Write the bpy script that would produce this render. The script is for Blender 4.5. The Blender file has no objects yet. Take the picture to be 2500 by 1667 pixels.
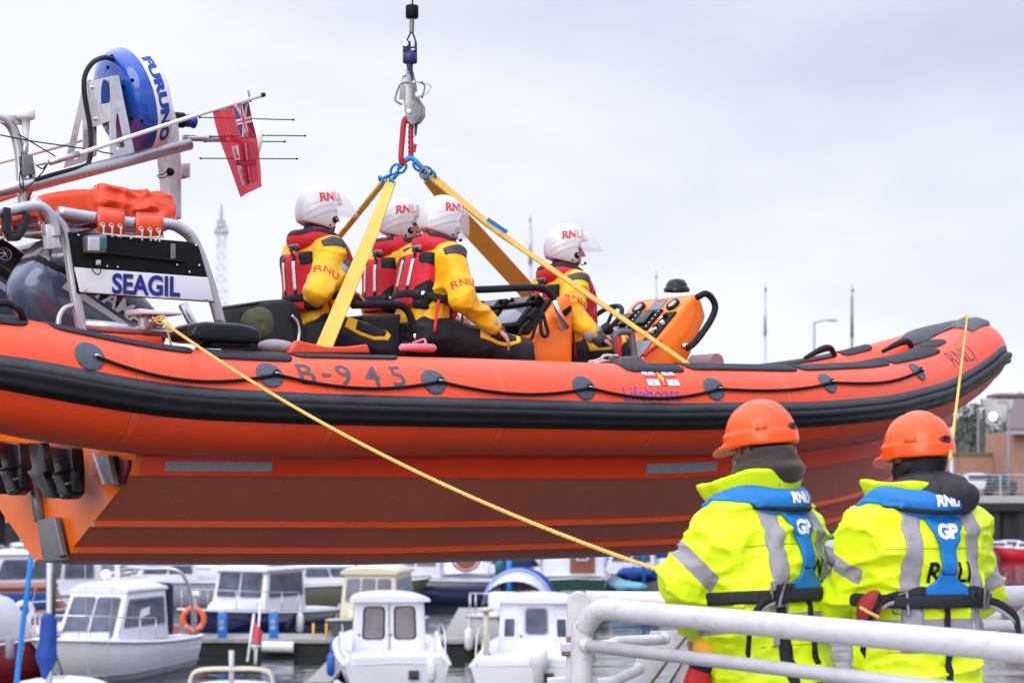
import bpy, bmesh, math, random
import numpy as np
from mathutils import Vector, Matrix, Euler
from mathutils.bvhtree import BVHTree
random.seed(7)
SC = bpy.context.scene
COL = SC.collection
R = math.radians

# ------------------------------------------------------------------ camera
EYE = 4.8                 # metres above the harbour water
FPX, CX, HZ = 5000.0, 1250.0, 1163.0     # focal length, centre column and horizon row in 2500x1667 pixels
cam_d = bpy.data.cameras.new("camera")
cam = bpy.data.objects.new("camera", cam_d)
COL.objects.link(cam)
cam.location = (0, 0, EYE)
cam.rotation_euler = (R(90), 0, 0)
cam_d.sensor_width = 36
cam_d.lens = 36 * FPX / 2500
cam_d.shift_y = (HZ - 833.5) / 2500
cam_d.clip_start, cam_d.clip_end = 0.1, 5000
cam_d.dof.use_dof = True
cam_d.dof.focus_distance = 10.0
cam_d.dof.aperture_fstop = 4.2
SC.camera = cam

# ------------------------------------------------------------------ world and sun (overcast)
SUN_EL, SUN_AZ = 25, 205
w = bpy.data.worlds.new("World")
SC.world = w
w.use_nodes = True
nt = w.node_tree
nt.nodes.clear()
out = nt.nodes.new("ShaderNodeOutputWorld")
bg = nt.nodes.new("ShaderNodeBackground")
bg.inputs["Strength"].default_value = 0.1
nt.links.new(bg.outputs[0], out.inputs[0])
sky = nt.nodes.new("ShaderNodeTexSky")
sky.sky_type = 'NISHITA'
sky.sun_disc = False
sky.sun_elevation = R(SUN_EL)
sky.sun_rotation = R(SUN_AZ)
tc = nt.nodes.new("ShaderNodeTexCoord")
mp = nt.nodes.new("ShaderNodeMapping")
mp.inputs["Scale"].default_value = (3.2, 3.2, 9.0)
mp.inputs["Location"].default_value = (0.55, 0.2, 0.37)
mp.inputs["Rotation"].default_value = (0, R(-24), 0)
nz = nt.nodes.new("ShaderNodeTexNoise")
nz.inputs["Scale"].default_value = 1.5
nz.inputs["Detail"].default_value = 5
nz.inputs["Roughness"].default_value = 0.5
nt.links.new(tc.outputs["Generated"], mp.inputs[0])
nt.links.new(mp.outputs[0], nz.inputs["Vector"])
sep = nt.nodes.new("ShaderNodeSeparateXYZ")
nt.links.new(tc.outputs["Generated"], sep.inputs[0])
elev = nt.nodes.new("ShaderNodeMapRange")       # 0 at the horizon, 1 well up: cloud gets greyer
elev.inputs["From Min"].default_value = 0.05
elev.inputs["From Max"].default_value = 0.24
nt.links.new(sep.outputs["Z"], elev.inputs["Value"])
east = nt.nodes.new("ShaderNodeMapRange")
east.inputs["From Min"].default_value = -0.22
east.inputs["From Max"].default_value = 0.26
nt.links.new(sep.outputs["X"], east.inputs["Value"])
m1 = nt.nodes.new("ShaderNodeMath"); m1.operation = 'MULTIPLY'
nt.links.new(elev.outputs[0], m1.inputs[0]); nt.links.new(east.outputs[0], m1.inputs[1])
m2 = nt.nodes.new("ShaderNodeMath"); m2.operation = 'MULTIPLY_ADD'
nt.links.new(nz.outputs["Fac"], m2.inputs[0]); m2.inputs[1].default_value = 1.6
m2.inputs[2].default_value = -0.75
m3 = nt.nodes.new("ShaderNodeMath"); m3.operation = 'MULTIPLY_ADD'; m3.use_clamp = True
nt.links.new(m1.outputs[0], m3.inputs[0]); m3.inputs[1].default_value = 0.75
nt.links.new(m2.outputs[0], m3.inputs[2])
cr = nt.nodes.new("ShaderNodeValToRGB")
cr.color_ramp.elements[0].color = (9.1, 9.25, 10.1, 1)
cr.color_ramp.elements[1].color = (5.6, 5.95, 7.7, 1)
nt.links.new(m3.outputs[0], cr.inputs[0])
mx = nt.nodes.new("ShaderNodeMix"); mx.data_type = 'RGBA'
mx.inputs["Factor"].default_value = 0.93
nt.links.new(sky.outputs[0], mx.inputs[6]); nt.links.new(cr.outputs[0], mx.inputs[7])
zen = nt.nodes.new("ShaderNodeMapRange"); zen.interpolation_type = 'SMOOTHSTEP'   # an overcast sky is brighter overhead than near the horizon
zen.inputs["From Min"].default_value, zen.inputs["From Max"].default_value = 0.25, 0.95
zen.inputs["To Min"].default_value, zen.inputs["To Max"].default_value = 1.0, 2.7
nt.links.new(sep.outputs["Z"], zen.inputs["Value"])
zm = nt.nodes.new("ShaderNodeMix"); zm.data_type = 'RGBA'; zm.blend_type = 'MULTIPLY'; zm.inputs["Factor"].default_value = 1
zm.clamp_result = False
nt.links.new(mx.outputs[2], zm.inputs[6]); nt.links.new(zen.outputs[0], zm.inputs[7])
nt.links.new(zm.outputs[2], bg.inputs["Color"])
sun_d = bpy.data.lights.new("sun", 'SUN')
sun_d.energy = 1.5
sun_d.angle = R(45)
sun_d.color = (1, 0.97, 0.93)
sun = bpy.data.objects.new("sun", sun_d)
COL.objects.link(sun)
sun.rotation_euler = Vector((math.sin(R(SUN_AZ)) * math.cos(R(SUN_EL)) * -1, -math.cos(R(SUN_AZ)) * math.cos(R(SUN_EL)), -math.sin(R(SUN_EL)))).to_track_quat('-Z', 'Y').to_euler()
SC.view_settings.view_transform = 'Standard'
SC.view_settings.look = 'None'
SC.view_settings.exposure = 0.12
SC.view_settings.gamma = 1
SC.cycles.max_bounces = 8
SC.cycles.transparent_max_bounces = 12
SC.cycles.caustics_reflective = False
SC.cycles.caustics_refractive = False
SC.cycles.use_denoising = True

# ------------------------------------------------------------------ measuring helpers
def at(px, py, D):
    """world point D metres into the scene that shows at pixel (px, py)"""
    return Vector(((px - CX) / FPX * D, D, EYE + (HZ - py) / FPX * D))
YAW = R(35.8)
CA, SA = math.cos(YAW), math.sin(YAW)
B0 = Vector((-2.415, 10.78, 4.360))          # lifeboat origin: keel at the transom
def b2w(p):
    return Vector((B0.x + p[0] * CA - p[1] * SA, B0.y + p[0] * SA + p[1] * CA, B0.z + p[2]))
def w2b(q):
    d = q - B0
    return Vector((d.x * CA + d.y * SA, -d.x * SA + d.y * CA, d.z))
def bpix(p):
    q = b2w(p)
    return (CX + FPX * q.x / q.y, HZ - FPX * (q.z - EYE) / q.y)
def bp(px, py, Yb=None, Xb=None):
    """lifeboat-local point that shows at a pixel, on a lengthwise (Yb) or crosswise (Xb) plane"""
    d = Vector(((px - CX) / FPX, 1, (HZ - py) / FPX))
    o = Vector((0, 0, EYE)) - B0
    ol = Vector((o.x * CA + o.y * SA, -o.x * SA + o.y * CA, o.z))
    dl = Vector((d.x * CA + d.y * SA, -d.x * SA + d.y * CA, d.z))
    t = (Yb - ol.y) / dl.y if Yb is not None else (Xb - ol.x) / dl.x
    return ol + dl * t
def bps(pts, Yb):
    return [bp(x, y, Yb) for x, y in pts]

# ------------------------------------------------------------------ materials
def lin(c):
    return tuple(((v / 255) / 12.92 if v <= 10 else (((v / 255) + 0.055) / 1.055) ** 2.4) for v in c)
MATS = {}
def mat(name, rgb, rough=0.5, metal=0.0, coat=0.0, var=0.06, vscale=6.0, bump=0.0, bscale=40.0, trans=0.0, alpha=1.0,
        emit=0.0, ior=1.45, sheen=0.0, dirt=None, dirt_amt=0.0, dirt_scale=3.0, stretch=(1, 1, 1), spec=0.5, sss=0.0, coat_rough=0.08):
    if name in MATS:
        return MATS[name]
    m = bpy.data.materials.new(name)
    m.use_nodes = True
    t = m.node_tree
    b = t.nodes["Principled BSDF"]
    b.inputs["Roughness"].default_value = rough
    b.inputs["Metallic"].default_value = metal
    b.inputs["Coat Weight"].default_value = coat
    b.inputs["Coat Roughness"].default_value = coat_rough
    b.inputs["IOR"].default_value = ior
    b.inputs["Transmission Weight"].default_value = trans
    b.inputs["Alpha"].default_value = alpha
    b.inputs["Specular IOR Level"].default_value = spec
    if sheen:
        b.inputs["Sheen Weight"].default_value = sheen
    if sss:
        b.inputs["Subsurface Weight"].default_value = sss
        b.inputs["Subsurface Radius"].default_value = (0.02, 0.008, 0.004)
    col = t.nodes.new("ShaderNodeRGB")
    col.outputs[0].default_value = (*rgb, 1)
    src = col.outputs[0]
    tcn = t.nodes.new("ShaderNodeTexCoord")
    mpn = t.nodes.new("ShaderNodeMapping")
    mpn.inputs["Scale"].default_value = stretch
    t.links.new(tcn.outputs["Object"], mpn.inputs[0])
    n = t.nodes.new("ShaderNodeTexNoise")
    n.inputs["Scale"].default_value = vscale
    n.inputs["Detail"].default_value = 4
    t.links.new(mpn.outputs[0], n.inputs["Vector"])
    if var:
        hs = t.nodes.new("ShaderNodeHueSaturation")
        mr = t.nodes.new("ShaderNodeMapRange")
        mr.inputs["From Min"].default_value, mr.inputs["From Max"].default_value = 0.3, 0.7
        mr.inputs["To Min"].default_value, mr.inputs["To Max"].default_value = 1 - var, 1 + var
        t.links.new(n.outputs["Fac"], mr.inputs["Value"])
        t.links.new(mr.outputs[0], hs.inputs["Value"])
        t.links.new(src, hs.inputs["Color"])
        src = hs.outputs[0]
        rr = t.nodes.new("ShaderNodeMapRange")
        rr.inputs["From Min"].default_value, rr.inputs["From Max"].default_value = 0.3, 0.7
        rr.inputs["To Min"].default_value, rr.inputs["To Max"].default_value = max(0.02, rough * 0.8), min(1, rough * 1.2)
        t.links.new(n.outputs["Fac"], rr.inputs["Value"])
        t.links.new(rr.outputs[0], b.inputs["Roughness"])
    if dirt:
        n2 = t.nodes.new("ShaderNodeTexNoise")
        n2.inputs["Scale"].default_value = dirt_scale
        n2.inputs["Detail"].default_value = 8
        n2.inputs["Roughness"].default_value = 0.7
        t.links.new(mpn.outputs[0], n2.inputs["Vector"])
        cr2 = t.nodes.new("ShaderNodeMapRange")
        cr2.inputs["From Min"].default_value, cr2.inputs["From Max"].default_value = 0.5, 0.72
        cr2.inputs["To Max"].default_value = dirt_amt
        t.links.new(n2.outputs["Fac"], cr2.inputs["Value"])
        mxd = t.nodes.new("ShaderNodeMix"); mxd.data_type = 'RGBA'
        t.links.new(cr2.outputs[0], mxd.inputs["Factor"])
        t.links.new(src, mxd.inputs[6]); mxd.inputs[7].default_value = (*dirt, 1)
        src = mxd.outputs[2]
    t.links.new(src, b.inputs["Base Color"])
    if emit:
        t.links.new(src, b.inputs["Emission Color"])
        b.inputs["Emission Strength"].default_value = emit
    if bump:
        n3 = t.nodes.new("ShaderNodeTexNoise")
        n3.inputs["Scale"].default_value = bscale
        n3.inputs["Detail"].default_value = 3
        t.links.new(mpn.outputs[0], n3.inputs["Vector"])
        bp_ = t.nodes.new("ShaderNodeBump")
        bp_.inputs["Strength"].default_value = bump
        bp_.inputs["Distance"].default_value = 0.02
        t.links.new(n3.outputs["Fac"], bp_.inputs["Height"])
        t.links.new(bp_.outputs[0], b.inputs["Normal"])
    MATS[name] = m
    return m
def attr_mask(m, attr, rgb, rough=None, lo=0.0):
    """where the vertex attribute is below lo the surface takes another colour (crisp edge)"""
    t = m.node_tree
    b = t.nodes["Principled BSDF"]
    a = t.nodes.new("ShaderNodeAttribute"); a.attribute_name = attr
    c = t.nodes.new("ShaderNodeMath"); c.operation = 'LESS_THAN'
    c.inputs[1].default_value = lo
    t.links.new(a.outputs["Fac"], c.inputs[0])
    x = t.nodes.new("ShaderNodeMix"); x.data_type = 'RGBA'
    src = b.inputs["Base Color"].links[0].from_socket
    t.links.new(src, x.inputs[6]); x.inputs[7].default_value = (*rgb, 1)
    t.links.new(c.outputs[0], x.inputs["Factor"])
    t.links.new(x.outputs[2], b.inputs["Base Color"])
    return m

ORANGE = lin((250, 84, 40))
m_tube = mat("orange_hypalon", (0.95, 0.078, 0.017), 0.45, var=0.06, vscale=3, bump=0.06, bscale=9, coat=0.35, coat_rough=0.35, spec=0.35, dirt=(0.40, 0.040, 0.018), dirt_amt=0.32, dirt_scale=4.5, stretch=(1, 1, 2.2))
m_hullred = mat("red_gelcoat", (0.94, 0.055, 0.004), 0.35, var=0.04, coat=0.2)
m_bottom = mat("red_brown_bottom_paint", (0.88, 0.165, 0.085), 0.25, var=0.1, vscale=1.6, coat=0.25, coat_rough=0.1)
m_rail = mat("orange_spray_rail", (0.95, 0.100, 0.004), 0.25, var=0.05, coat=0.5)
m_transom = mat("orange_gelcoat", (0.86, 0.15, 0.006), 0.28, var=0.08, vscale=3, coat=0.3, bump=0.12, bscale=14, stretch=(1, 1, 0.35))
m_console = mat("orange_console_gelcoat", (0.95, 0.19, 0.003), 0.3, var=0.04, coat=0.25)
m_rubber = mat("black_rubber", (0.012, 0.012, 0.016), 0.42, var=0.25, vscale=12, bump=0.1, bscale=30, spec=0.22)
m_band = mat("grey_rubber_band", (0.045, 0.047, 0.058), 0.5, var=0.3, vscale=9, bump=0.1, bscale=50)
m_patch = mat("slate_rubber_patch", (0.065, 0.075, 0.105), 0.5, var=0.15, vscale=30)
m_tread = mat("black_tread_strip", (0.028, 0.029, 0.038), 0.6, var=0.15, bump=0.3, bscale=160, spec=0.22)
m_ink = mat("dark_grey_marking", (0.085, 0.060, 0.075), 0.5, var=0.1)
m_violet = mat("violet_marking", lin((98, 80, 172)), 0.5, var=0.05)
m_whitemark = mat("white_marking", (0.82, 0.80, 0.82), 0.5, var=0.03)
m_redmark = mat("red_marking", lin((206, 40, 40)), 0.5, var=0.05)
m_yellowmark = mat("yellow_marking", lin((245, 180, 40)), 0.5, var=0.05)
m_blackrope = mat("black_rope", (0.014, 0.012, 0.016), 0.75, var=0.3, vscale=60, bump=0.3, bscale=200, spec=0.22)
m_alu = mat("brushed_aluminium", (0.50, 0.49, 0.53), 0.34, metal=0.85, var=0.08, vscale=14, bump=0.05, bscale=60)
m_aluplate = mat("mill_aluminium_plate", (0.62, 0.62, 0.66), 0.42, metal=0.7, var=0.1, vscale=30, bump=0.06, bscale=90, dirt=(0.32, 0.30, 0.33), dirt_amt=0.5, dirt_scale=20)
m_steel = mat("stainless_steel", (0.66, 0.65, 0.66), 0.2, metal=1.0, var=0.05)
m_darksteel = mat("dull_grey_metal", (0.20, 0.20, 0.22), 0.45, metal=0.5, var=0.15, vscale=12)
m_white = mat("white_gloss_plastic", (0.80, 0.79, 0.82), 0.25, var=0.02, coat=0.4)
m_radarblue = mat("blue_gloss_plastic", (0.008, 0.072, 0.42), 0.18, var=0.04, coat=0.7)
m_black = mat("black_plastic", (0.008, 0.008, 0.010), 0.5, var=0.15, vscale=20, spec=0.14)
m_blackgloss = mat("black_gloss", (0.006, 0.006, 0.010), 0.28, var=0.1, coat=0.15, spec=0.3)
m_seat = mat("charcoal_vinyl", (0.030, 0.030, 0.036), 0.55, var=0.2, vscale=7, bump=0.25, bscale=18, spec=0.22)
m_bag = mat("orange_red_tarpaulin", (0.80, 0.062, 0.010), 0.35, var=0.06, coat=0.25, bump=0.06, bscale=20)
m_cable = mat("black_cable", (0.018, 0.018, 0.022), 0.5, var=0.1, spec=0.22)
m_navy = mat("navy_lettering", lin((18, 30, 130)), 0.4, var=0.03)
m_gold = mat("gold_lettering_edge", lin((190, 165, 120)), 0.4, var=0.03)
m_board = mat("white_board", (0.74, 0.73, 0.80), 0.35, var=0.02)
m_cowl = mat("slate_blue_cowl", (0.070, 0.088, 0.150), 0.2, var=0.05, coat=0.5, metal=0.2)
m_cowldark = mat("dark_cowl_top", (0.022, 0.019, 0.030), 0.25, var=0.06, coat=0.6)
m_silver = mat("silver_lettering", (0.60, 0.60, 0.66), 0.35, metal=0.4, var=0.03)
m_glassgreen = mat("green_lamp_glass", (0.01, 0.10, 0.11), 0.1, var=0.0, coat=0.6)
m_lampblue = mat("blue_lamp_glass", (0.004, 0.02, 0.35), 0.12, var=0.05, coat=0.6)
m_reflect = mat("reflective_tape", (0.36, 0.36, 0.40), 0.4, var=0.12, vscale=40, metal=0.2)
m_screen = mat("display_screen", (0.17, 0.19, 0.27), 0.12, var=0.1, coat=0.6)
m_olive = mat("olive_canvas", (0.075, 0.078, 0.042), 0.8, var=0.2, bump=0.2)
m_greycloth = mat("grey_cloth", (0.30, 0.29, 0.31), 0.8, var=0.15)
# crew
m_suit = mat("yellow_drysuit", (0.88, 0.47, 0.004), 0.5, var=0.09, vscale=9, bump=0.4, bscale=14, sheen=0.05)
m_trouser = mat("black_drysuit", (0.022, 0.021, 0.027), 0.55, var=0.25, vscale=8, bump=0.25, bscale=20, spec=0.22)
m_vest = mat("red_lifejacket", (0.60, 0.012, 0.030), 0.6, var=0.10, vscale=12, bump=0.2, bscale=40)
m_vestblack = mat("black_nylon", (0.016, 0.015, 0.021), 0.6, var=0.2, vscale=30, bump=0.2, bscale=90, spec=0.22)
m_webbing = mat("black_webbing", (0.020, 0.020, 0.028), 0.6, var=0.2, vscale=60, bump=0.25, bscale=200, spec=0.22)
m_helmet = mat("white_helmet", (0.60, 0.59, 0.64), 0.28, var=0.03, vscale=8, coat=0.3)
m_skin = mat("skin", (0.60, 0.30, 0.22), 0.5, var=0.10, vscale=14, sss=0.1)
m_hair = mat("dark_hair", (0.03, 0.02, 0.015), 0.7, var=0.3)
m_eye = mat("eye_white", (0.75, 0.72, 0.70), 0.2, var=0)
m_neo = mat("navy_neoprene", (0.015, 0.018, 0.050), 0.7, var=0.15)
m_visor = mat("clear_visor", (0.93, 0.94, 0.97), 0.03, alpha=0.22, var=0)
m_kneeyellow = mat("yellow_patch_cloth", (0.80, 0.46, 0.01), 0.6, var=0.1, bump=0.1)
# rigging
m_sling = mat("yellow_sling_webbing", (0.72, 0.45, 0.075), 0.6, var=0.12, vscale=8, bump=0.2, bscale=120, dirt=(0.40, 0.22, 0.03), dirt_amt=0.5, dirt_scale=4)
m_chain = mat("blue_chain", (0.012, 0.22, 0.55), 0.35, var=0.15, vscale=40)
m_hook = mat("worn_forged_steel", (0.30, 0.29, 0.31), 0.38, metal=0.75, var=0.2, vscale=30, dirt=(0.08, 0.07, 0.07), dirt_amt=0.6, dirt_scale=22)
m_redsling = mat("red_round_sling", (0.42, 0.022, 0.035), 0.6, var=0.15, bump=0.3, bscale=60, dirt=(0.20, 0.03, 0.03), dirt_amt=0.6, dirt_scale=15)
m_hookblue = mat("navy_hook_paint", (0.013, 0.027, 0.12), 0.4, var=0.2, vscale=25, dirt=(0.02, 0.015, 0.02), dirt_amt=0.5, dirt_scale=30)
m_yrope = mat("yellow_rope", (0.80, 0.50, 0.13), 0.7, var=0.15, vscale=80, bump=0.4, bscale=220)
m_pinkrope = mat("pink_rope", (0.68, 0.22, 0.30), 0.75, var=0.2, vscale=60, bump=0.3, bscale=200)
m_whiterope = mat("pale_rope", (0.60, 0.52, 0.50), 0.8, var=0.15, vscale=60)
# quay people
m_hiviz = mat("lime_hi_vis", (0.72, 0.90, 0.004), 0.5, var=0.05, vscale=8, bump=0.35, bscale=13)
m_hardhat = mat("orange_hard_hat", (0.94, 0.085, 0.004), 0.3, var=0.05, vscale=10, coat=0.25)
m_bluevest = mat("blue_lifejacket", (0.004, 0.17, 0.52), 0.55, var=0.08, vscale=14, bump=0.15, bscale=60)
m_brown = mat("brown_fleece", (0.036, 0.020, 0.018), 0.9, var=0.2, bump=0.3, bscale=60, sheen=0.2)
m_padded = mat("black_padded_hood", (0.034, 0.032, 0.040), 0.6, var=0.2, bump=0.3, bscale=20, spec=0.22)
m_greytape = mat("silver_tape", (0.30, 0.29, 0.32), 0.5, var=0.08, vscale=25)
# marina
m_railwhite = mat("white_painted_rail", (0.62, 0.61, 0.66), 0.4, var=0.04, vscale=9, dirt=(0.26, 0.25, 0.28), dirt_amt=0.42, dirt_scale=17, bump=0.08, bscale=24)
m_boatwhite = mat("white_grp", (0.68, 0.68, 0.73), 0.25, var=0.03, vscale=2, coat=0.3)
m_boatcream = mat("cream_grp", (0.60, 0.55, 0.42), 0.4, var=0.1, vscale=3, dirt=(0.35, 0.30, 0.18), dirt_amt=0.6)
m_boatgrey = mat("grey_grp", (0.36, 0.36, 0.42), 0.35, var=0.05)
m_boatnavy = mat("navy_grp", (0.008, 0.016, 0.07), 0.2, var=0.1, coat=0.5)
m_boatred = mat("maroon_grp", (0.24, 0.012, 0.022), 0.3, var=0.1, coat=0.3)
m_boatgreen = mat("green_grp", (0.010, 0.05, 0.04), 0.3, var=0.1)
m_window = mat("smoked_window", (0.075, 0.085, 0.125), 0.12, var=0.45, vscale=2.5, coat=0.15, spec=0.4)
m_mauvewin = mat("mauve_window", (0.20, 0.17, 0.19), 0.12, var=0.15, vscale=2)
m_wood = mat("varnished_wood", (0.20, 0.07, 0.04), 0.4, var=0.2, stretch=(1, 8, 8))
m_dock = mat("grey_dock_boards", (0.30, 0.29, 0.29), 0.75, var=0.2, vscale=4, stretch=(1, 6, 1), bump=0.1)
m_dockdark = mat("dark_float", (0.03, 0.03, 0.03), 0.7, var=0.3, spec=0.22)
m_postblue = mat("blue_pedestal", (0.010, 0.18, 0.62), 0.4, var=0.06)
m_canvasblue = mat("blue_canvas", (0.010, 0.055, 0.27), 0.7, var=0.15, vscale=3, bump=0.15, bscale=6)
m_canvasgrey = mat("grey_canvas_cover", (0.55, 0.54, 0.56), 0.8, var=0.08, vscale=2, bump=0.3, bscale=3)
m_buoy = mat("orange_lifebuoy", (0.85, 0.16, 0.06), 0.5, var=0.05)
m_fender = mat("white_fender", (0.75, 0.74, 0.76), 0.4, var=0.05)
m_bluefender = mat("blue_fender", (0.02, 0.10, 0.42), 0.4, var=0.05)
m_spar = mat("grey_spar", (0.48, 0.48, 0.52), 0.4, metal=0.4, var=0.06)
# ------------------------------------------------------------------ mesh helpers
class MB:
    def __init__(s):
        s.v, s.f, s.m, s.cur = [], [], [], 0
        s.smooth = []
    def add(s, vs, fs, smooth=True):
        o = len(s.v)
        s.v.extend([tuple(v) for v in vs])
        for f in fs:
            s.f.append([i + o for i in f]); s.m.append(s.cur); s.smooth.append(smooth)
        return s
    def box(s, c, size, rot=None, bevel=0.0, taper=1.0):
        bm = bmesh.new()
        bmesh.ops.create_cube(bm, size=1)
        for v in bm.verts:
            k = taper if v.co.z > 0 else 1.0
            v.co = Vector((v.co.x * size[0] * k, v.co.y * size[1] * k, v.co.z * size[2]))
        if bevel:
            bmesh.ops.bevel(bm, geom=bm.edges[:], offset=min(bevel, min(size) * 0.45), segments=3, affect='EDGES', profile=0.5)
        M_ = Matrix.Translation(Vector(c)) @ (rot.to_4x4() if rot is not None else Matrix())
        bm.transform(M_)
        s.bm(bm, smooth=bevel > 0)
        return s
    def bm(s, bm, smooth=True):
        bm.verts.index_update()
        s.add([v.co[:] for v in bm.verts], [[v.index for v in f.verts] for f in bm.faces], smooth)
        bm.free()
    def tube(s, pts, r, n=12, caps=True, closed=False, up=None):
        pts = [Vector(p) for p in pts]
        N = len(pts)
        rs = r if isinstance(r, (list, tuple)) else [r] * N
        tans = []
        for i in range(N):
            a = pts[(i - 1) % N] if closed or i > 0 else pts[i]
            b = pts[(i + 1) % N] if closed or i < N - 1 else pts[i]
            t = b - a
            tans.append(t.normalized() if t.length > 1e-9 else Vector((0, 0, 1)))
        u = Vector(up) if up else (Vector((0, 0, 1)) if abs(tans[0].z) < 0.9 else Vector((1, 0, 0)))
        nrm = (u - tans[0] * u.dot(tans[0])).normalized()
        vs = []
        for i in range(N):
            nrm = (nrm - tans[i] * nrm.dot(tans[i]))
            nrm = nrm.normalized() if nrm.length > 1e-6 else tans[i].orthogonal().normalized()
            bn = tans[i].cross(nrm)
            for k in range(n):
                a = 2 * math.pi * k / n
                vs.append(pts[i] + (nrm * math.cos(a) + bn * math.sin(a)) * rs[i])
        fs = []
        for i in range(N if closed else N - 1):
            j = (i + 1) % N
            for k in range(n):
                l = (k + 1) % n
                fs.append((i * n + k, i * n + l, j * n + l, j * n + k))
        if caps and not closed:
            fs.append(list(range(n))[::-1]); fs.append([(N - 1) * n + k for k in range(n)])
        return s.add(vs, fs)
    def cyl(s, a, b, r0, r1=None, n=20):
        a, b = Vector(a), Vector(b)
        r1 = r0 if r1 is None else r1
        d = (b - a).normalized(); u = d.orthogonal().normalized(); w_ = d.cross(u)
        vs = []
        for p, r in ((a, r0), (b, r1)):
            for k in range(n):
                t = 2 * math.pi * k / n
                vs.append(p + (u * math.cos(t) + w_ * math.sin(t)) * r)
        s.add(vs, [(k, (k + 1) % n, n + (k + 1) % n, n + k) for k in range(n)], True)
        s.add(vs, [list(range(n))[::-1], [n + k for k in range(n)]], False)
        return s
    def lathe(s, prof, o, axis, n=32, ref=None):
        """prof: (radius, height) pairs along axis from o"""
        ax = Vector(axis).normalized(); o = Vector(o)
        u = ax.orthogonal().normalized() if ref is None else (Vector(ref) - ax * Vector(ref).dot(ax)).normalized()
        w_ = ax.cross(u)
        vs, fs = [], []
        for r, h in prof:
            for k in range(n):
                t = 2 * math.pi * k / n
                vs.append(o + ax * h + (u * math.cos(t) + w_ * math.sin(t)) * max(r, 1e-4))
        for i in range(len(prof) - 1):
            for k in range(n):
                fs.append((i * n + k, i * n + (k + 1) % n, (i + 1) * n + (k + 1) % n, (i + 1) * n + k))
        return s.add(vs, fs)
    def prism(s, poly, d, bevel=0.0):
        """poly: 3-D outline, extruded by vector d"""
        bm = bmesh.new()
        vs = [bm.verts.new(p) for p in poly]
        f = bm.faces.new(vs)
        r = bmesh.ops.extrude_face_region(bm, geom=[f])
        bmesh.ops.translate(bm, vec=Vector(d), verts=[g for g in r['geom'] if isinstance(g, bmesh.types.BMVert)])
        bmesh.ops.recalc_face_normals(bm, faces=bm.faces[:])
        if bevel:
            bmesh.ops.bevel(bm, geom=bm.edges[:], offset=bevel, segments=3, affect='EDGES', profile=0.5)
        s.bm(bm, smooth=bevel > 0)
        return s
    def grid(s, rows, smooth=True, close=False):
        n = len(rows[0]); vs = [p for r in rows for p in r]; fs = []
        for i in range(len(rows) - 1):
            for k in range(n if close else n - 1):
                fs.append((i * n + k, i * n + (k + 1) % n, (i + 1) * n + (k + 1) % n, (i + 1) * n + k))
        return s.add(vs, fs, smooth)
    def ball(s, c, r, seg=20, scale=(1, 1, 1), rot=None):
        bm = bmesh.new()
        bmesh.ops.create_uvsphere(bm, u_segments=seg, v_segments=max(6, seg // 2), radius=r)
        bm.transform(Matrix.Translation(Vector(c)) @ (rot.to_4x4() if rot is not None else Matrix()) @ Matrix.Diagonal((*scale, 1)))
        s.bm(bm); return s
    def torus(s, c, axis, R_, r, n=28, m=10, stretch=None):
        ax = Vector(axis).normalized(); u = ax.orthogonal().normalized() if stretch is None else Vector(stretch[0]).normalized()
        w_ = ax.cross(u); k_ = 1 if stretch is None else stretch[1]
        pts = [Vector(c) + u * R_ * k_ * math.cos(2 * math.pi * i / n) + w_ * R_ * math.sin(2 * math.pi * i / n) for i in range(n)]
        return s.tube(pts, r, m, closed=True)
    def build(s, name, mats, parent=None, loc=None, rot=None, recalc=False):
        me = bpy.data.meshes.new(name)
        me.from_pydata(s.v, [], s.f)
        mats = mats if isinstance(mats, (list, tuple)) else [mats]
        for m_ in mats: me.materials.append(m_)
        me.polygons.foreach_set("material_index", s.m)
        me.polygons.foreach_set("use_smooth", s.smooth)
        if recalc:
            bm = bmesh.new(); bm.from_mesh(me)
            bmesh.ops.recalc_face_normals(bm, faces=bm.faces[:]); bm.to_mesh(me); bm.free()
        me.update()
        return link(name, me, parent, loc, rot)
def link(name, me, parent=None, loc=None, rot=None):
    o = bpy.data.objects.new(name, me)
    COL.objects.link(o)
    if parent is not None: o.parent = parent
    if loc is not None: o.location = loc
    if rot is not None: o.rotation_euler = rot
    return o
def tag(o, label, cat, group=None):
    o["label"] = label; o["category"] = cat
    if group: o["group"] = group
    return o
def thing(name, label, cat, loc=(0, 0, 0), rot=(0, 0, 0), group=None):
    o = bpy.data.objects.new(name, None)
    COL.objects.link(o)
    o.location = loc; o.rotation_euler = rot; o.empty_display_size = 0.2
    return tag(o, label, cat, group)
def structure(o): o["kind"] = "structure"; return o
def copy_tree(o, parent=None):
    c = o.copy(); COL.objects.link(c); c.parent = parent
    for ch in [x for x in bpy.data.objects if x.parent == o]:
        copy_tree(ch, c)
    return c
def smooth_path(pts, n=8, closed=False):
    """Catmull-Rom through the points"""
    P = [Vector(p) for p in pts]; N = len(P); o = []
    rng = range(N if closed else N - 1)
    for i in rng:
        p0 = P[(i - 1) % N] if closed or i > 0 else P[0] * 2 - P[1]
        p1, p2 = P[i], P[(i + 1) % N]
        p3 = P[(i + 2) % N] if closed or i < N - 2 else P[-1] * 2 - P[-2]
        for k in range(n):
            t = k / n
            o.append(0.5 * ((2 * p1) + (p2 - p0) * t + (2 * p0 - 5 * p1 + 4 * p2 - p3) * t * t + (3 * p1 - p0 - 3 * p2 + p3) * t ** 3))
    if not closed: o.append(P[-1])
    return o
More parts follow.
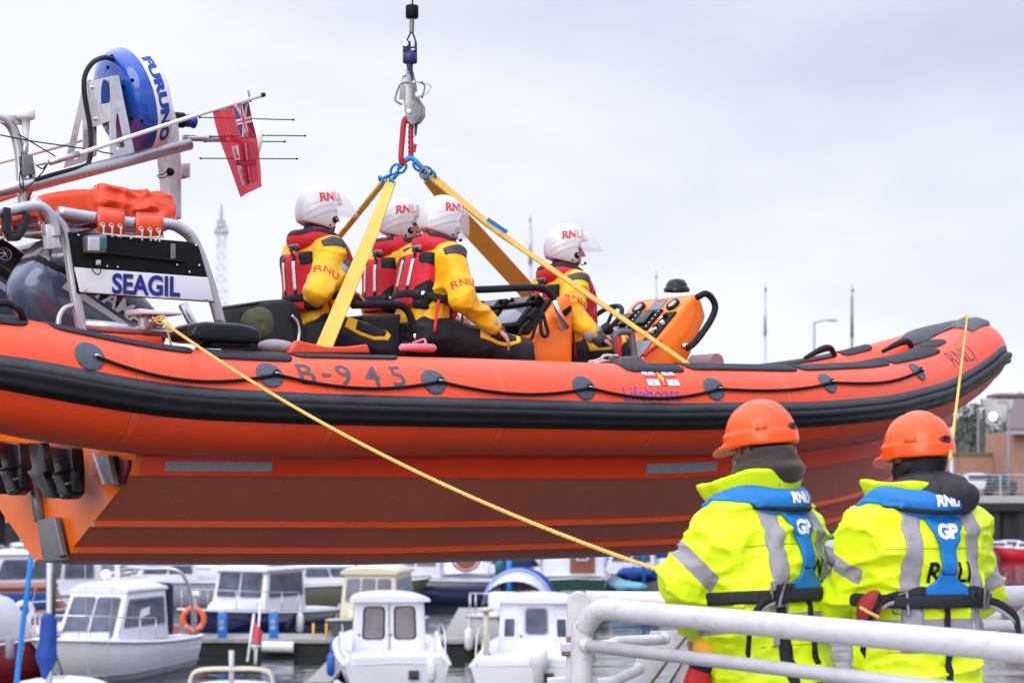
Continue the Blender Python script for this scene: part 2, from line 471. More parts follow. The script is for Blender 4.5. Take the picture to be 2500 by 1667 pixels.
def resample(pts, step):
    P = [Vector(p) for p in pts]; d = [0]
    for a, b in zip(P, P[1:]): d.append(d[-1] + (b - a).length)
    n = max(2, int(d[-1] / step) + 1); o = []; j = 0
    for i in range(n):
        s_ = d[-1] * i / (n - 1)
        while j < len(P) - 2 and d[j + 1] < s_: j += 1
        t = (s_ - d[j]) / max(1e-9, d[j + 1] - d[j]); o.append(P[j].lerp(P[j + 1], min(1, t)))
    return o
def laid_rope(mb, pts, r, strands=3, pitch=None, n=6, step=None):
    """three twisted strands along a path"""
    pitch = pitch or r * 7
    P = resample(pts, step or r * 0.7)
    up = Vector((0, 0, 1)); fr = []; nrm = None
    for i in range(len(P)):
        t = (P[min(i + 1, len(P) - 1)] - P[max(i - 1, 0)]).normalized()
        if nrm is None: nrm = t.orthogonal().normalized()
        nrm = (nrm - t * nrm.dot(t)).normalized(); fr.append((nrm.copy(), t.cross(nrm)))
    L = 0; ds = [0]
    for a, b in zip(P, P[1:]): L += (b - a).length; ds.append(L)
    for k in range(strands):
        q = []
        for p, (a, b), d in zip(P, fr, ds):
            th = 2 * math.pi * (d / pitch + k / strands)
            q.append(p + (a * math.cos(th) + b * math.sin(th)) * r * 0.48)
        mb.tube(q, r * 0.56, n)

# ------------------------------------------------------------------ flat shapes cut on a grid, then laid on surfaces
def cut_grid(bm, step):
    xs = [v.co.x for v in bm.verts]; ys = [v.co.y for v in bm.verts]
    if not xs: return
    for ax, lo, hi in ((0, min(xs), max(xs)), (1, min(ys), max(ys))):
        k = math.ceil(lo / step)
        while k * step < hi:
            nrm = (1, 0, 0) if ax == 0 else (0, 1, 0)
            bmesh.ops.bisect_plane(bm, geom=bm.verts[:] + bm.edges[:] + bm.faces[:], plane_co=(k * step, k * step, 0), plane_no=nrm, dist=1e-6)
            k += 1
def outline(pts, step=0.03):
    bm = bmesh.new()
    bm.faces.new([bm.verts.new((p[0], p[1], 0)) for p in pts])
    bmesh.ops.triangulate(bm, faces=bm.faces[:])
    cut_grid(bm, step)
    return bm
def text_bm(s, size, bold=0.0, step=0.03, width=None, shear=0.0):
    cu = bpy.data.curves.new("lettering", 'FONT')
    cu.body = s; cu.size = size; cu.align_x = 'CENTER'; cu.align_y = 'CENTER'; cu.offset = bold; cu.resolution_u = 4; cu.shear = shear
    o = bpy.data.objects.new("lettering", cu); COL.objects.link(o)
    dg = bpy.context.evaluated_depsgraph_get()
    me = bpy.data.meshes.new_from_object(o.evaluated_get(dg))
    bm = bmesh.new(); bm.from_mesh(me)
    bpy.data.objects.remove(o); bpy.data.curves.remove(cu); bpy.data.meshes.remove(me)
    bmesh.ops.remove_doubles(bm, verts=bm.verts[:], dist=1e-5)
    xs = [v.co.x for v in bm.verts]; ys = [v.co.y for v in bm.verts]
    cx, cy = (min(xs) + max(xs)) / 2, (min(ys) + max(ys)) / 2
    k = (width / (max(xs) - min(xs))) if width else 1
    for v in bm.verts: v.co = Vector(((v.co.x - cx) * k, v.co.y - cy, 0))
    bmesh.ops.triangulate(bm, faces=bm.faces[:])
    if step: cut_grid(bm, step)
    return bm
def lay(bm, fn, mb, thick=0.0):
    """map a flat bmesh through fn(x, y, h) -> point (h = height above the surface); thick closes it into a sheet with sides"""
    bm.verts.index_update()
    vs = [v.co.copy() for v in bm.verts]
    fs = [[v.index for v in f.verts] for f in bm.faces]
    top = [fn(v.x, v.y, thick) for v in vs]
    if thick:
        n = len(vs); bot = [fn(v.x, v.y, -0.002) for v in vs]
        edges = [(e.verts[0].index, e.verts[1].index) for e in bm.edges if len(e.link_faces) == 1]
        mb.add(top + bot, fs + [f[::-1] and [i + n for i in f[::-1]] for f in fs] + [(a, b, b + n, a + n) for a, b in edges])
    else:
        mb.add(top, fs)
    bm.free()
def caster(obj_or_bvh, O, U, V, d, off=0.003, far=3.0):
    """drop a flat shape from the plane (O,U,V) along d onto a surface"""
    bvh = obj_or_bvh
    O, U, V, d = Vector(O), Vector(U), Vector(V), Vector(d).normalized()
    last = [None]
    def fn(x, y, h):
        p = O + U * x + V * y
        hit, nrm, _, _ = bvh.ray_cast(p, d, far)
        if hit is None:
            hit, nrm, _, _ = bvh.find_nearest(p + d * (last[0] or 0.3))
        else:
            last[0] = (hit - p).length
        if nrm.dot(d) > 0: nrm = -nrm
        return hit + nrm * (off + h)
    return fn
def flat_at(O, U, V, off=0.0):
    O, U, V = Vector(O), Vector(U).normalized(), Vector(V).normalized(); N = U.cross(V)
    return lambda x, y, h: O + U * x + V * y + N * (off + h)
def bvh_of(o):
    me = o.data
    return BVHTree.FromPolygons([v.co[:] for v in me.vertices], [p.vertices[:] for p in me.polygons])

# ------------------------------------------------------------------ soft forms: distance fields meshed on a grid
def _hash(i, j, k, seed):
    n = (i * 374761393 + j * 668265263 + k * 2147483647 + seed * 1274126177) & 0x7fffffff
    n = ((n ^ (n >> 13)) * 1274126177) & 0x7fffffff
    return ((n ^ (n >> 16)) & 0xffff) / 65535.0
def vnoise(p, scale, seed=1):
    q = np.asarray(p) * np.asarray(scale)
    i = np.floor(q).astype(np.int64); f = q - i; f = f * f * (3 - 2 * f); r = 0
    for dx in (0, 1):
        for dy in (0, 1):
            for dz in (0, 1):
                wgt = (f[:, 0] if dx else 1 - f[:, 0]) * (f[:, 1] if dy else 1 - f[:, 1]) * (f[:, 2] if dz else 1 - f[:, 2])
                r = r + wgt * _hash(i[:, 0] + dx, i[:, 1] + dy, i[:, 2] + dz, seed)
    return r * 2 - 1
def smin(a, b, k):
    h = np.clip(0.5 + 0.5 * (b - a) / k, 0, 1)
    return b * (1 - h) + a * h - k * h * (1 - h)
def smax(a, b, k): return -smin(-a, -b, k)
def cap(p, a, b, ra, rb, sc=(1, 1, 1)):
    s = np.array(sc); a = np.array(a) * s; b = np.array(b) * s; q = p * s
    ba = b - a; h = np.clip(((q - a) @ ba) / max(1e-9, ba @ ba), 0, 1)
    return (np.linalg.norm(q - a - h[:, None] * ba, axis=1) - (ra + (rb - ra) * h)) / max(sc)
def ell(p, c, r):
    q = (p - np.array(c)); r = np.array(r)
    k0 = np.linalg.norm(q / r, axis=1); k1 = np.linalg.norm(q / (r * r), axis=1)
    return k0 * (k0 - 1) / np.maximum(k1, 1e-9)
def rbox(p, c, b, r):
    q = np.abs(p - np.array(c)) - (np.array(b) - r)
    return np.linalg.norm(np.maximum(q, 0), axis=1) + np.minimum(q.max(axis=1), 0) - r
def union(ds, k=0.0):
    d = ds[0]
    for e in ds[1:]: d = smin(d, e, k) if k else np.minimum(d, e)
    return d
def snets(f, lo, hi, h, smooth=1):
    lo, hi = np.array(lo, float), np.array(hi, float)
    n = np.maximum(3, np.ceil((hi - lo) / h).astype(int) + 1)
    ax = [lo[i] + h * np.arange(n[i]) for i in range(3)]
    G = np.stack(np.meshgrid(*ax, indexing='ij'), -1)
    V = f(G.reshape(-1, 3)).reshape(n)
    V[0], V[-1] = np.maximum(V[0], h), np.maximum(V[-1], h)
    V[:, 0], V[:, -1] = np.maximum(V[:, 0], h), np.maximum(V[:, -1], h)
    V[:, :, 0], V[:, :, -1] = np.maximum(V[:, :, 0], h), np.maximum(V[:, :, -1], h)
    S = V < 0
    acc = np.zeros((*(n - 1), 3)); cnt = np.zeros(n - 1)
    offs = [(x, y, z) for x in (0, 1) for y in (0, 1) for z in (0, 1)]
    sl = lambda o: tuple(slice(o[i], n[i] - 1 + o[i]) for i in range(3))
    for a in offs:
        for d in range(3):
            if a[d]: continue
            b = list(a); b[d] = 1
            va, vb = V[sl(a)], V[sl(b)]
            c = (va < 0) != (vb < 0)
            t = np.where(c, va / np.where(c, va - vb, 1), 0)
            for i in range(3):
                acc[..., i] += np.where(c, a[i] + (t if i == d else 0), 0)
            cnt += c
    act = cnt > 0
    idx = -np.ones(n - 1, int); idx[act] = np.arange(act.sum())
    cell = np.argwhere(act)
    verts = lo + h * (cell + acc[act] / cnt[act][:, None])
    faces = []
    for d in range(3):
        e, g = (d + 1) % 3, (d + 2) % 3
        A = [slice(None)] * 3; Bs = [slice(None)] * 3
        A[d] = slice(0, n[d] - 1); Bs[d] = slice(1, n[d])
        sa, sb = S[tuple(A)], S[tuple(Bs)]
        for flip, msk in ((False, sa & ~sb), (True, ~sa & sb)):
            q = np.argwhere(msk)
            if len(q) == 0: continue
            q = q[(q[:, e] > 0) & (q[:, g] > 0) & (q[:, e] < n[e] - 1) & (q[:, g] < n[g] - 1)]
            def I(de, dg):
                r = q.copy(); r[:, e] -= de; r[:, g] -= dg
                return idx[r[:, 0], r[:, 1], r[:, 2]]
            quad = np.stack([I(1, 1), I(0, 1), I(0, 0), I(1, 0)], 1)
            faces.append(quad[:, ::-1] if flip else quad)
    F = np.concatenate(faces)
    F = F[(F >= 0).all(1)]
    for _ in range(smooth):
        E = np.concatenate([F[:, [0, 1]], F[:, [1, 2]], F[:, [2, 3]], F[:, [3, 0]]])
        s_ = np.zeros_like(verts); c_ = np.zeros(len(verts))
        for a, b in ((0, 1), (1, 0)):
            np.add.at(s_, E[:, a], verts[E[:, b]]); np.add.at(c_, E[:, a], 1)
        verts = verts * 0.4 + 0.6 * s_ / np.maximum(c_, 1)[:, None]
    return verts, F
def soft(name, f, lo, hi, h, mats, parent=None, loc=None, rot=None, attrs=None, smooth=1, matfn=None, extra=None):
    v, F = snets(f, lo, hi, h, smooth)
    vl, fl = v.tolist(), F.tolist()
    ne = 0
    if extra is not None:
        o = len(vl); vl += [tuple(x) for x in extra.v]; ne = len(extra.f)
        fl += [[i + o for i in q] for q in extra.f]
    me = bpy.data.meshes.new(name)
    me.from_pydata(vl, [], fl)
    mats = mats if isinstance(mats, (list, tuple)) else [mats]
    for m_ in mats: me.materials.append(m_)
    me.polygons.foreach_set("use_smooth", [True] * len(me.polygons))
    if matfn is not None:
        c = v[F].mean(1)
        mi = list(matfn(c).astype(int)) + ([0] * ne if extra is None else list(extra.m))
        me.polygons.foreach_set("material_index", mi)
    for k, fn in (attrs or {}).items():
        a = me.attributes.new(k, 'FLOAT', 'POINT')
        a.data.foreach_set("value", np.asarray(fn(np.array(vl)), dtype=np.float32))
    me.update()
    return link(name, me, parent, loc, rot)
# ================================================================== SETTING: water and land
m_water = mat("harbour_water", (0.014, 0.022, 0.022), 0.06, var=0)
t = m_water.node_tree; b = t.nodes["Principled BSDF"]
tcn = t.nodes.new("ShaderNodeTexCoord")
bprev = None
for sc_, st, stretch in ((1.1, 0.10, (0.55, 1.0, 1)), (0.22, 0.22, (0.7, 1.0, 1)), (3.5, 0.025, (0.5, 1, 1))):
    mpn = t.nodes.new("ShaderNodeMapping"); mpn.inputs["Scale"].default_value = stretch
    n = t.nodes.new("ShaderNodeTexNoise"); n.inputs["Scale"].default_value = sc_; n.inputs["Detail"].default_value = 2
    bu = t.nodes.new("ShaderNodeBump"); bu.inputs["Strength"].default_value = 1; bu.inputs["Distance"].default_value = st * 0.35
    t.links.new(tcn.outputs["Object"], mpn.inputs[0]); t.links.new(mpn.outputs[0], n.inputs["Vector"]); t.links.new(n.outputs["Fac"], bu.inputs["Height"])
    if bprev: t.links.new(bprev.outputs[0], bu.inputs["Normal"])
    bprev = bu
t.links.new(bprev.outputs[0], b.inputs["Normal"])
mb = MB(); mb.add([(-900, -60, 0), (900, -60, 0), (900, 1500, 0), (-900, 1500, 0)], [[0, 1, 2, 3]], False)
structure(mb.build("water", m_water))
# ================================================================== THE LIFEBOAT
LB = thing("lifeboat", "orange rigid inflatable lifeboat hanging from the crane, numbered B-945", "lifeboat", B0, (0, 0, YAW))
def tab(t, x): return float(np.interp(x, [a for a, _ in t], [b for _, b in t]))
def zpix(X, Y, t):
    """local height of the point (X, Y) whose picture row follows table t(column -> row)"""
    q = b2w((X, Y, 0)); px = CX + FPX * q.x / q.y
    return EYE + (HZ - tab(t, px)) / FPX * q.y - B0.z
TR = 0.259                                             # tube radius
AXIS = [(-1.2, -1.14), (-0.6, -1.17), (0, -1.18), (1, -1.18), (2, -1.18), (3.0, -1.18), (3.7, -1.15), (4.4, -1.04), (5.1, -0.83), (5.8, -0.57), (6.4, -0.33), (6.85, -0.15), (7.08, -0.05), (7.13, 0)]
STRAKE = [(-400, 880), (-60, 886), (0, 896), (160, 928), (374, 966), (500, 979), (625, 985), (800, 988), (1200, 989), (1592, 997), (1795, 996), (2013, 996), (2195, 984), (2340, 950), (2432, 893), (2475, 850)]
pl = smooth_path([(x, y, 0) for x, y in AXIS], 10)
pl = resample(pl, 0.03)
near = []
for i, p in enumerate(pl):
    t = (pl[min(i + 1, len(pl) - 1)] - pl[max(i - 1, 0)]).normalized()
    if i == len(pl) - 1: t = Vector((0, 1, 0))
    n_ = Vector((t.y, -t.x, 0))
    o_ = p + n_ * (TR + 0.03)
    near.append(Vector((p.x, p.y, zpix(o_.x, o_.y, STRAKE))))
for _ in range(60):                                    # fair the sheer
    zs = [p.z for p in near]
    for i in range(1, len(near) - 1): near[i].z = (zs[i - 1] + 2 * zs[i] + zs[i + 1]) / 4
    near[-1].z = near[-2].z
TP = near + [Vector((p.x, -p.y, p.z)) for p in near[-2::-1]]
TS = [0.0]
for a, b in zip(TP, TP[1:]): TS.append(TS[-1] + (b - a).length)
TLEN = TS[-1]; TMID = TS[len(near) - 1]
TT = []
for i in range(len(TP)):
    TT.append((TP[min(i + 1, len(TP) - 1)] - TP[max(i - 1, 0)]).normalized())
def trad(s):
    e = min(s, TLEN - s)
    k_ = 1.0 - 0.11 * math.exp(-((s - TMID) / 0.24) ** 2) + 0.05 * max(0, min(1, (1.5 - e) / 0.8))
    return k_ * TR * (1 if e > 0.62 else 0.42 + 0.58 * math.sqrt(max(0, 1 - ((0.62 - e) / 0.62) ** 2)))
def tframe(s):
    s = min(max(s, 0), TLEN)
    i = int(np.searchsorted(TS, s)) - 1
    i = min(max(i, 0), len(TP) - 2)
    k = (s - TS[i]) / (TS[i + 1] - TS[i])
    p = TP[i].lerp(TP[i + 1], k); t = TT[i].lerp(TT[i + 1], k).normalized()
    n_ = Vector((t.y, -t.x, 0)).normalized()
    return p, t, n_, n_.cross(t) * -1 if n_.cross(t).z < 0 else n_.cross(t)
def tpt(s, th, h=0.0):
    p, t, n_, u = tframe(s)
    r = trad(s) + h
    return p + (n_ * math.cos(th) + u * math.sin(th)) * r
_cand = []
for _s in np.arange(0.1, TMID, 0.03):
    for _t in np.arange(-1.2, 1.75, 0.06):
        _p = tpt(_s, _t); _n = tpt(_s, _t, 0.01) - _p
        _w = b2w(_p); _v = _w - Vector((0, 0, EYE)); _nw = b2w(_p + _n) - _w
        if _nw.dot(_v) < 0 and _s <= TMID: _cand.append((_s, _t, *bpix(_p)))
_ca = np.array(_cand)
def tfind(px, py):
    j = np.argmin((_ca[:, 2] - px) ** 2 + (_ca[:, 3] - py) ** 2)
    s, th = _ca[j, :2]
    for st in (0.012, 0.005, 0.002):
        best = min(((s + a * st, th + b * st * 3) for a in (-1, 0, 1) for b in (-1, 0, 1)), key=lambda q: (bpix(tpt(*q))[0] - px) ** 2 + (bpix(tpt(*q))[1] - py) ** 2)
        s, th = best
    return s, th
def on_tube(s0, th0, off=0.002, rot=0.0, flip=1):
    c, s_ = math.cos(rot), math.sin(rot)
    return lambda x, y, h: tpt(s0 + flip * (x * c - y * s_), th0 + (x * s_ + y * c) / TR, off + h)

mb = MB()
rows = []
for k in range(0, int(TLEN / 0.03) + 1):
    s = min(k * 0.03, TLEN)
    rows.append([tpt(s, 2 * math.pi * a / 48) for a in range(48)])
mb.grid(rows, close=True)
for s, fl in ((0, 1), (TLEN, 0)):
    ring = [tpt(s, 2 * math.pi * a / 48) for a in range(48)]
    mb.add(ring, [list(range(48))[::-1] if fl else list(range(48))])
# seams: shader lines along the tube via an arclength attribute
tube = mb.build("inflatable_tube", m_tube, LB, recalc=True)
sv = []
for k in range(0, int(TLEN / 0.03) + 1): sv += [min(k * 0.03, TLEN)] * 48
sv += [0] * 48 + [TLEN] * 48
at_ = tube.data.attributes.new("along", 'FLOAT', 'POINT'); at_.data.foreach_set("value", sv)
t = m_tube.node_tree; b = t.nodes["Principled BSDF"]
an = t.nodes.new("ShaderNodeAttribute"); an.attribute_name = "along"
md = t.nodes.new("ShaderNodeMath"); md.operation = 'PINGPONG'; md.inputs[1].default_value = 0.52
ad = t.nodes.new("ShaderNodeMath"); ad.inputs[1].default_value = 0.02
t.links.new(an.outputs["Fac"], ad.inputs[0]); t.links.new(ad.outputs[0], md.inputs[0])
l1 = t.nodes.new("ShaderNodeMath"); l1.operation = 'COMPARE'; l1.inputs[1].default_value = 0.022; l1.inputs[2].default_value = 0.0022
l2 = t.nodes.new("ShaderNodeMath"); l2.operation = 'LESS_THAN'; l2.inputs[1].default_value = 0.022
t.links.new(md.outputs[0], l1.inputs[0]); t.links.new(md.outputs[0], l2.inputs[0])
sx = t.nodes.new("ShaderNodeMix"); sx.data_type = 'RGBA'
t.links.new(b.inputs["Base Color"].links[0].from_socket, sx.inputs[6]); sx.inputs[7].default_value = (0.42, 0.05, 0.014, 1)
t.links.new(l1.outputs[0], sx.inputs["Factor"]); 
sx2 = t.nodes.new("ShaderNodeMix"); sx2.data_type = 'RGBA'
t.links.new(sx.outputs[2], sx2.inputs[6]); sx2.inputs[7].default_value = (0.92, 0.13, 0.04, 1)
sf = t.nodes.new("ShaderNodeMath"); sf.operation = 'MULTIPLY'; sf.inputs[1].default_value = 0.35
t.links.new(l2.outputs[0], sf.inputs[0]); t.links.new(sf.outputs[0], sx2.inputs["Factor"])
t.links.new(sx2.outputs[2], b.inputs["Base Color"])

def sweep(prof, s0, s1, name, m, step=0.03, close=False):
    """prof: (angle offset metres up the tube, height) swept along the tube"""
    mb = MB(); rows = []
    n = int((s1 - s0) / step)
    for k in range(n + 1):
        s = s0 + (s1 - s0) * k / n
        sh = float(np.interp(min(s, TLEN - s), [1.6, 2.9, 4.3, 5.2, 6.4, 7.4], [0, -0.026, -0.034, -0.028, -0.012, 0]))
        rows.append([tpt(s, (u + sh) / TR, h) for u, h in prof])
    mb.grid(rows, close=close)
    return mb.build(name, m, LB, recalc=True)
sweep([(0.064, -0.004), (0.064, 0.004), (0.0, 0.005), (0.0, -0.004)], 0.02, TLEN - 0.02, "rubbing_band", m_band)
sweep([(0.012, -0.006), (0.012, 0.018), (0.006, 0.032), (-0.006, 0.040), (-0.018, 0.038), (-0.030, 0.030), (-0.042, 0.036), (-0.056, 0.036), (-0.068, 0.028), (-0.078, 0.014), (-0.090, 0.005), (-0.090, -0.006)], 0.02, TLEN - 0.02, "rubbing_strake", m_rubber)
# black tread strips on the tube tops
def strip(sa, sb, ta, tb, mirror=True, rnd=0.05, h=0.008):
    for mir in ((False, True) if mirror else (False,)):
        mb = MB()
        L, H = sb - sa, (tb - ta) * TR
        rr = min(rnd, H * 0.45, L * 0.45); o = []
        for cx_, cy_, a0 in ((L / 2 - rr, H / 2 - rr, 0), (-L / 2 + rr, H / 2 - rr, 90), (-L / 2 + rr, -H / 2 + rr, 180), (L / 2 - rr, -H / 2 + rr, 270)):
            for k in range(5):
                a = R(a0 + k * 22.5); o.append((cx_ + rr * math.cos(a), cy_ + rr * math.sin(a)))
        sm, tm = (sa + sb) / 2, (ta + tb) / 2
        if mir: lay(outline(o, 0.05), (lambda x, y, hh: tpt(TLEN - sm - x, tm + y / TR, 0.001 + hh)), mb, h)
        else: lay(outline(o, 0.05), (lambda x, y, hh: tpt(sm + x, tm + y / TR, 0.001 + hh)), mb, h)
        mb.build("tread_strip", m_tread, LB, recalc=True)
PREV = [0]
for pa, pb, ta, tb in (((112, 788), (455, 845), 60, 112), ((490, 840), (690, 860), 55, 120), ((705, 858), (960, 866), 66, 118),
                       ((1668, 893), (1912, 886), 58, 116), ((1918, 884), (2118, 868), 60, 116), ((2122, 866), (2235, 842), 60, 116), ((2235, 842), (2325, 822), 72, 122)):
    sa_, sb_ = tfind(*pa)[0], min(tfind(*pb)[0], TMID - 0.80)
    sa_ = max(sa_, PREV[0] + 0.03)
    if sb_ - sa_ < 0.15: continue
    PREV[0] = sb_
    strip(sa_, sb_, R(ta), R(tb))
# lifeline patches and rope
PATCH = [(218, 868), (658, 914), (1058, 931), (1425, 946), (1743, 948), (2020, 934), (2240, 906)]
pts_ = []
for px, py in PATCH:
    s, th = tfind(px, py); pts_.append((s, th))
for mir in (False, True):
    for s, th in pts_:
        mb = MB()
        c = [(0.072 * math.cos(2 * math.pi * k / 28), 0.072 * math.sin(2 * math.pi * k / 28)) for k in range(28)]
        lay(outline(c, 0.03), (lambda x, y, h: tpt((TLEN - s - x) if mir else s + x, th + y / TR, 0.001 + h)), mb, 0.006)
        pa = mb.build("lifeline_patch", m_patch, LB, recalc=True)
        r = MB(); f = (lambda x, y, h: tpt((TLEN - s - x) if mir else s + x, th + y / TR, h))
        r.tube([f(0.015, -0.005, 0.002), f(0.02, -0.005, 0.024), f(0.032, -0.008, 0.03), f(0.045, -0.01, 0.024), f(0.05, -0.01, 0.002)], 0.004, 8)
        r.build("lifeline_ring", m_steel, pa)
    for (s0, t0), (s1, t1) in zip(pts_, pts_[1:]):
        q = []
        for k in range(41):
            u = k / 40
            s = s0 + 0.03 + (s1 - s0) * u
            th = t0 + (t1 - t0) * u - 0.03 - (0.052 / TR) * (1 - (2 * u - 1) ** 2) * (1.0 if s0 < 4 else 0.5)
            q.append(tpt(TLEN - s if mir else s, th, 0.013))
        if not mir:
            kn = [tpt(s1 + 0.03 + 0.012 * math.cos(a), t1 - 0.02 + 0.05 * math.sin(a), 0.02 + 0.006 * math.sin(2 * a)) for a in np.linspace(0, 11, 24)]
        mb = MB(); laid_rope(mb, q, 0.0095)
        if not mir:
            mb.tube(kn, 0.006, 6)
        mb.build("lifeline", m_blackrope, LB)
# lettering on the tube
def tube_text(s_, px, py, size, m, name, rot=0.0, bold=0.0, width=None, shear=0):
    s, th = tfind(px, py); mb = MB()
    lay(text_bm(s_, size, bold, 0.04, width, shear), on_tube(s, th, 0.0022, rot), mb)
    return mb.build(name, m, LB)
for ch, px, py in (("B", 748, 911), ("9", 840, 914), ("4", 908, 916), ("5", 970, 917)):
    tube_text(ch, px, py, 0.185, m_ink, "hull_number", R(0), 0.002)
tube_text("-", 796, 916, 0.2, m_ink, "hull_number", 0, 0.002)
tube_text("Lifeboats", 1592, 961, 0.125, m_violet, "lettering", R(0.5), 0.0, 0.405)
tube_text("RNLI", 2346, 868, 0.19, m_ink, "lettering", R(-4), -0.002, 0.40)
s, th = tfind(1612, 921)
fx = on_tube(s, th, 0.0022, R(0)); fx2 = on_tube(s, th, 0.0034, R(0)); fx3 = on_tube(s, th, 0.0046, R(0))
mb = MB(); lay(outline([(-0.115, -0.06), (0.115, -0.06), (0.115, 0.06), (-0.115, 0.06)], 0.03), fx, mb); em = mb.build("emblem_flag", m_redmark, LB)
mb = MB()
for a in (-1, 1):
    for c in (-1, 1):
        lay(outline([(a * 0.072 + x * 0.043, c * 0.038 + y * 0.021) for x, y in ((-1, -1), (1, -1), (1, 1), (-1, 1))], 0.03), fx2, mb)
mb.build("emblem_field", m_whitemark, em)
mb = MB()
lay(outline([(0.018 * math.cos(k), 0.03 * math.sin(k)) for k in np.linspace(0, 2 * math.pi, 13)[:-1]], 0.02), fx2, mb)
lay(outline([(x, y) for x, y in ((-0.004, -0.055), (0.004, -0.055), (0.004, 0.055), (-0.004, 0.055))], 0.02), fx2, mb)
mb.build("emblem_anchor", m_yellowmark, em)
mb = MB()
for ch, a, c in (("R", -1, 1), ("N", 1, 1), ("L", -1, -1), ("I", 1, -1)):
    bm = text_bm(ch, 0.036, 0.001, 0)
    for v in bm.verts: v.co += Vector((a * 0.072, c * 0.038, 0))
    lay(bm, fx3, mb)
mb.build("emblem_letter", m_redmark, em)

# black rubber nose over the bow
mb = MB(); o = [(-0.50, 0.10), (-0.38, 0.02), (-0.22, -0.04), (-0.05, -0.10), (0.05, -0.10), (0.22, -0.04), (0.45, 0.02), (0.60, 0.14), (0.52, 0.22), (-0.42, 0.20)]
lay(outline(o, 0.03), (lambda x, y, h: tpt(TMID + x, R(90) + y / TR, 0.001 + h)), mb, 0.012)
mb.build("bow_cap", m_band, LB, recalc=True)
mb = MB(); rows = []
for k in range(13):
    f = k / 12; x = -0.40 + 0.62 * f
    hh = 0.030 * math.sin(math.pi * f) ** 0.8
    rows.append([tpt(TMID + x, R(90) + y / TR, 0.008 + hh * g) for y, g in ((-0.13, 0), (-0.10, 0.8), (-0.03, 1), (0.05, 0.9), (0.11, 0))])
mb.grid(rows); mb.build("bow_fairlead", m_patch, LB, recalc=True)
# ------------------------------------------------------------------ hull
KEEL = [(0, 1366), (130, 1367), (850, 1369), (1382, 1352), (1658, 1341), (1900, 1313), (2043, 1284), (2089, 1262), (2200, 1190), (2290, 1100), (2335, 1040)]
CHINE = [(0, 1158), (330, 1160), (950, 1164), (1400, 1168), (1658, 1167), (1974, 1143), (2159, 1113), (2250, 1075), (2333, 1026)]
BANDT = [(0, 1112), (310, 1114), (1000, 1121), (1650, 1122), (1941, 1105), (2141, 1074), (2333, 990)]
HX = [0, 0.5, 1, 1.5, 2, 2.5, 3, 3.5, 4, 4.4, 4.8, 5.2, 5.5, 5.8, 6.1, 6.35, 6.55, 6.7, 6.82]
YC = [(0, 1.0), (3.2, 1.0), (4.0, 0.95), (4.8, 0.78), (5.4, 0.60), (6.0, 0.38), (6.5, 0.18), (6.7, 0.09), (6.82, 0.03)]
def faired(t, w_):
    x = np.linspace(t[0][0], t[-1][0], 400); y = np.interp(x, [a for a, _ in t], [b for _, b in t])
    n = max(1, int(w_ / (x[1] - x[0]))); k = np.hanning(n + 2)[1:-1]; k /= k.sum()
    yp = np.concatenate([2 * y[0] - y[n:0:-1], y, 2 * y[-1] - y[-2:-n - 2:-1]])
    z = np.convolve(yp, k, 'same')[n:-n]
    return list(zip(x.tolist(), z.tolist()))
KEEL, CHINE, BANDT, YC = faired(KEEL, 260), faired(CHINE, 300), faired(BANDT, 300), faired(YC, 1.2)
HX = list(np.linspace(0, 5, 26)) + list(np.linspace(5.1, 6.82, 26))
secs = []
for X in HX:
    yc = tab(YC, X); kw = min(0.2 if X < 4 else max(0.012, 0.2 * (6.82 - X) / 2.82), yc * 0.6)
    zk, zc, zb = zpix(X, 0, KEEL), zpix(X, -yc - 0.03, CHINE), zpix(X, -yc - 0.07, BANDT)
    zc = max(zc, zk + 0.01)
    yy = lambda f: kw + (yc - kw) * f
    zz = lambda f: zk + (zc - zk) * f
    sh = min(0.032, (zc - zk) * 0.07)
    secs.append(dict(X=X, k=[(0, zk), (kw, zk)], p1=[(kw, zk), (yy(.10), zz(.107))], r1=[(yy(.10), zz(.107)), (yy(.156), zz(.107)), (yy(.16), zz(.107) + sh)],
                     p2=[(yy(.16), zz(.107) + sh), (yy(.406), zz(.42))], r2=[(yy(.406), zz(.42)), (yy(.48), zz(.42)), (yy(.485), zz(.42) + sh)],
                     p3=[(yy(.485), zz(.42) + sh), (yc, zc)], b=[(yc, zc), (yc + 0.03, zc), (yc + 0.06, zb), (yc + 0.03, zb + 0.12)]))
def hull_strip(keys, name, m, sides=(-1, 1)):
    mb = MB()
    for sd in sides:
        for k in keys:
            rows = [[(s["X"], sd * y, z) for y, z in s[k]] for s in secs]
            n = len(mb.v); mb.grid(rows if sd < 0 else [r[::-1] for r in rows], smooth=k not in ("r1", "r2", "b"))
    return mb.build(name, m, LB, recalc=False)
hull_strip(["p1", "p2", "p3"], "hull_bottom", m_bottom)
hull_strip(["k"], "keel_band", m_darksteel)
for sd in (-1, 1):
    hull_strip(["b"], "chine_band", m_hullred, (sd,))
    for k in ("r1", "r2"): hull_strip([k], "spray_rail", m_rail, (sd,))
# grey keel strip under the keel, closing piece at the stem
mb = MB(); rows = []
for s in secs:
    z = s["k"][0][1]; kw = s["k"][1][0]
    rows.append([(s["X"], -kw - 0.004, z + 0.012), (s["X"], -kw, z - 0.016), (s["X"], kw, z - 0.016), (s["X"], kw + 0.004, z + 0.012)])
mb.grid(rows, smooth=False); mb.add([rows[0][i] for i in range(4)], [[0, 1, 2, 3]], False)
mb.build("keel_strip", m_darksteel, LB)
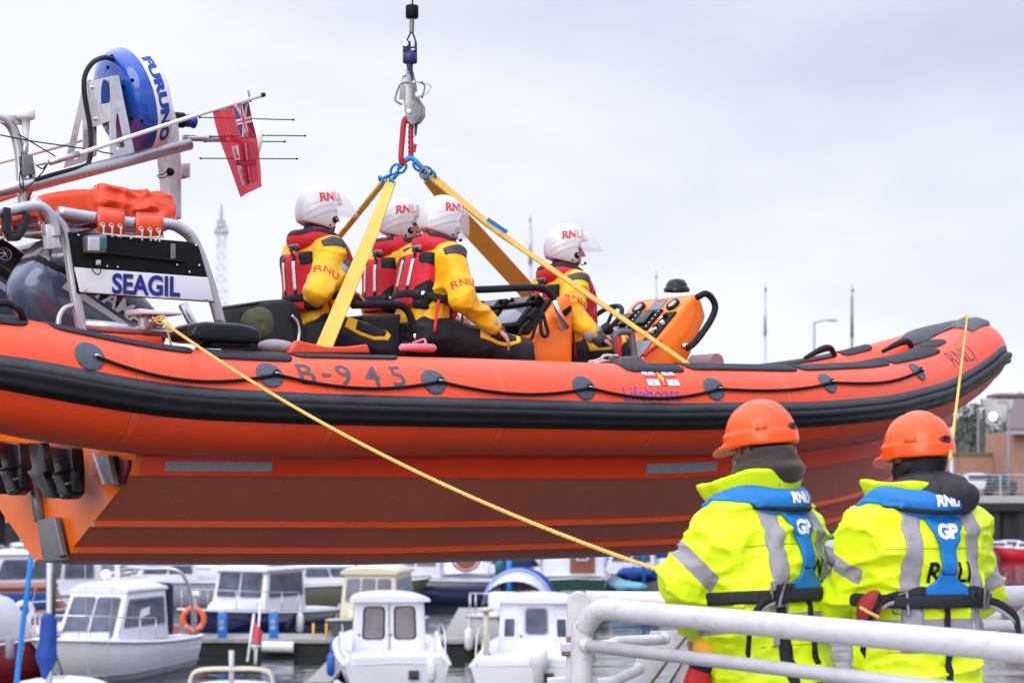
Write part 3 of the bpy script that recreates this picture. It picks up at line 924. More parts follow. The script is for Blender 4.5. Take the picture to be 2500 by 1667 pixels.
# transom
s0 = secs[0]
prof = s0["p1"] + s0["r1"][1:] + s0["p2"][1:] + s0["r2"][1:] + s0["p3"][1:] + [(1.03, s0["b"][1][1]), (1.06, s0["b"][2][1]), (1.05, 0.95)]
poly = [(0, -y, z) for y, z in prof][::-1] + [(0, y, z) for y, z in prof]
mb = MB(); mb.prism([(0.0, y, z) for _, y, z in poly], (-0.03, 0, 0)); mb.build("transom", m_transom, LB)
# reflective strips along the chine band
def band_patch(x0, x1, y0, y1):
    a0, a1 = bp(x0, (y0 + y1) / 2, -1.045), bp(x1, (y0 + y1) / 2, -1.045)
    mb = MB(); rows = []
    for k in range(25):
        X = a0.x + (a1.x - a0.x) * k / 24
        yc = tab(YC, X); zc, zb = zpix(X, -yc - 0.03, CHINE), zpix(X, -yc - 0.07, BANDT)
        o = lambda f, h: (X, -(yc + 0.03 + 0.03 * f + h), zc + (zb - zc) * f)
        rows.append([o(.25, -.004), o(.25, .004), o(.5, .004), o(.78, .004), o(.78, -.004)])
    mb.grid(rows, smooth=False); mb.build("reflective_strip", m_reflect, LB, recalc=True)
band_patch(402, 663, 1130, 1156); band_patch(1578, 1760, 1140, 1160)
# deck and inner sides
mb = MB(); mb.prism([(0.02, -1.0, 0.60), (4.6, -0.9, 0.60), (5.9, -0.45, 0.72), (5.9, 0.45, 0.72), (4.6, 0.9, 0.60), (0.02, 1.0, 0.60)], (0, 0, 0.04))
mb.build("deck", mat("grey_deck", (0.10, 0.10, 0.11), 0.7), LB)

# ------------------------------------------------------------------ gear on the transom
def xplate(pts, Xb, th, name, m, bevel=0.006, parent=LB):
    mb = MB(); q = [bp(x, y, None, Xb) for x, y in pts]
    mb.prism(q, (th, 0, 0), bevel); return mb.build(name, m, parent, recalc=True)
xplate([(88, 1268), (132, 1262), (150, 1368), (104, 1371)], -0.075, 0.045, "transducer_case", m_darksteel)
xplate([(122, 1264), (132, 1262), (153, 1355), (143, 1362)], -0.085, 0.03, "transducer_flange", m_darksteel)
mb = MB(); mb.tube([bp(78, 1150, None, -0.05), bp(98, 1270, None, -0.05)], 0.03, 14); mb.build("transom_pipe", mat("painted_pipe", (0.27, 0.26, 0.30), 0.35, metal=0.4), LB)
for sh in (0, -128):
    o = lambda l: [(x + sh, y - 10 * (sh != 0)) for x, y in l]
    mb = MB()
    mb.prism([bp(x, y, None, -0.30) for x, y in o([(66, 1080), (98, 1080), (112, 1150), (104, 1158), (126, 1216), (108, 1213), (64, 1151), (78, 1142)])], (0.05, 0, 0), 0.006)
    mb.prism([bp(x, y, None, -0.20) for x, y in o([(118, 1085), (172, 1092), (177, 1150), (177, 1205), (163, 1219), (146, 1219), (108, 1158), (120, 1148)])], (0.07, 0, 0), 0.012)
    mb.prism([bp(x, y, None, -0.215) for x, y in o([(122, 1157), (174, 1143), (175, 1147), (124, 1160)])], (0.02, 0, 0))
    br = mb.build("engine_bracket", m_blackgloss, LB, recalc=True)
    for x, y, r in ((154, 1209, 0.012), (168, 1180, 0.009), (104, 1143, 0.011)):
        mb = MB(); p = bp(x + sh, y - 10 * (sh != 0), None, -0.20); mb.cyl(p, p + Vector((-0.025, 0, 0)), r); mb.build("bolt", m_steel, br)
xplate([(228, 1106), (262, 1110), (276, 1183), (254, 1182)], -0.10, 0.035, "transom_bracket", m_darksteel)
xplate([(222, 1106), (227, 1106), (254, 1182), (248, 1182)], -0.12, 0.03, "transom_bracket", m_aluplate, 0.002)
mb = MB(); mb.tube([bp(x, y, None, -0.06) for x, y in ((262, 1118), (284, 1120), (287, 1140), (277, 1154))], 0.016, 10); mb.build("hook", m_black, LB)
xplate([(290, 1120), (312, 1122), (310, 1146), (298, 1183), (283, 1158)], -0.05, 0.02, "maroon_tag", mat("maroon_plastic", (0.13, 0.012, 0.03), 0.4), 0.004)
# engines, tilted up
def engine(cpx, cpy, Y, letters):
    c = bp(cpx, cpy, Y)
    E = thing("outboard_engine", "", "engine")
    del E["category"]; del E["label"]
    E.parent = LB; E.location = c; E.rotation_euler = (0, R(36), 0)
    def f(p):
        a = rbox(p, (0, 0, 0), (0.43, 0.215, 0.26), 0.14)
        b_ = ell(p, (-0.02, 0, 0.02), (0.50, 0.245, 0.30))
        d = smin(smax(a, b_, 0.06), rbox(p, (0.22, 0, -0.12), (0.26, 0.17, 0.15), 0.09), 0.08)
        d = d + 0.012 * np.exp(-((p[:, 2] - 0.075 - 0.12 * p[:, 0]) / 0.012) ** 2)
        return d
    o = soft("cowl", f, (-0.6, -0.3, -0.36), (0.6, 0.3, 0.36), 0.016, [m_cowl, m_cowldark, m_black], E,
             matfn=lambda c: np.where(np.abs(c[:, 2] - 0.075 - 0.12 * c[:, 0]) < 0.017, 2, np.where(c[:, 2] > 0.075 + 0.12 * c[:, 0], 1, 0)))
    bv = bvh_of(o)
    mb = MB(); lay(text_bm("YAMAHA", 0.115, 0.003, 0.04, 0.48), caster(bv, (0.12, -0.5, 0.13), (1, 0, 0.12), (0, 0, 1), (0, 1, -0.1), 0.003), mb); mb.build("lettering", m_silver, o)
    mb = MB(); fn = caster(bv, (-0.33, -0.5, 0.15), (1, 0, 0), (0, 0, 1), (0.25, 1, 0), 0.003)
    ring = [(0.036 * math.cos(k), 0.036 * math.sin(k)) for k in np.linspace(0, 2 * math.pi, 33)]; 
    mb.tube([fn(x, y, 0) for x, y in ring], 0.0022, 6)
    for k in range(3):
        a = R(90 + 60 * k); mb.tube([fn(-0.026 * math.cos(a), -0.026 * math.sin(a), 0), fn(0.026 * math.cos(a), 0.026 * math.sin(a), 0)], 0.0022, 6)
    mb.build("badge", m_silver, o)
    mb = MB(); lay(outline([(-0.3, -0.018), (0.42, -0.018), (0.42, 0.0), (-0.3, 0.018)], 0.04), caster(bv, (0.05, -0.5, 0.05), (1, 0, 0.12), (0, 0, 1), (0, 1, -0.1), 0.003), mb); mb.build("stripe", m_silver, o)
    return E
engine(212, 772, -0.34, True); engine(30, 752, 0.42, False)
# aft tarpaulin edge, moulded handle, olive bag
def yplate(pts, Yb, th, name, m, bevel=0.006, parent=LB):
    mb = MB(); mb.prism([bp(x, y, Yb) for x, y in pts], (0, th, 0), bevel); return mb.build(name, m, parent, recalc=True)
mb = MB()
s, th = tfind(20, 795); s2 = tfind(-5, 800)[0]
mb.tube([tpt(s - 0.10, 1.3, 0.0), tpt(s - 0.08, 1.3, 0.06), tpt(s, 1.25, 0.075), tpt(s + 0.06, 1.2, 0.05), tpt(s + 0.08, 1.15, 0.0)], 0.018, 10); mb.build("grab_handle", m_rubber, LB)
strip(s - 0.14, s + 0.10, 0.95, 1.6, False, 0.06, 0.01)
# ------------------------------------------------------------------ A-frame, name board, radar and aerials (all bolted to the lifeboat)
def ytube(pts, Yb, r, name, m=None, n=14, sm=6, parent=LB):
    """pts: pixels, or (px, py, own Y)"""
    q = [bp(p[0], p[1], p[2] if len(p) > 2 else Yb) for p in pts]
    mb = MB(); mb.tube(smooth_path(q, sm) if sm and len(q) > 2 else q, r, n)
    return mb.build(name, m or m_alu, parent)
for mir in (False, True):
    def leg(pts, Yb, r, name, **k):
        o = ytube(pts, Yb, r, name, **k)
        if mir:
            for v in o.data.vertices: v.co.y *= -1
            o.data.flip_normals()
        return o
    leg([(78, 488), (110, 515), (142, 540), (160, 572), (172, 640), (184, 720), (205, 830)], -0.86, 0.028, "frame_tube")
    leg([(143, 518), (240, 533), (340, 546), (412, 547), (448, 563), (474, 592), (505, 672), (541, 800)], -0.86, 0.029, "frame_tube")
    leg([(205, 792), (345, 805), (400, 812), (470, 820)], -0.86, 0.027, "frame_tube", sm=0)
    leg([(183, 745), (160, 752), (146, 772), (141, 805)], -0.86, 0.014, "grab_rail")
    leg([(445, 742), (478, 806), (500, 850)], -0.55, 0.024, "frame_tube", sm=0)
ytube([(-60, 520), (20, 515), (70, 506), (95, 505), (115, 518), (130, 548), (134, 580)], -0.93, 0.029, "frame_tube")
ytube([(112, 563, -0.9), (112, 563, 0.9)], -0.9, 0.02, "cross_tube", sm=0)
yplate([(112, 548), (136, 548), (152, 606), (116, 608)], -0.95, 0.05, "clamp_plate", m_aluplate, 0.004)
ytube([(172, 624, -0.86), (134, 626, -0.7)], -0.86, 0.018, "cross_tube", sm=0)
mb = MB()
p1 = bp(335, 546, -0.86); mb.tube([p1, Vector((p1.x, 0.86, p1.z))], 0.027, 14); mb.build("cross_tube", m_alu, LB)
# hoop at far left
ytube([(-40, 282), (0, 288), (26, 306), (42, 345), (50, 400), (54, 475), (60, 510)], -0.30, 0.026, "frame_tube")
ytube([(62, 487), (80, 440), (70, 395)], -0.30, 0.020, "frame_tube", sm=0)
yplate([(0, 282), (46, 279), (62, 292), (55, 305), (0, 300)], -0.32, 0.02, "mounting_plate", m_aluplate, 0.003)
# name board
B_Y = -0.90
bd = yplate([(168, 566), (462, 590), (486, 600), (525, 738), (190, 716)], B_Y, 0.02, "name_board", m_black, 0.006)
yplate([(182, 652), (508, 677), (523, 736), (196, 713)], B_Y - 0.006, 0.012, "board_face", m_board, 0.004, bd)
def on_board(px, py):
    a, b_ = bp(196, 690, B_Y - 0.009), bp(508, 705, B_Y - 0.009)
    U = (b_ - a).normalized(); o = bp(px, py, B_Y - 0.009)
    return flat_at(o, U, Vector((0, 0, 1)), 0.0)
for ch, dx in (("SEAGIL", 0),):
    f = on_board(357, 696)
    bm = text_bm(ch, 0.135, 0.004, 0, 0.365); mb = MB()
    for v in bm.verts: v.co += Vector((0.004, -0.004, 0))
    lay(bm, f, mb); mb.build("lettering_edge", m_gold, bd)
    mb = MB(); lay(text_bm(ch, 0.135, 0.004, 0, 0.365), lambda x, y, h: f(x, y, h + 0.002), mb); mb.build("lettering", m_navy, bd)
for x, y in ((189, 575), (287, 578), (317, 583), (377, 588), (476, 600), (484, 648), (460, 664), (206, 708), (501, 730), (259, 650), (285, 652), (430, 647)):
    p = bp(x, y, B_Y); mb = MB(); mb.lathe([(0.006, 0), (0.006, 0.003), (0.003, 0.006), (0.0, 0.0065)], p + Vector((0, -0.011, 0)) * (1 if y < 690 else 1), (0, -1, 0), 10); mb.build("screw", m_steel, bd)
yplate([(214, 574), (263, 572), (262, 617), (215, 616)], B_Y - 0.07, 0.07, "lamp_housing", m_darksteel, 0.012, bd)
yplate([(216, 579), (244, 579), (244, 612), (216, 612)], B_Y - 0.075, 0.02, "lamp_face", m_aluplate, 0.003, bd)
yplate([(245, 579), (262, 579), (262, 612), (245, 612)], B_Y - 0.074, 0.03, "lamp_glass", m_glassgreen, 0.006, bd)
yplate([(418, 595), (429, 595), (429, 632), (418, 632)], B_Y - 0.012, 0.012, "reflective_strip", m_darksteel, 0.002, bd)
yplate([(236, 634), (247, 634), (247, 647), (236, 647)], B_Y - 0.03, 0.02, "cable_gland", m_aluplate, 0.004, bd)
q = [bp(x, y, B_Y - 0.03) for x, y in ((241, 645), (246, 660), (240, 670), (230, 665), (222, 650), (220, 638))]
mb = MB(); mb.tube(smooth_path(q, 5), 0.003, 6); mb.build("lamp_cable", m_cable, bd)
yplate([(205, 608), (455, 636), (457, 641), (205, 614)], B_Y - 0.02, 0.02, "board_ledge", m_black, 0.002, bd)
# port board
mb = MB(); mb.prism([bp(x, y, 0.80) for x, y in ((-60, 612), (100, 617), (120, 690), (-60, 682))], (0, 0.02, 0), 0.004); mb.build("name_board", m_black, LB)
yplate([(106, 630), (128, 632), (140, 664), (108, 666)], 0.79, 0.02, "clamp_plate", m_aluplate, 0.003)
# mast tubes
ytube([(-20, 470), (86, 447), (465, 352)], -0.35, 0.030, "mast_tube", sm=0)
ytube([(-60, 500), (60, 460), (440, 360)], 0.35, 0.030, "mast_tube", sm=0)
yplate([(403, 266), (412, 262), (425, 266), (436, 300), (444, 400), (444, 535), (425, 532), (412, 480), (400, 360)], -0.08, 0.10, "mast_leg", m_aluplate, 0.008)
ytube([(200, 342, 0.5), (0, 396, 0.5)], 0.5, 0.012, "whip_aerial", m_white, 10, 0)
# radar bracket
def holed(outer, hole, Yb, th, name, m=m_aluplate):
    mb = MB(); bm = bmesh.new()
    O_ = [bp(x, y, Yb) for x, y in outer]; H_ = [bp(x, y, Yb) for x, y in hole]
    es = []
    for L in (O_, H_):
        vs = [bm.verts.new(p) for p in L]
        es += [bm.edges.new((vs[i], vs[(i + 1) % len(vs)])) for i in range(len(vs))]
    bmesh.ops.triangle_fill(bm, edges=es, use_beauty=True)
    r = bmesh.ops.extrude_face_region(bm, geom=bm.faces[:])
    bmesh.ops.translate(bm, vec=(0, th, 0), verts=[g for g in r['geom'] if isinstance(g, bmesh.types.BMVert)])
    bmesh.ops.recalc_face_normals(bm, faces=bm.faces[:]); mb.bm(bm, False)
    return mb.build(name, m, LB)
holed([(269, 186), (290, 184), (296, 215), (329, 375), (270, 392), (268, 300)], [(285, 276), (289, 280), (306, 358), (285, 366), (283, 300)], -0.30, 0.008, "radar_bracket")
holed([(204, 204), (222, 194), (236, 300), (236, 380), (200, 398), (156, 411)], [(199, 292), (203, 292), (203, 374), (186, 390), (178, 388)], 0.14, 0.008, "radar_bracket")
a, b_ = bp(213, 200, 0.14), bp(269, 187, -0.30); c, d_ = bp(268, 295, -0.30), bp(222, 312, 0.14)
nn = (b_ - a).cross(d_ - a).normalized()
mb = MB(); mb.prism([a, b_, c, d_], nn * 0.006); mb.build("radar_bracket", m_aluplate, LB, recalc=True)
mid = lambda u, v: a.lerp(b_, u).lerp(d_.lerp(c, u), v) + nn * (-0.004 if nn.dot(Vector((-1, 0, 0))) < 0 else 0.008)
mb = MB(); hc = mid(0.82, 0.5); e1 = (b_ - a).normalized(); e2 = e1.cross(nn)
hp = [hc + e1 * (0.085 * math.cos(k)) + e2 * (0.105 * math.sin(k)) for k in np.linspace(0, 2 * math.pi, 25)[:-1]]
mb.add(hp, [list(range(24))], False); mb.build("radar_recess", mat("blue_recess", (0.006, 0.05, 0.30), 0.7, spec=0.1), LB)
for u, v in ((0.25, 0.15), (0.3, 0.85)):
    mb = MB(); p = mid(u, v); mb.cyl(p - nn * 0.012, p + nn * 0.012, 0.012, n=6); mb.build("bolt", m_steel, LB)
# radar dome on its side
rc = bp(318, 246, -0.06); rax = Vector((math.cos(R(17)), 0, math.sin(R(17))))
prof_b = [(0.0, -0.125), (0.10, -0.125), (0.19, -0.115), (0.25, -0.085), (0.278, -0.045), (0.286, 0.0)]
prof_w = [(0.286, 0.0), (0.293, 0.003), (0.293, 0.075), (0.286, 0.090), (0.268, 0.105), (0.2, 0.135), (0.1, 0.152), (0.0, 0.156)]
mb = MB(); mb.lathe(prof_b, rc, rax, 64); mb.lathe([(0.0, -0.14), (0.13, -0.14), (0.15, -0.115)], rc, rax, 40); rd = mb.build("radar_dome", m_radarblue, LB, recalc=True)
mb = MB(); mb.lathe(prof_w, rc, rax, 64); mb.build("radar_rim", m_white, rd, recalc=True)
# lettering runs round the rim on the starboard side
ru = Vector((-math.sin(R(17)), 0, math.cos(R(17)))); rv = Vector((0, -1, 0))
def rimfn(x, y, h):
    ang = R(-8) - x / 0.293                    # reading downwards
    return rc + rax * (0.040 + y) + (rv * math.cos(ang) + ru * math.sin(ang)) * (0.2955 + h)
mb = MB(); lay(text_bm("FURUNO", 0.068, 0.004, 0.02, 0.50), rimfn, mb); mb.build("lettering", mat("blue_lettering", lin((20, 70, 160)), 0.4), rd)
for k, (rr, hh) in enumerate(((0.2, -0.10), (0.255, -0.07))):
    for ang in (R(70), R(20), R(-30)):
        mb = MB(); p = rc + rax * (hh - 0.012) + (rv * math.cos(ang) + ru * math.sin(ang)) * rr
        mb.cyl(p - rax * 0.004, p + rax * 0.006, 0.010, n=12); mb.build("screw", m_black, rd)
q = [bp(x, y, Y) for x, y, Y in ((278, 146, -0.16), (255, 141, -0.22), (228, 152, -0.30), (209, 180, -0.33), (205, 215, -0.34), (211, 260, -0.34), (219, 305, -0.34), (222, 350, -0.34), (217, 395, -0.34), (200, 408, -0.36), (130, 427, -0.37), (85, 441, -0.37))]
mb = MB(); mb.tube(smooth_path(q, 6), 0.0135, 10); mb.build("radar_cable", m_cable, LB)
# GPS mushroom, whip with joint, blue lamp, loudhailer, direction finder
g = bp(63, 300, -0.34)
mb = MB(); mb.lathe([(0, 0.075), (0.035, 0.072), (0.046, 0.062), (0.047, 0.03), (0.042, 0.018), (0.022, 0.012), (0.018, -0.04), (0.015, -0.06), (0.013, -0.15), (0, -0.15)], g, (0, 0, 1), 24); mb.build("satellite_aerial", m_white, LB)
ytube([(63, 345), (60, 385)], -0.34, 0.014, "aerial_stem", m_alu, 12, 0)
yplate([(54, 378), (80, 376), (88, 424), (60, 430)], -0.37, 0.06, "junction_box", m_darksteel, 0.006)
ytube([(121, 397), (192, 376)], -0.42, 0.016, "aerial_mount", m_alu, 12, 0)
ytube([(192, 376), (400, 307), (510, 272), (636, 234)], -0.42, 0.0115, "whip_aerial", m_white, 12, 0)
ytube([(636, 234), (646, 231)], -0.42, 0.012, "aerial_tip", m_cable, 10, 0)
ytube([(88, 402), (110, 398), (122, 396)], -0.42, 0.009, "aerial_hinge", m_steel, 10, 0)
for l in ([(90, 405), (104, 412), (116, 400), (100, 425), (60, 462), (48, 440), (52, 400)], [(53, 380), (50, 410), (56, 440), (58, 470)], [(0, 330), (80, 345), (205, 363)], [(45, 328), (90, 355), (135, 382)], [(230, 365), (250, 372), (276, 376)]):
    ytube(l, -0.40, 0.0035, "wire", m_cable, 6)
p0, p1, p2 = bp(430, 293, -0.02), bp(447, 294, -0.02), bp(478, 296, -0.02)
mb = MB(); mb.cyl(p0, p1, 0.042, n=24); lb_ = mb.build("blue_lamp", m_black, LB)
mb = MB(); mb.lathe([(0.036, 0), (0.036, 0.055), (0.041, 0.058), (0.041, 0.068), (0.03, 0.075), (0, 0.075)], p1, (p2 - p1), 24); mb.build("lamp_glass", m_lampblue, lb_)
ytube([(448, 337), (548, 339)], 0.0, 0.018, "aerial_arm", m_alu, 12, 0)
hc = bp(612, 342, 0.0)
mb = MB(); mb.lathe([(0.02, -0.12), (0.03, -0.05), (0.10, -0.01), (0.115, 0.0), (0.115, 0.012), (0.06, 0.02), (0, 0.022)], hc, (0.86, 0, 0), 32); mb.build("loudhailer", m_white, LB, recalc=True)
for (x0, y0), (x1, y1) in (((488, 287), (716, 293)), ((514, 334), (640, 331)), ((640, 331), (745, 332)), ((500, 346), (695, 346)), ((490, 387), (725, 388))):
    yo = {287: 0.06, 334: -0.05, 331: 0.0, 346: 0.12, 387: 0.03}[y0]
    o = ytube([(x0, y0), (x1, y1)], yo, 0.0032, "direction_finder_rod", m_cable, 8, 0)
    for e in ((x0, y0), (x1, y1)):
        pp = bp(*e, yo); mb = MB(); mb.ball(pp, 0.006, 8, (1.6, 1, 1)); mb.build("rod_tip", m_cable, o)
yplate([(446, 398), (466, 397), (466, 432), (458, 435), (446, 430)], 0.0, 0.09, "loudspeaker", m_aluplate, 0.008)
ytube([(412, 410), (400, 425), (386, 428), (388, 434), (404, 432), (418, 420)], -0.10, 0.003, "wire", m_cable, 6)
mb = MB(); p = bp(416, 420, -0.10); mb.ball(p, 0.022, 14); mb.build("plug", m_black, LB)
# righting bag: folded orange tarpaulin lashed over the frame
bc = bp(270, 504, -0.45)
A_, B_ = bp(70, 512, -0.45), bp(446, 512, -0.45)
Lb = B_.x - A_.x
def bagf(p):
    x = (p[:, 0] - A_.x) / Lb
    top = np.interp(x, [0, 0.12, 0.3, 0.6, 0.85, 0.95, 1.0], [-0.02, 0.035, 0.075, 0.105, 0.115, 0.07, -0.03]) + bc.z - 0.005
    zc = (top + bc.z - 0.075) / 2; hz = (top - bc.z + 0.075) / 2
    q = np.stack([np.maximum(np.abs(x - 0.5) * Lb - (Lb / 2 - 0.05), 0), np.maximum(np.abs(p[:, 1] - 0.03) - 0.42, 0), np.maximum(np.abs(p[:, 2] - zc) - np.maximum(hz - 0.03, 0.01), 0)], 1)
    d = np.linalg.norm(q, axis=1) - 0.035
    a = vnoise(p, (7, 3, 9), 3) * 0.5 + vnoise(p + 3, (15, 5, 15), 5) * 0.35
    fold = 1 - np.abs(a) * 2.2
    front = np.clip((x - 0.38) / 0.12, 0, 1) * np.clip((-p[:, 1] - 0.1) / 0.2, 0, 1)
    w2 = p + 0.03 * np.stack([vnoise(p, (8, 8, 8), 40 + k) for k in range(3)], 1)
    rg_ = (1 - np.abs(vnoise(w2, (6, 3, 10), 44))) ** 3 + 0.6 * (1 - np.abs(vnoise(w2, (13, 5, 17), 47))) ** 3
    d = d - 0.030 * (rg_ - 0.5) * (0.22 + 1.0 * front) - 0.005 * fold
    d = d + 0.02 * front * np.exp(-((x - 0.43 + 0.15 * (p[:, 2] - bc.z)) / 0.018) ** 2)
    return d * 0.8
soft("righting_bag", bagf, (A_.x - 0.06, -0.5, bc.z - 0.16), (B_.x + 0.06, 0.52, bc.z + 0.17), 0.0095, m_bag, LB, smooth=1)
for x0, x1, y0, y1 in ((239, 305, 520, 566), (333, 399, 533, 575), (94, 130, 522, 560), (2, 30, 530, 570)):
    mb = MB(); rows = []
    for k in range(5):
        f = k / 4; rows.append([bp(x0 + (x1 - x0) * f, yy + (y1 - y0) * 0.12 * f * 1.2, -0.895 - o) for yy, o in ((y0 - 16, -0.06), (y0 - 4, 0.0), (y0 + 10, 0.008), (y1, 0.004))])
    mb.grid(rows); fl = mb.build("bag_flap", m_bag, LB)
    sm_ = fl.modifiers.new("thickness", 'SOLIDIFY'); sm_.thickness = 0.006
    for k in range(3):
        f = 0.18 + 0.32 * k; px, py = x0 + (x1 - x0) * f, y0 + (y1 - y0) * (0.62 + 0.12 * f)
        p = bp(px, py, -0.907); mb = MB(); mb.torus(p, (0, 1, 0), 0.0105, 0.0032, 16, 6); mb.build("eyelet", m_steel, fl)
        mb = MB(); laid_rope(mb, [p + Vector((0, 0.004, 0)), p + Vector((0.002, -0.006, -0.012)), p + Vector((0.004, 0.0, -0.055))], 0.0055); mb.build("lashing", m_whiterope, fl)
ytube([(250, 571), (300, 576), (350, 580), (400, 578)], -0.91, 0.005, "lashing", m_whiterope, 6)
ytube([(0, 582), (60, 572), (112, 566)], -0.91, 0.006, "lashing", m_whiterope, 6)
yplate([(12, 505), (13, 560), (27, 587), (50, 587), (66, 562), (76, 522), (66, 520), (54, 552), (46, 572), (34, 574), (27, 556), (27, 508)], -0.98, 0.05, "black_strap", m_webbing, 0.003)
# towing bollard with a white cap plate
mb = MB(); mb.prism([bp(x, y, -1.00) for x, y in ((340, 753), (380, 757), (446, 760), (446, 769), (345, 766))], (0, 0.16, 0), 0.006); mb.build("cleat_plate", m_board, LB)
ytube([(368, 768), (372, 800)], -0.92, 0.024, "cleat_post", m_alu, 14, 0)
yplate([(345, 775), (362, 766), (374, 790), (360, 805), (350, 806)], -0.93, 0.05, "cleat_bracket", m_aluplate, 0.008)
# black moulded cushion on the tube with its base, grey cloth, olive bag
def ybox(pts, Y0, Y1, name, m, bevel=0.02):
    mb = MB(); mb.prism([bp(x, y, Y0) for x, y in pts], (0, Y1 - Y0, 0), bevel); return mb.build(name, m, LB, recalc=True)
ybox([(468, 812), (480, 790), (500, 784), (590, 789), (632, 800), (641, 815), (639, 838), (625, 840), (480, 832), (466, 826)], -1.20, -0.95, "side_cushion", m_blackgloss, 0.022)
ybox([(520, 836), (610, 838), (616, 848), (515, 846)], -1.18, -1.0, "cushion_base", m_black, 0.006)
# seats
ybox([(630, 742), (640, 733), (700, 729), (735, 745), (760, 870), (650, 880), (634, 840)], -0.34, 0.14, "seat_pod", m_seat, 0.03)
ybox([(735, 790), (930, 800), (960, 900), (740, 900)], -0.30, 0.14, "seat_pod", m_seat, 0.03)
ybox([(885, 768), (1080, 765), (1100, 790), (1130, 900), (870, 900)], -0.30, 0.62, "seat_pod", m_seat, 0.03)
ybox([(1050, 830), (1240, 862), (1250, 900), (1050, 900)], -0.25, 0.62, "seat_pod", m_seat, 0.03)
ybox([(1410, 845), (1530, 850), (1530, 900), (1410, 900)], -0.22, 0.22, "seat_pod", m_seat, 0.03)
mb = MB(); q = [bp(x, y, -0.36) for x, y in ((712, 770), (724, 785), (730, 810), (726, 840), (718, 858))]; mb.tube(smooth_path(q, 5), 0.011, 10); mb.build("grab_rail", m_steel, LB)
def padded(pts, Yb, name="grab_rail", base=None):
    ytube(pts, Yb, 0.021, name, m_vestblack, 14, 6)
padded([(860, 745), (900, 744), (965, 743), (992, 755), (1006, 785), (1012, 812)], -0.42)
ytube([(1012, 806), (1015, 842)], -0.42, 0.018, "rail_socket", m_steel, 12, 0); ytube([(1022, 812), (1024, 840)], -0.40, 0.012, "rail_socket", m_steel, 12, 0)
# red trailing strips of orange apron along the tube
mb = MB(); rows = []
for x, y in ((716, 858), (738, 838), (790, 848), (850, 850), (900, 842), (906, 860)):
    rows.append([bp(x, y, -1.12), bp(x, y - 3, -1.02)])
q = [bp(x, y, -1.10) for x, y in ((706, 862), (728, 830), (745, 835), (800, 846), (850, 846), (898, 840), (905, 862))]
mb.prism(q, (0, 0.05, 0.0), 0.008); mb.build("orange_apron", m_tube.copy() if False else m_bag, LB, recalc=True)
mb = MB(); mb.prism([bp(x, y, -0.95) for x, y in ((245, 812), (330, 818), (395, 822), (406, 845), (300, 840))], (0, 0.3, 0), 0.008); mb.build("orange_apron", m_bag, LB, recalc=True)
# instrument consoles
def console(side, Y0, W, name):
    mb = MB(); mb.prism([bp(x, y, Y0) for x, y in side], (0, W, 0), 0.028); return mb.build(name, m_console, LB, recalc=True)
c1 = console([(1302, 900), (1302, 822), (1372, 724), (1393, 722), (1402, 745), (1400, 900)], -0.47, 0.98, "navigator_console")
def panel_fn(p_low, p_top, Y0, px_low, off=0.004):
    """frame on a sloping console face: u across to port, v up the slope"""
    a, b_ = bp(*p_low, Y0), bp(*p_top, Y0)
    V = (b_ - a).normalized(); U = Vector((0, -1, 0)); N = U.cross(V)
    if N.x > 0: N = -N
    return a, U, V, N, (b_ - a).length
def panel_box(fr, u, v, w_, h_, d, name, m, parent, off=0.0, bev=0.006):
    a, U, V, N, L = fr
    mb = MB(); c = a - U * u + V * v
    mb.prism([c + U * (w_ / 2 * i) + V * (h_ / 2 * j) + N * off for i, j in ((-1, -1), (1, -1), (1, 1), (-1, 1))], N * d, bev)
    return mb.build(name, m, parent, recalc=True)
fr1 = panel_fn((1302, 822), (1372, 724), -0.47, 0)
L1 = fr1[4]
panel_box(fr1, 0.46, L1 * 0.50, 0.80, L1 * 0.86, 0.02, "instrument_panel", m_black, c1)
for u in (0.27, 0.60):
    dsp = panel_box(fr1, u, L1 * 0.36, 0.30, L1 * 0.52, 0.05, "chart_display", m_black, c1, 0.02, 0.012)
    panel_box(fr1, u, L1 * 0.37, 0.235, L1 * 0.36, 0.004, "screen", m_screen, dsp, 0.070, 0.001)
    rb_ = panel_box(fr1, u, L1 * 0.80, 0.28, L1 * 0.24, 0.045, "radio_set", m_black, c1, 0.02, 0.01)
    panel_box(fr1, u + 0.03, L1 * 0.80, 0.16, L1 * 0.15, 0.003, "radio_face", m_darksteel, rb_, 0.065, 0.001)
    for k in (-0.11, 0.10):
        a, U, V, N, L = fr1; p = a - U * (u + k) + V * (L * 0.80) + N * 0.065
        mb = MB(); mb.cyl(p, p + N * 0.02, 0.014); mb.build("knob", m_black, rb_)
mb = MB(); a, U, V, N, L = fr1; p = a - U * 0.78 + V * (L * 0.85) + N * 0.05
mb.box(p, (0.16, 0.16, 0.05), None, 0.012); mb.build("radio_set", m_black, c1)
padded([(1130, 708), (1200, 706), (1290, 702), (1328, 706), (1350, 726), (1362, 752)], -0.40)
ytube([(1352, 734), (1366, 768), (1386, 800)], -0.52, 0.016, "rail_socket", m_steel, 12, 0)
yplate([(1358, 772), (1366, 770), (1382, 802), (1374, 806)], -0.50, 0.03, "rail_bracket", m_aluplate, 0.004, c1)
for l in ([(1312, 764), (1296, 782), (1276, 800), (1268, 820), (1280, 833), (1298, 826), (1306, 800), (1318, 772)], [(1322, 762), (1320, 790), (1322, 812), (1330, 822), (1338, 812), (1332, 790), (1326, 766)]):
    q = smooth_path([bp(x, y, -0.53) for x, y in l], 10); mb = MB(); laid_rope(mb, q, 0.012, 2, 0.016, 5, 0.003); mb.build("coiled_cord", m_cable, c1)
yplate([(1292, 772), (1312, 748), (1322, 758), (1302, 786)], -0.55, 0.04, "handset", m_black, 0.01, c1)
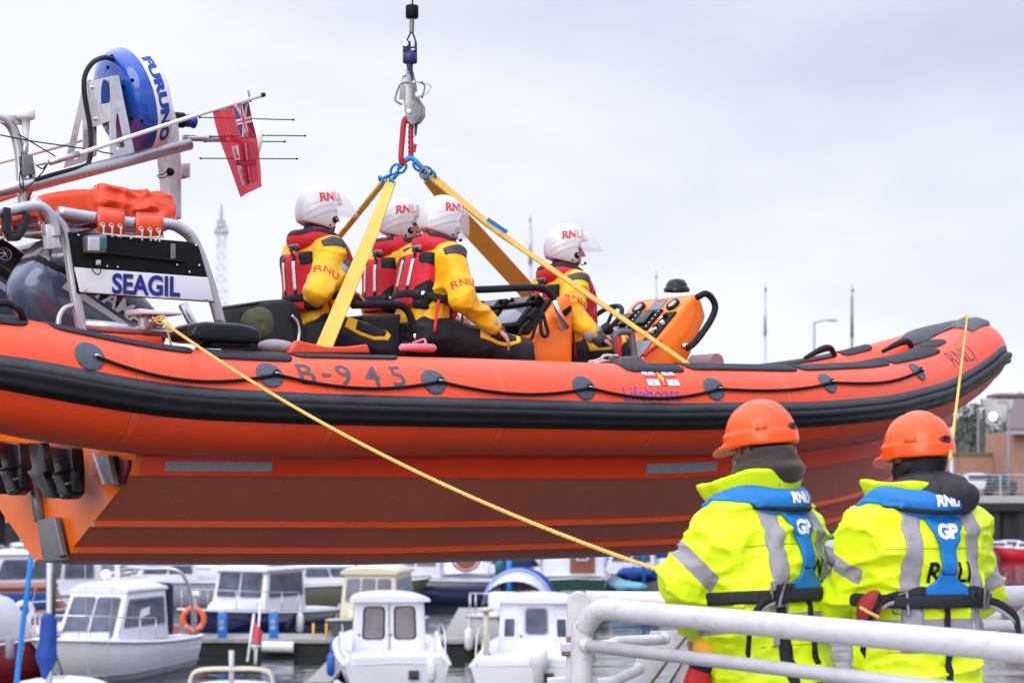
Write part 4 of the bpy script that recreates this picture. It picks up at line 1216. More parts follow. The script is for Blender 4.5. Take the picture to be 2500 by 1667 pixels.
yplate([(1376, 758), (1396, 745), (1396, 758), (1382, 772)], -0.485, 0.015, "switch", m_black, 0.003, c1)
c2 = console([(1560, 905), (1568, 874), (1692, 722), (1704, 718), (1716, 735), (1727, 772), (1672, 905)], -0.34, 0.60, "helm_console")
fr2 = panel_fn((1568, 874), (1692, 722), -0.34, 0)
L2 = fr2[4]
mb = MB()
def dial(u, v, r):
    a, U, V, N, L = fr2; p = a - U * u + V * (L * v)
    mb = MB(); mb.lathe([(0, 0.018), (r * 0.8, 0.018), (r, 0.02), (r, -0.005)], p, N, 28); g = mb.build("gauge", m_black, c2, recalc=True)
    mb = MB(); mb.lathe([(0, 0.0195), (r * 0.62, 0.0195)], p, N, 24); mb.build("gauge_face", m_reflect, g)
dial(0.46, 0.86, 0.048); dial(0.12, 0.86, 0.048)
panel_box(fr2, 0.29, L2 * 0.87, 0.12, 0.12, 0.004, "label_plate", m_darksteel, c2)
panel_box(fr2, 0.07, L2 * 0.73, 0.09, 0.035, 0.004, "label_plate", m_yellowmark, c2)
for u, w_, h_ in ((0.47, 0.17, 0.17), (0.27, 0.18, 0.19)):
    pb_ = panel_box(fr2, u, L2 * 0.63, w_, h_, 0.016, "switch_panel", m_black, c2)
    panel_box(fr2, u + 0.02, L2 * 0.64, w_ * 0.6, h_ * 0.62, 0.016, "switch_cover", m_blackgloss, pb_, 0.016)
    for k in range(5):
        a, U, V, N, L = fr2; p = a - U * (u - w_ / 2 + 0.016) + V * (L2 * 0.63 - h_ / 2 + 0.02 + k * 0.035) + N * 0.016
        mb = MB(); mb.cyl(p, p + N * 0.006, 0.006, n=10); mb.build("screw", m_steel, pb_)
kp = panel_box(fr2, 0.075, L2 * 0.50, 0.11, 0.27, 0.014, "key_panel", m_black, c2)
for k, (u, v) in enumerate(((0.09, 0.60), (0.05, 0.53), (0.09, 0.47), (0.06, 0.42), (0.09, 0.40), (0.08, 0.65))):
    a, U, V, N, L = fr2; p = a - U * u + V * (L * v) + N * 0.014
    mb = MB(); mb.cyl(p, p + N * 0.02, 0.014, n=14); mb.build("knob", (m_steel, m_whitemark, m_black)[k % 3], kp)
dial(0.52, 0.50, 0.06)
panel_box(fr2, 0.10, L2 * 0.12, 0.16, 0.20, 0.012, "throttle_plate", m_darksteel, c2)
# steering wheel
a, U, V, N, L = fr2; wc = a - U * 0.50 + V * (L * 0.40) + N * 0.13
mb = MB(); mb.torus(wc, N, 0.155, 0.016, 36, 10)
for k in range(3):
    an = R(90 + 120 * k); e = wc + (U * math.cos(an) + V * math.sin(an)) * 0.15; mb.tube([wc - N * 0.05, e], 0.012, 8)
mb.cyl(wc - N * 0.12, wc - N * 0.03, 0.035); mb.build("steering_wheel", m_vestblack, c2)
padded([(1702, 726), (1722, 717), (1738, 728), (1746, 750), (1738, 776), (1718, 808), (1694, 838), (1676, 850)], -0.42)
ytube([(1690, 842), (1666, 846)], -0.40, 0.018, "rail_socket", m_steel, 12, 0)
mb = MB(); p = bp(1652, 712, 0.0); mb.lathe([(0.085, 0), (0.085, 0.02), (0.07, 0.03), (0.07, 0.045), (0.05, 0.075), (0, 0.085)], p, (0, 0, 1), 24); mb.build("compass", m_blackgloss, c2)
q = smooth_path([bp(x, y, -0.37) for x, y in ((1612, 832), (1600, 846), (1585, 856), (1572, 868))], 14); mb = MB(); laid_rope(mb, q, 0.016, 2, 0.016, 5, 0.003); mb.build("kill_cord", m_redmark, c2)
# throttle handle on its plinth
grey = mat("grey_handle_plastic", (0.12, 0.12, 0.135), 0.5)
ytube([(1512, 884), (1505, 840), (1502, 818), (1518, 810), (1538, 812), (1544, 830), (1550, 884)], -0.62, 0.021, "throttle_handle", grey, 12, 6)
yplate([(1507, 824), (1520, 822), (1516, 872), (1510, 872)], -0.65, 0.02, "handle_grip", m_redmark, 0.004)
yplate([(1515, 870), (1560, 868), (1578, 884), (1570, 900), (1510, 898)], -0.66, 0.12, "throttle_base", grey, 0.012)
s_a, t_a = tfind(1490, 886); s_b, _ = tfind(1655, 893); strip(s_a, s_b, R(52), R(118), False, 0.05, 0.005)
# far-side roller, carrying handles on the forward tube
mb = MB(); p = bp(1725, 886, -0.55); mb.cyl(p - Vector((0, 0.1, 0)), p + Vector((0, 0.12, 0)), 0.055, n=24); mb.build("anchor_roller", mat("mauve_plastic", (0.24, 0.17, 0.18), 0.6), LB)
mb = MB(); p = bp(1962, 868, 0.2)
def handle(px, py, w_):
    s0_, t0_ = TLEN - tfind(px, 860)[0], 1.9
mb = MB()
for px, py, Yb in ((2015, 862, 0.30), (2205, 846, 0.05)):
    p = [bp(px + dx, py + dy, Yb) for dx, dy in ((-50, 12), (-20, -4), (0, -12), (14, -10), (24, 8))]
    mb = MB(); mb.tube(smooth_path(p, 5), [0.014 + 0.012 * math.sin(math.pi * i / 20) for i in range(21)], 10); mb.build("grab_handle", m_rubber, LB)
# ================================================================== THE CREW
def rotM(lean, roll=0.0, yaw=0.0):
    return np.array((Matrix.Rotation(yaw, 3, 'Z') @ Matrix.Rotation(lean, 3, 'Y') @ Matrix.Rotation(roll, 3, 'X')))
m_head_mats = [m_skin, m_hair, m_eye, mat("lip", (0.42, 0.14, 0.12), 0.5)]
def head_sdf(p):
    """head in its own frame: x forward, z up, origin between the ears"""
    d = ell(p, (-0.005, 0, 0.025), (0.096, 0.076, 0.108))
    d = smin(d, ell(p, (0.028, 0, -0.065), (0.062, 0.054, 0.058)), 0.04)
    d = smin(d, cap(p, (0.09, 0, 0.012), (0.112, 0, -0.030), 0.010, 0.015), 0.012)
    for s in (-1, 1):
        d = smax(d, -ell(p, (0.098, s * 0.032, 0.016), (0.020, 0.019, 0.013)), 0.012)
        d = smin(d, ell(p, (0.084, s * 0.032, 0.013), (0.012, 0.013, 0.011)), 0.003)
        d = smin(d, ell(p, (-0.006, s * 0.080, -0.002), (0.020, 0.009, 0.031)), 0.008)
    d = smin(d, ell(p, (0.088, 0, -0.060), (0.010, 0.024, 0.005)), 0.006)
    d = smin(d, ell(p, (0.086, 0, -0.070), (0.010, 0.020, 0.006)), 0.004)
    d = smin(d, cap(p, (-0.02, 0, -0.06), (-0.035, 0, -0.16), 0.056, 0.060), 0.03)
    return d
def hand_mesh(fr, curl, left, spread=0.0):
    """hand in a frame: origin wrist, +x fingers, +z back of the hand, thumb on -y for a right hand"""
    s = 1 if left else -1
    prims = []
    for k, (y, L_) in enumerate(((0.030, 0.074), (0.010, 0.082), (-0.011, 0.076), (-0.031, 0.060))):
        a = np.array([0.088, s * y * -1 * -1, 0.0]); ang = 0.1; pts = [a]
        for seg in (0.42, 0.32, 0.26):
            ang += curl[k] * (0.9 if seg > 0.4 else 1.0)
            pts.append(pts[-1] + L_ * seg * np.array([math.cos(ang), s * y * 1.2 * spread, -math.sin(ang)]))
        prims.append(pts)
    th = [np.array([0.028, s * 0.030, -0.006]), np.array([0.056, s * 0.056, -0.016]), np.array([0.085, s * 0.064, -0.028]), np.array([0.106, s * 0.060, -0.040])]
    def f(p):
        d = rbox(p, (0.048, 0, 0), (0.050, 0.042, 0.015), 0.013)
        d = smin(d, cap(p, (-0.05, 0, 0), (0.01, 0, 0), 0.028, 0.027, (1, 1, 1.25)), 0.02)
        for pts in prims:
            f1 = union([cap(p, pts[i], pts[i + 1], 0.0098 - 0.0009 * i, 0.0090 - 0.0009 * i) for i in range(3)], 0.003)
            d = smin(d, f1, 0.006)
        f1 = union([cap(p, th[i], th[i + 1], 0.013 - 0.0015 * i, 0.0115 - 0.0015 * i) for i in range(3)], 0.003)
        return smin(d, f1, 0.012)
    v, F = snets(f, (-0.09, -0.085, -0.11), (0.19, 0.085, 0.04), 0.0052, 1)
    M_ = np.array(fr)
    v = v @ M_[:3, :3].T + M_[:3, 3]
    return v, F
def frame(o, x, z):
    x = Vector(x).normalized(); z = Vector(z); z = (z - x * z.dot(x)).normalized(); y = z.cross(x)
    M_ = Matrix((x, y, z)).transposed().to_4x4(); M_.translation = Vector(o); return M_

def helmet(parent, loc, rot, visor_up, res=0.0065, txt=True):
    H = bpy.data.objects.new("helmet", None); COL.objects.link(H); H.parent = parent; H.location = loc; H.rotation_euler = rot; H.scale = (0.90, 0.90, 0.90)
    def f(p):
        o = ell(p, (0.0, 0, 0.030), (0.150, 0.124, 0.140))
        o = smin(o, ell(p, (-0.008, 0, -0.035), (0.143, 0.118, 0.13)), 0.05)
        o = smin(o, ell(p, (0.045, 0, -0.065), (0.075, 0.108, 0.068)), 0.04)
        sw = np.abs(p[:, 1]) / 0.122
        # moulded swage lines sweeping back over the sides
        for k, off in enumerate((0.045, 0.0, -0.045)):
            line = p[:, 2] - off - 0.02 - 0.35 * p[:, 0] + 1.2 * p[:, 0] ** 2
            o = o + 0.0020 * np.exp(-(line / 0.007) ** 2) * np.clip((sw - 0.45) * 3, 0, 1) * np.clip((0.06 - p[:, 0]) / 0.03, 0, 1) - 0.0018 * np.exp(-((line - 0.013) / 0.008) ** 2) * np.clip((sw - 0.45) * 3, 0, 1) * np.clip((0.06 - p[:, 0]) / 0.03, 0, 1)
        o = o - 0.004 * np.exp(-((np.abs(p[:, 1]) - 0.055) / 0.012) ** 2) * np.clip((-p[:, 0] - 0.0) / 0.05, 0, 1)
        inn = smin(ell(p, (0.0, 0, 0.028), (0.128, 0.102, 0.116)), ell(p, (0.02, 0, -0.06), (0.12, 0.092, 0.10)), 0.04)
        o = smax(o, -inn, 0.006)
        o = smax(o, -(p[:, 2] + 0.108 - 0.22 * np.clip(-p[:, 0], -0.02, 0.2)), 0.008)      # lower rim, higher at the nape
        face = smax(rbox(p, (0.16, 0, -0.055), (0.105, 0.30, 0.105), 0.05), -(p[:, 0] - 0.066), 0.01)
        return smax(o, -face, 0.008)
    sh = soft("helmet_shell", f, (-0.17, -0.14, -0.16), (0.17, 0.14, 0.18), res, m_helmet, H, smooth=1)
    bv = bvh_of(sh)
    for sgn in (-1, 1):
        side = lambda x, z, w=0.004: caster(bv, (x, sgn * 0.3, z), (1, 0, 0), (0, 0, 1), (0, -sgn, 0), w)
        for x, z, r in ((0.052, -0.060, 0.0205), (0.056, 0.000, 0.0055), (0.078, -0.003, 0.0055), (0.022, -0.094, 0.0055), (0.064, -0.104, 0.0055)):
            mb = MB(); lay(outline([(r * math.cos(k), r * math.sin(k)) for k in np.linspace(0, 2 * math.pi, 21)[:-1]], 0.02), side(x, z, 0.002), mb, 0.003)
            mb.build("ear_port" if r > 0.01 else "rivet", m_black, sh, recalc=True)
        mb = MB(); fr_ = caster(bv, (0.022, sgn * 0.3, 0.112), (-sgn, 0, 0.16), (0, 0, 1), (0, -sgn, -0.15), 0.0018)
        lay(text_bm("RNLI", 0.080, 0.003, 0.02, 0.150), fr_, mb); mb.build("lettering", m_redmark, sh)
    # dark ear seal, chin strap and clear visor
    mb = MB(); rows = []
    for k in range(25):
        a = R(-84 + 168 * k / 24); row = []
        for j in range(9):
            v = j / 8
            r, z = (0.142 + 0.105 * v ** 0.9, 0.108 - 0.115 * v ** 1.25) if visor_up else (0.150 + 0.026 * math.sin(2.0 * v), 0.085 - 0.165 * v)
            row.append((0.012 + math.cos(a) * r, math.sin(a) * (0.124 + 0.012 * v), z))
        rows.append(row)
    mb.grid(rows); vo = mb.build("visor", m_visor, H)
    sm_ = vo.modifiers.new("thickness", 'SOLIDIFY'); sm_.thickness = 0.003
    mb = MB(); mb.tube(smooth_path([(0.05, -0.098, -0.08), (0.066, -0.07, -0.125), (0.066, 0, -0.145), (0.066, 0.07, -0.125), (0.05, 0.098, -0.08)], 6), 0.006, 8); mb.build("chin_strap", m_webbing, H)
    return H

def crewman(label, hip, yaw, lean, roll, head_off, head_rot, elbows, wrists, knees, feet, hands, visor_up, seed, detail=True, glove=False, mic=False):
    """seated crew member; joints in the person's frame (x forward, y left, z up, origin at the hips)"""
    P_ = thing("person", label, "person", b2w(hip), (0, 0, YAW + yaw), "lifeboat crew sitting in the boat")
    Rt = rotM(lean, roll); RtI = Rt.T
    T = lambda v: Rt @ np.array(v, float)
    sh = [T((0.0, -0.185, 0.445)), T((0.0, 0.185, 0.445))]
    def loc(v):                                   # a joint given as (column, row, boat Y) or directly
        if abs(v[0]) < 20: return v
        d = bp(*v) - Vector(hip); c, s__ = math.cos(-yaw), math.sin(-yaw)
        return (d.x * c - d.y * s__, d.x * s__ + d.y * c, d.z)
    elbows, wrists, knees = [[loc(v) for v in L_] for L_ in (elbows, wrists, knees)]
    elbows = [np.array(e, float) for e in elbows]; wrists = [np.array(e, float) for e in wrists]
    knees = [np.array(e, float) for e in knees]; feet = [np.array(e, float) for e in feet]
    hips = [np.array((0.02, -0.10, 0.0)), np.array((0.02, 0.10, 0.0))]
    hc = T((0.015, 0, 0.52)) + np.array(head_off, float)
    Hr = Euler(head_rot).to_matrix(); HrI = np.array(Hr).T
    # one continuous body under the clothes
    def body(p):
        q = p @ RtI.T
        d = head_sdf((p - hc) @ HrI.T)
        d = smin(d, cap(p, hc + np.array(Hr) @ np.array((-0.03, 0, -0.12)), T((0, 0, 0.40)), 0.055, 0.07), 0.04)
        d = smin(d, cap(q, (0, 0, 0.05), (0.01, 0, 0.38), 0.10, 0.11, (1, 0.72, 1)), 0.05)
        for i in (0, 1):
            d = smin(d, cap(p, sh[i], elbows[i], 0.055, 0.042), 0.04); d = smin(d, cap(p, elbows[i], wrists[i], 0.042, 0.028), 0.02)
            d = smin(d, cap(p, hips[i], knees[i], 0.085, 0.058), 0.05); d = smin(d, cap(p, knees[i], feet[i], 0.055, 0.04), 0.02)
        return d
    pts = np.array([hc + 0.16, hc - 0.16, *sh, *elbows, *wrists, *knees, *feet])
    lo, hi = pts.min(0) - 0.16, pts.max(0) + 0.16
    ex = MB()
    for i, hd in enumerate(hands):
        if hd is None: continue
        curl, zdir, xdir = hd
        v, F = hand_mesh(frame(Vector(wrists[i]), xdir, zdir), curl, i == 1)
        ex.add(v.tolist(), F.tolist())
    def bmat(c):
        l = (c - hc) @ HrI.T
        hair = (l[:, 2] > 0.045 - 0.9 * np.clip(l[:, 0], -1, 0.05)) & (l[:, 0] < 0.085) & (l[:, 2] > -0.06)
        eye = (np.abs(np.abs(l[:, 1]) - 0.032) < 0.013) & (np.abs(l[:, 2] - 0.014) < 0.007) & (l[:, 0] > 0.082)
        lip = (l[:, 0] > 0.084) & (np.abs(l[:, 2] + 0.064) < 0.011) & (np.abs(l[:, 1]) < 0.024)
        near = np.linalg.norm(l, axis=1) < 0.2
        return np.where(eye & near, 2, np.where(lip & near, 3, np.where(hair & near, 1, 0)))
    mats = [m_skin, m_hair, m_eye, m_head_mats[3]]
    soft("body", body, lo, hi, 0.0125, mats if not glove else mats, P_, matfn=bmat, extra=ex)
    # drysuit jacket
    waist = 0.015
    def torso(q):
        d = cap(q, (0.0, 0, 0.02), (0.012, 0, 0.36), 0.128, 0.145, (1, 0.76, 1))
        d = smin(d, cap(q, (0, -0.13, 0.42), (0, 0.13, 0.42), 0.078, 0.078), 0.07)
        return d
    def wr(p, amp, sc, sd): return amp * (vnoise(p, sc, sd) + 0.6 * vnoise(p + 5, np.array(sc) * 2.1, sd + 1))
    def suit(p):
        q = p @ RtI.T
        d = torso(q)
        d = smax(d, -(q[:, 2] - waist + 0.02), 0.03)
        for i in (0, 1):
            u = elbows[i] - sh[i]; L = np.linalg.norm(u); u = u / L
            t = (p - sh[i]) @ u
            a = cap(p, sh[i], elbows[i], 0.088, 0.074)
            b_ = cap(p, elbows[i], elbows[i] + (wrists[i] - elbows[i]) * 0.93, 0.072, 0.050)
            d = smin(d, smin(a, b_, 0.03), 0.045)
        wq = p + 0.05 * np.stack([vnoise(p, (6, 6, 6), seed + k) for k in range(3)], 1)
        fold = -((1 - np.abs(vnoise(wq, (6, 6, 11), seed))) ** 4) * 0.016 - ((1 - np.abs(vnoise(wq + 3, (14, 14, 20), seed + 4))) ** 4) * 0.008 + 0.012
        return d + fold - 0.004 + wr(p, 0.004, (12, 12, 12), seed + 9)
    st = soft("drysuit_jacket", suit, lo, hi, 0.0105, m_suit, P_)
    def collar(p):
        q = p @ RtI.T
        return smax(cap(q, (0.0, 0, 0.43), (0.025, 0, 0.56), 0.088, 0.078), -(q[:, 2] - 0.40), 0.01)
    soft("neck_collar", collar, T((0, 0, 0.46)) - 0.16, T((0, 0, 0.46)) + 0.18, 0.01, m_neo, P_)
    def trs(p):
        q = p @ RtI.T
        d = smin(smax(torso(q) - 0.004, q[:, 2] - waist, 0.02), cap(p, (0.0, -0.07, 0), (0.0, 0.07, 0), 0.125, 0.125), 0.05)
        for i in (0, 1):
            d = smin(d, smin(cap(p, hips[i], knees[i], 0.112, 0.086), cap(p, knees[i], feet[i], 0.086, 0.066), 0.03), 0.05)
            d = smin(d, cap(p, feet[i] + np.array((-0.03, 0, -0.03)), feet[i] + np.array((0.17, 0, -0.05)), 0.052, 0.045), 0.03)
        return d + np.abs(vnoise(p, (8, 8, 13), seed + 3)) * 0.016 + np.abs(vnoise(p, (19, 19, 25), seed + 6)) * 0.006 - 0.005
    tr_ = soft("drysuit_trousers", trs, lo - 0.06, hi, 0.013, m_trouser, P_)
    # lifejacket: front and back panels, collar, belt - in the torso frame
    LJ = bpy.data.objects.new("lifejacket", None); COL.objects.link(LJ); LJ.parent = P_
    LJ.rotation_euler = Matrix(Rt.tolist()).to_euler()
    def vest(q):
        d = torso(q) - 0.040
        w_ = 0.150 - 0.05 * np.clip((0.30 - q[:, 2]) / 0.25, 0, 1) * 0
        d = smax(d, np.abs(q[:, 1]) - 0.150 - 0.02 * np.clip(-q[:, 0] * 10, 0, 1), 0.02)
        d = smax(d, -(q[:, 2] - 0.115), 0.03); d = smax(d, q[:, 2] - 0.445, 0.02)
        d = smax(d, -(np.abs(q[:, 0]) - 0.035), 0.02)
        return d + 0.006 * vnoise(q, (8, 8, 8), seed + 12)
    mvest = soft("vest_panel", vest, (-0.25, -0.24, 0.06), (0.26, 0.24, 0.5), 0.0105, [m_vest, m_vestblack], LJ,
                 matfn=lambda c: np.where((np.abs(c[:, 1]) > 0.105) & (c[:, 2] < 0.30 - 0.9 * (0.19 - np.abs(c[:, 1]))) & (c[:, 0] < 0.1) | (np.abs(c[:, 1]) + 0.4 * c[:, 2] > 0.255) & (c[:, 2] > 0.37) & (c[:, 0] < 0.05), 1, 0))
    vb = bvh_of(mvest)
    cpts = [(0.155, -0.085, 0.22), (0.14, -0.105, 0.37), (0.07, -0.118, 0.485), (-0.03, -0.105, 0.525), (-0.088, -0.05, 0.520), (-0.098, 0, 0.517), (-0.088, 0.05, 0.520), (-0.03, 0.105, 0.525), (0.07, 0.118, 0.485), (0.14, 0.105, 0.37), (0.155, 0.085, 0.22)]
    cp = [np.array(v) for v in smooth_path(cpts, 4)]
    def coll(q):
        d = union([cap(q, cp[i], cp[i + 1], 0.046, 0.046, (1, 1, 0.82)) for i in range(len(cp) - 1)])
        return d + 0.006 * vnoise(q, (14, 14, 14), seed + 15)
    co_ = soft("vest_collar", coll, (-0.2, -0.22, 0.14), (0.24, 0.22, 0.6), 0.0105, m_vest, LJ)
    cb = bvh_of(co_)
    # black flap round the collar and grey reflective name patch
    for sgn in (-1, 1):
        mb = MB(); rows = []
        for k in range(len(cp)):
            if cp[k][0] < 0.085 and cp[k][1] * sgn >= -0.001:
                c = Vector(cp[k]); o = Vector((c.x - 0.02, c.y, 0)).normalized()
                rows.append([c + (o * math.cos(a) + Vector((0, 0, 1.18)) * math.sin(a)) * 0.0495 for a in (R(28), R(40), R(52), R(66))])
        mb.grid(rows); ob = mb.build("collar_flap", m_vestblack, LJ)
    back = lambda y, z, w=0.003: caster(vb, (-0.6, y, z), (0, -1, 0), (0, 0, 1), (1, 0, 0), w)
    for y in (-0.055, 0.055):
        mb = MB(); lay(outline([(-0.011, -0.075), (0.011, -0.075), (0.011, 0.085), (-0.011, 0.085)], 0.03), back(y, 0.310), mb, 0.003); mb.build("reflective_strip", m_whitemark if detail else m_reflect, mvest, recalc=True)
        mb = MB(); lay(outline([(-0.014, -0.10), (0.014, -0.10), (0.014, 0.11), (-0.014, 0.11)], 0.03), back(y, 0.31, 0.001), mb, 0.001); mb.build("strip_edging", m_vestblack, mvest, recalc=True)
    mb = MB(); lay(outline([(-0.05, -0.02), (0.05, -0.02), (0.05, 0.02), (-0.05, 0.02)], 0.02), caster(cb, (-0.6, 0, 0.475), (0, -1, 0), (0, 0, 1), (1, 0, 0), 0.003), mb, 0.003); lp = mb.build("name_patch", m_greytape, co_, recalc=True)
    mb = MB(); lay(text_bm("RNLI", 0.034, 0.001, 0.02), caster(cb, (-0.6, 0, 0.475), (0, -1, 0), (0, 0, 1), (1, 0, 0), 0.008), mb); mb.build("lettering", m_vestblack, lp)
    mb = MB(); fr_ = caster(vb, (0.6, -0.09, 0.28), (0, 1, 0), (0, 0, 1), (-1, 0, 0), 0.003); lay(outline([(-0.05, -0.025), (0.05, -0.025), (0.05, 0.025), (-0.05, 0.025)], 0.02), fr_, mb, 0.003); fp = mb.build("name_patch", m_greytape, mvest, recalc=True)
    mb = MB(); lay(text_bm("RNLI", 0.038, 0.001, 0.02), caster(vb, (0.6, -0.09, 0.28), (0, 1, 0), (0, 0, 1), (-1, 0, 0), 0.008), mb); mb.build("lettering", m_vestblack, fp)
    for sgn in (-1, 1):
        for zz in (0.40, 0.37):
            mb = MB(); lay(outline([(-0.03, -0.009), (0.03, -0.009), (0.03, 0.009), (-0.03, 0.009)], 0.02), caster(cb, (0.6, sgn * 0.12, zz), (0, 1, 0), (0, 0, 1), (-1, -sgn * 0.6, 0), 0.003), mb, 0.002); mb.build("reflective_strip", m_greytape, co_, recalc=True)
    def belt(q):
        d = np.minimum(torso(q) - 0.028, vest(q) - 0.007)
        d = smax(d, np.abs(q[:, 2] - 0.195 - 0.02 * q[:, 0]) - 0.024, 0.006)
        return smax(d, -(torso(q) - 0.005), 0.006)
    be = soft("belt", belt, (-0.27, -0.26, 0.14), (0.28, 0.26, 0.25), 0.0095, m_webbing, LJ)
    bb = bvh_of(be)
    for (ox, oy), dr, U in (((-0.6, -0.6), (1, 1.0, 0), (0.7, -0.7, 0)),):
        fn = caster(bb, (-0.55, -0.67, 0.193), U, (0, 0, 1), dr, 0.004)
        mb = MB(); mb.tube([fn(x, y, 0.008) for x, y in ((-0.022, -0.03), (0.022, -0.03), (0.022, 0.03), (-0.022, 0.03))], 0.006, 8, closed=True)
        mb.tube([fn(0.0, -0.03, 0.008), fn(0.0, 0.03, 0.008)], 0.005, 8); mb.build("buckle", m_steel, be)
        for x in (-0.09, -0.055):
            mb = MB(); lay(outline([(x - 0.012, -0.024), (x + 0.012, -0.024), (x + 0.012, 0.024), (x - 0.012, 0.024)], 0.02), fn, mb, 0.004); mb.build("belt_keeper", m_seat, be, recalc=True)
        a = fn(0.03, -0.01, 0.012); mb = MB(); rows = [[a + Vector((0.012 * t, -0.004 * t, -0.19 * t)) + Vector((0.7, -0.7, 0)) * w_ for w_ in (-0.009, 0.009)] for t in np.linspace(0, 1, 8)]
        mb.grid(rows); ob = mb.build("red_pull_tab", m_redmark if detail else m_vest, be); so = ob.modifiers.new("t", 'SOLIDIFY'); so.thickness = 0.004
    # loops at the back of the shoulders, shoulder patch, sleeve lettering, cuff bands
    mb = MB(); mb.tube(smooth_path([(-0.15, -0.05, 0.41), (-0.175, -0.055, 0.44), (-0.15, -0.02, 0.47), (-0.14, 0.02, 0.46)], 5), 0.007, 8); mb.build("lifting_loop", m_webbing, LJ)
    sb = bvh_of(st)
    arm = Vector(elbows[0] - sh[0]).normalized(); A0 = Vector(sh[0])
    outw = Vector((-0.25, -1, 0.1)); outw = (outw - arm * outw.dot(arm)).normalized(); U_ = arm.cross(outw)
    if U_.x < 0: U_ = -U_
    mb = MB(); cA = A0 + arm * 0.205 + outw * 0.4
    lay(text_bm("RNLI", 0.066, 0.0005, 0.02, 0.135), caster(sb, cA, U_, -arm if (U_.cross(-arm)).dot(outw) > 0 else arm, -outw, 0.003), mb); mb.build("lettering", m_redmark, st)
    up_ = Vector((-0.45, -0.75, 0.55)).normalized()
    mb = MB(); cA = A0 + Vector((0.02, -0.02, 0.0)) + up_ * 0.4
    V_ = Vector((0.85, -0.35, 0.2)); V_ = (V_ - up_ * V_.dot(up_)).normalized()
    lay(outline([(-0.075, -0.022), (0.075, -0.022), (0.075, 0.022), (-0.075, 0.022)], 0.02), caster(sb, cA, V_, up_.cross(V_), -up_, 0.002), mb, 0.006); mb.build("shoulder_patch", m_band, st, recalc=True)
    for i in (0, 1):
        e, w_ = Vector(elbows[i]), Vector(wrists[i]); ax = (w_ - e)
        mb = MB(); mb.lathe([(0.050, 0), (0.060, 0.004), (0.056, 0.05), (0.046, 0.055), (0.030, 0.05)], e + ax * 0.80, ax, 24); mb.build("cuff_band", m_greytape, P_)
        mb = MB(); mb.lathe([(0.046, 0), (0.044, 0.06), (0.038, 0.085), (0.030, 0.09), (0.02, 0.08)], e + ax * 0.93, ax, 24); mb.build("cuff", m_band, P_)
    tb = bvh_of(tr_)
    for i, sgn in ((0, -1),):
        k, h_ = Vector(knees[i]), Vector(hips[i]); ax = (k - h_).normalized(); o = Vector((0, sgn * 0.75, 0.6)); o = (o - ax * o.dot(ax)).normalized(); V_ = o.cross(ax)
        cA = h_ + (k - h_) * 0.72 + o * 0.4
        mb = MB(); f_ = caster(tb, cA, ax, V_, -o, 0.002)
        mb_o = outline([(-0.13, -0.05), (0.05, -0.06), (0.12, -0.03), (0.13, 0.02), (0.08, 0.055), (-0.13, 0.045)], 0.02); lay(mb_o, f_, mb, 0.005); pk = mb.build("thigh_pocket", m_kneeyellow, tr_, recalc=True)
        mb = MB(); f_ = caster(tb, cA, ax, V_, -o, 0.008); lay(outline([(-0.07, -0.036), (0.04, -0.042), (0.095, -0.02), (0.10, 0.015), (0.06, 0.036), (-0.07, 0.030)], 0.02), f_, mb, 0.003); mb.build("pocket_pad", m_vestblack, pk, recalc=True)
    hl = helmet(P_, Vector(hc) + Vector(np.array(Hr) @ np.array((0.0, 0, 0.012))), head_rot, visor_up)
    if mic:
        mb = MB(); mb.tube(smooth_path([(0.06, -0.085, -0.10), (0.10, -0.075, -0.12), (0.125, -0.04, -0.105)], 5), 0.003, 6); mb.ball((0.128, -0.035, -0.102), 0.010, 10); mb.build("microphone", m_black, hl)
    return P_
# hips measured from the photograph on each seat's own plane
loose = [0.35, 0.4, 0.45, 0.5]
def hip_for(px, py, Y, drop):                     # helmet centre in the picture -> hip joint
    p = bp(px, py, Y); return p
def seat_at(px, py, Yb, lean, head_off):
    """hips so that the helmet centre shows at (px, py)"""
    h = bp(px, py, Yb); Rt = rotM(lean)
    o = Rt @ np.array((0.015, 0, 0.52)) + np.array(head_off)
    return Vector((h.x - o[0], h.y - o[1], h.z - o[2] - 0.036))
std_k = lambda s: ((0.40, -0.17, -0.02), (0.40, 0.17, -0.02))
ho = (0.03, 0, 0.150)
crewman("white helmeted crew member in the aftmost seat, bent arm behind the broad yellow sling", seat_at(781, 506, -0.12, R(-4), ho), 0, R(-4), 0, ho, (0, R(2), R(-6)),
        ((778, 712, -0.42), (0.02, 0.29, 0.165)), ((836, 664, -0.36), (0.25, 0.18, 0.22)), ((924, 842, -0.36), (0.42, 0.2, -0.05)), ((0.50, -0.20, -0.42), (0.50, 0.2, -0.42)),
        ((loose, (0, -0.6, 0.8), (0.8, 0.5, 0.1)), (loose, (0, 0.6, 0.8), (0.8, -0.5, 0.1))), True, 11)
crewman("crew member half hidden between two colleagues, face just showing beside the next helmet", seat_at(981, 535, 0.33, R(4), ho), 0, R(4), 0, ho, (0, R(4), R(-28)),
        ((0.05, -0.27, 0.17), (0.05, 0.27, 0.17)), ((0.28, -0.22, 0.10), (0.28, 0.22, 0.10)), ((0.42, -0.17, -0.04), (0.42, 0.17, -0.04)), ((0.50, -0.18, -0.42), (0.50, 0.18, -0.42)),
        ((loose, (0, 0, 1), (1, 0, -0.1)), (loose, (0, 0, 1), (1, 0, -0.1))), True, 23)
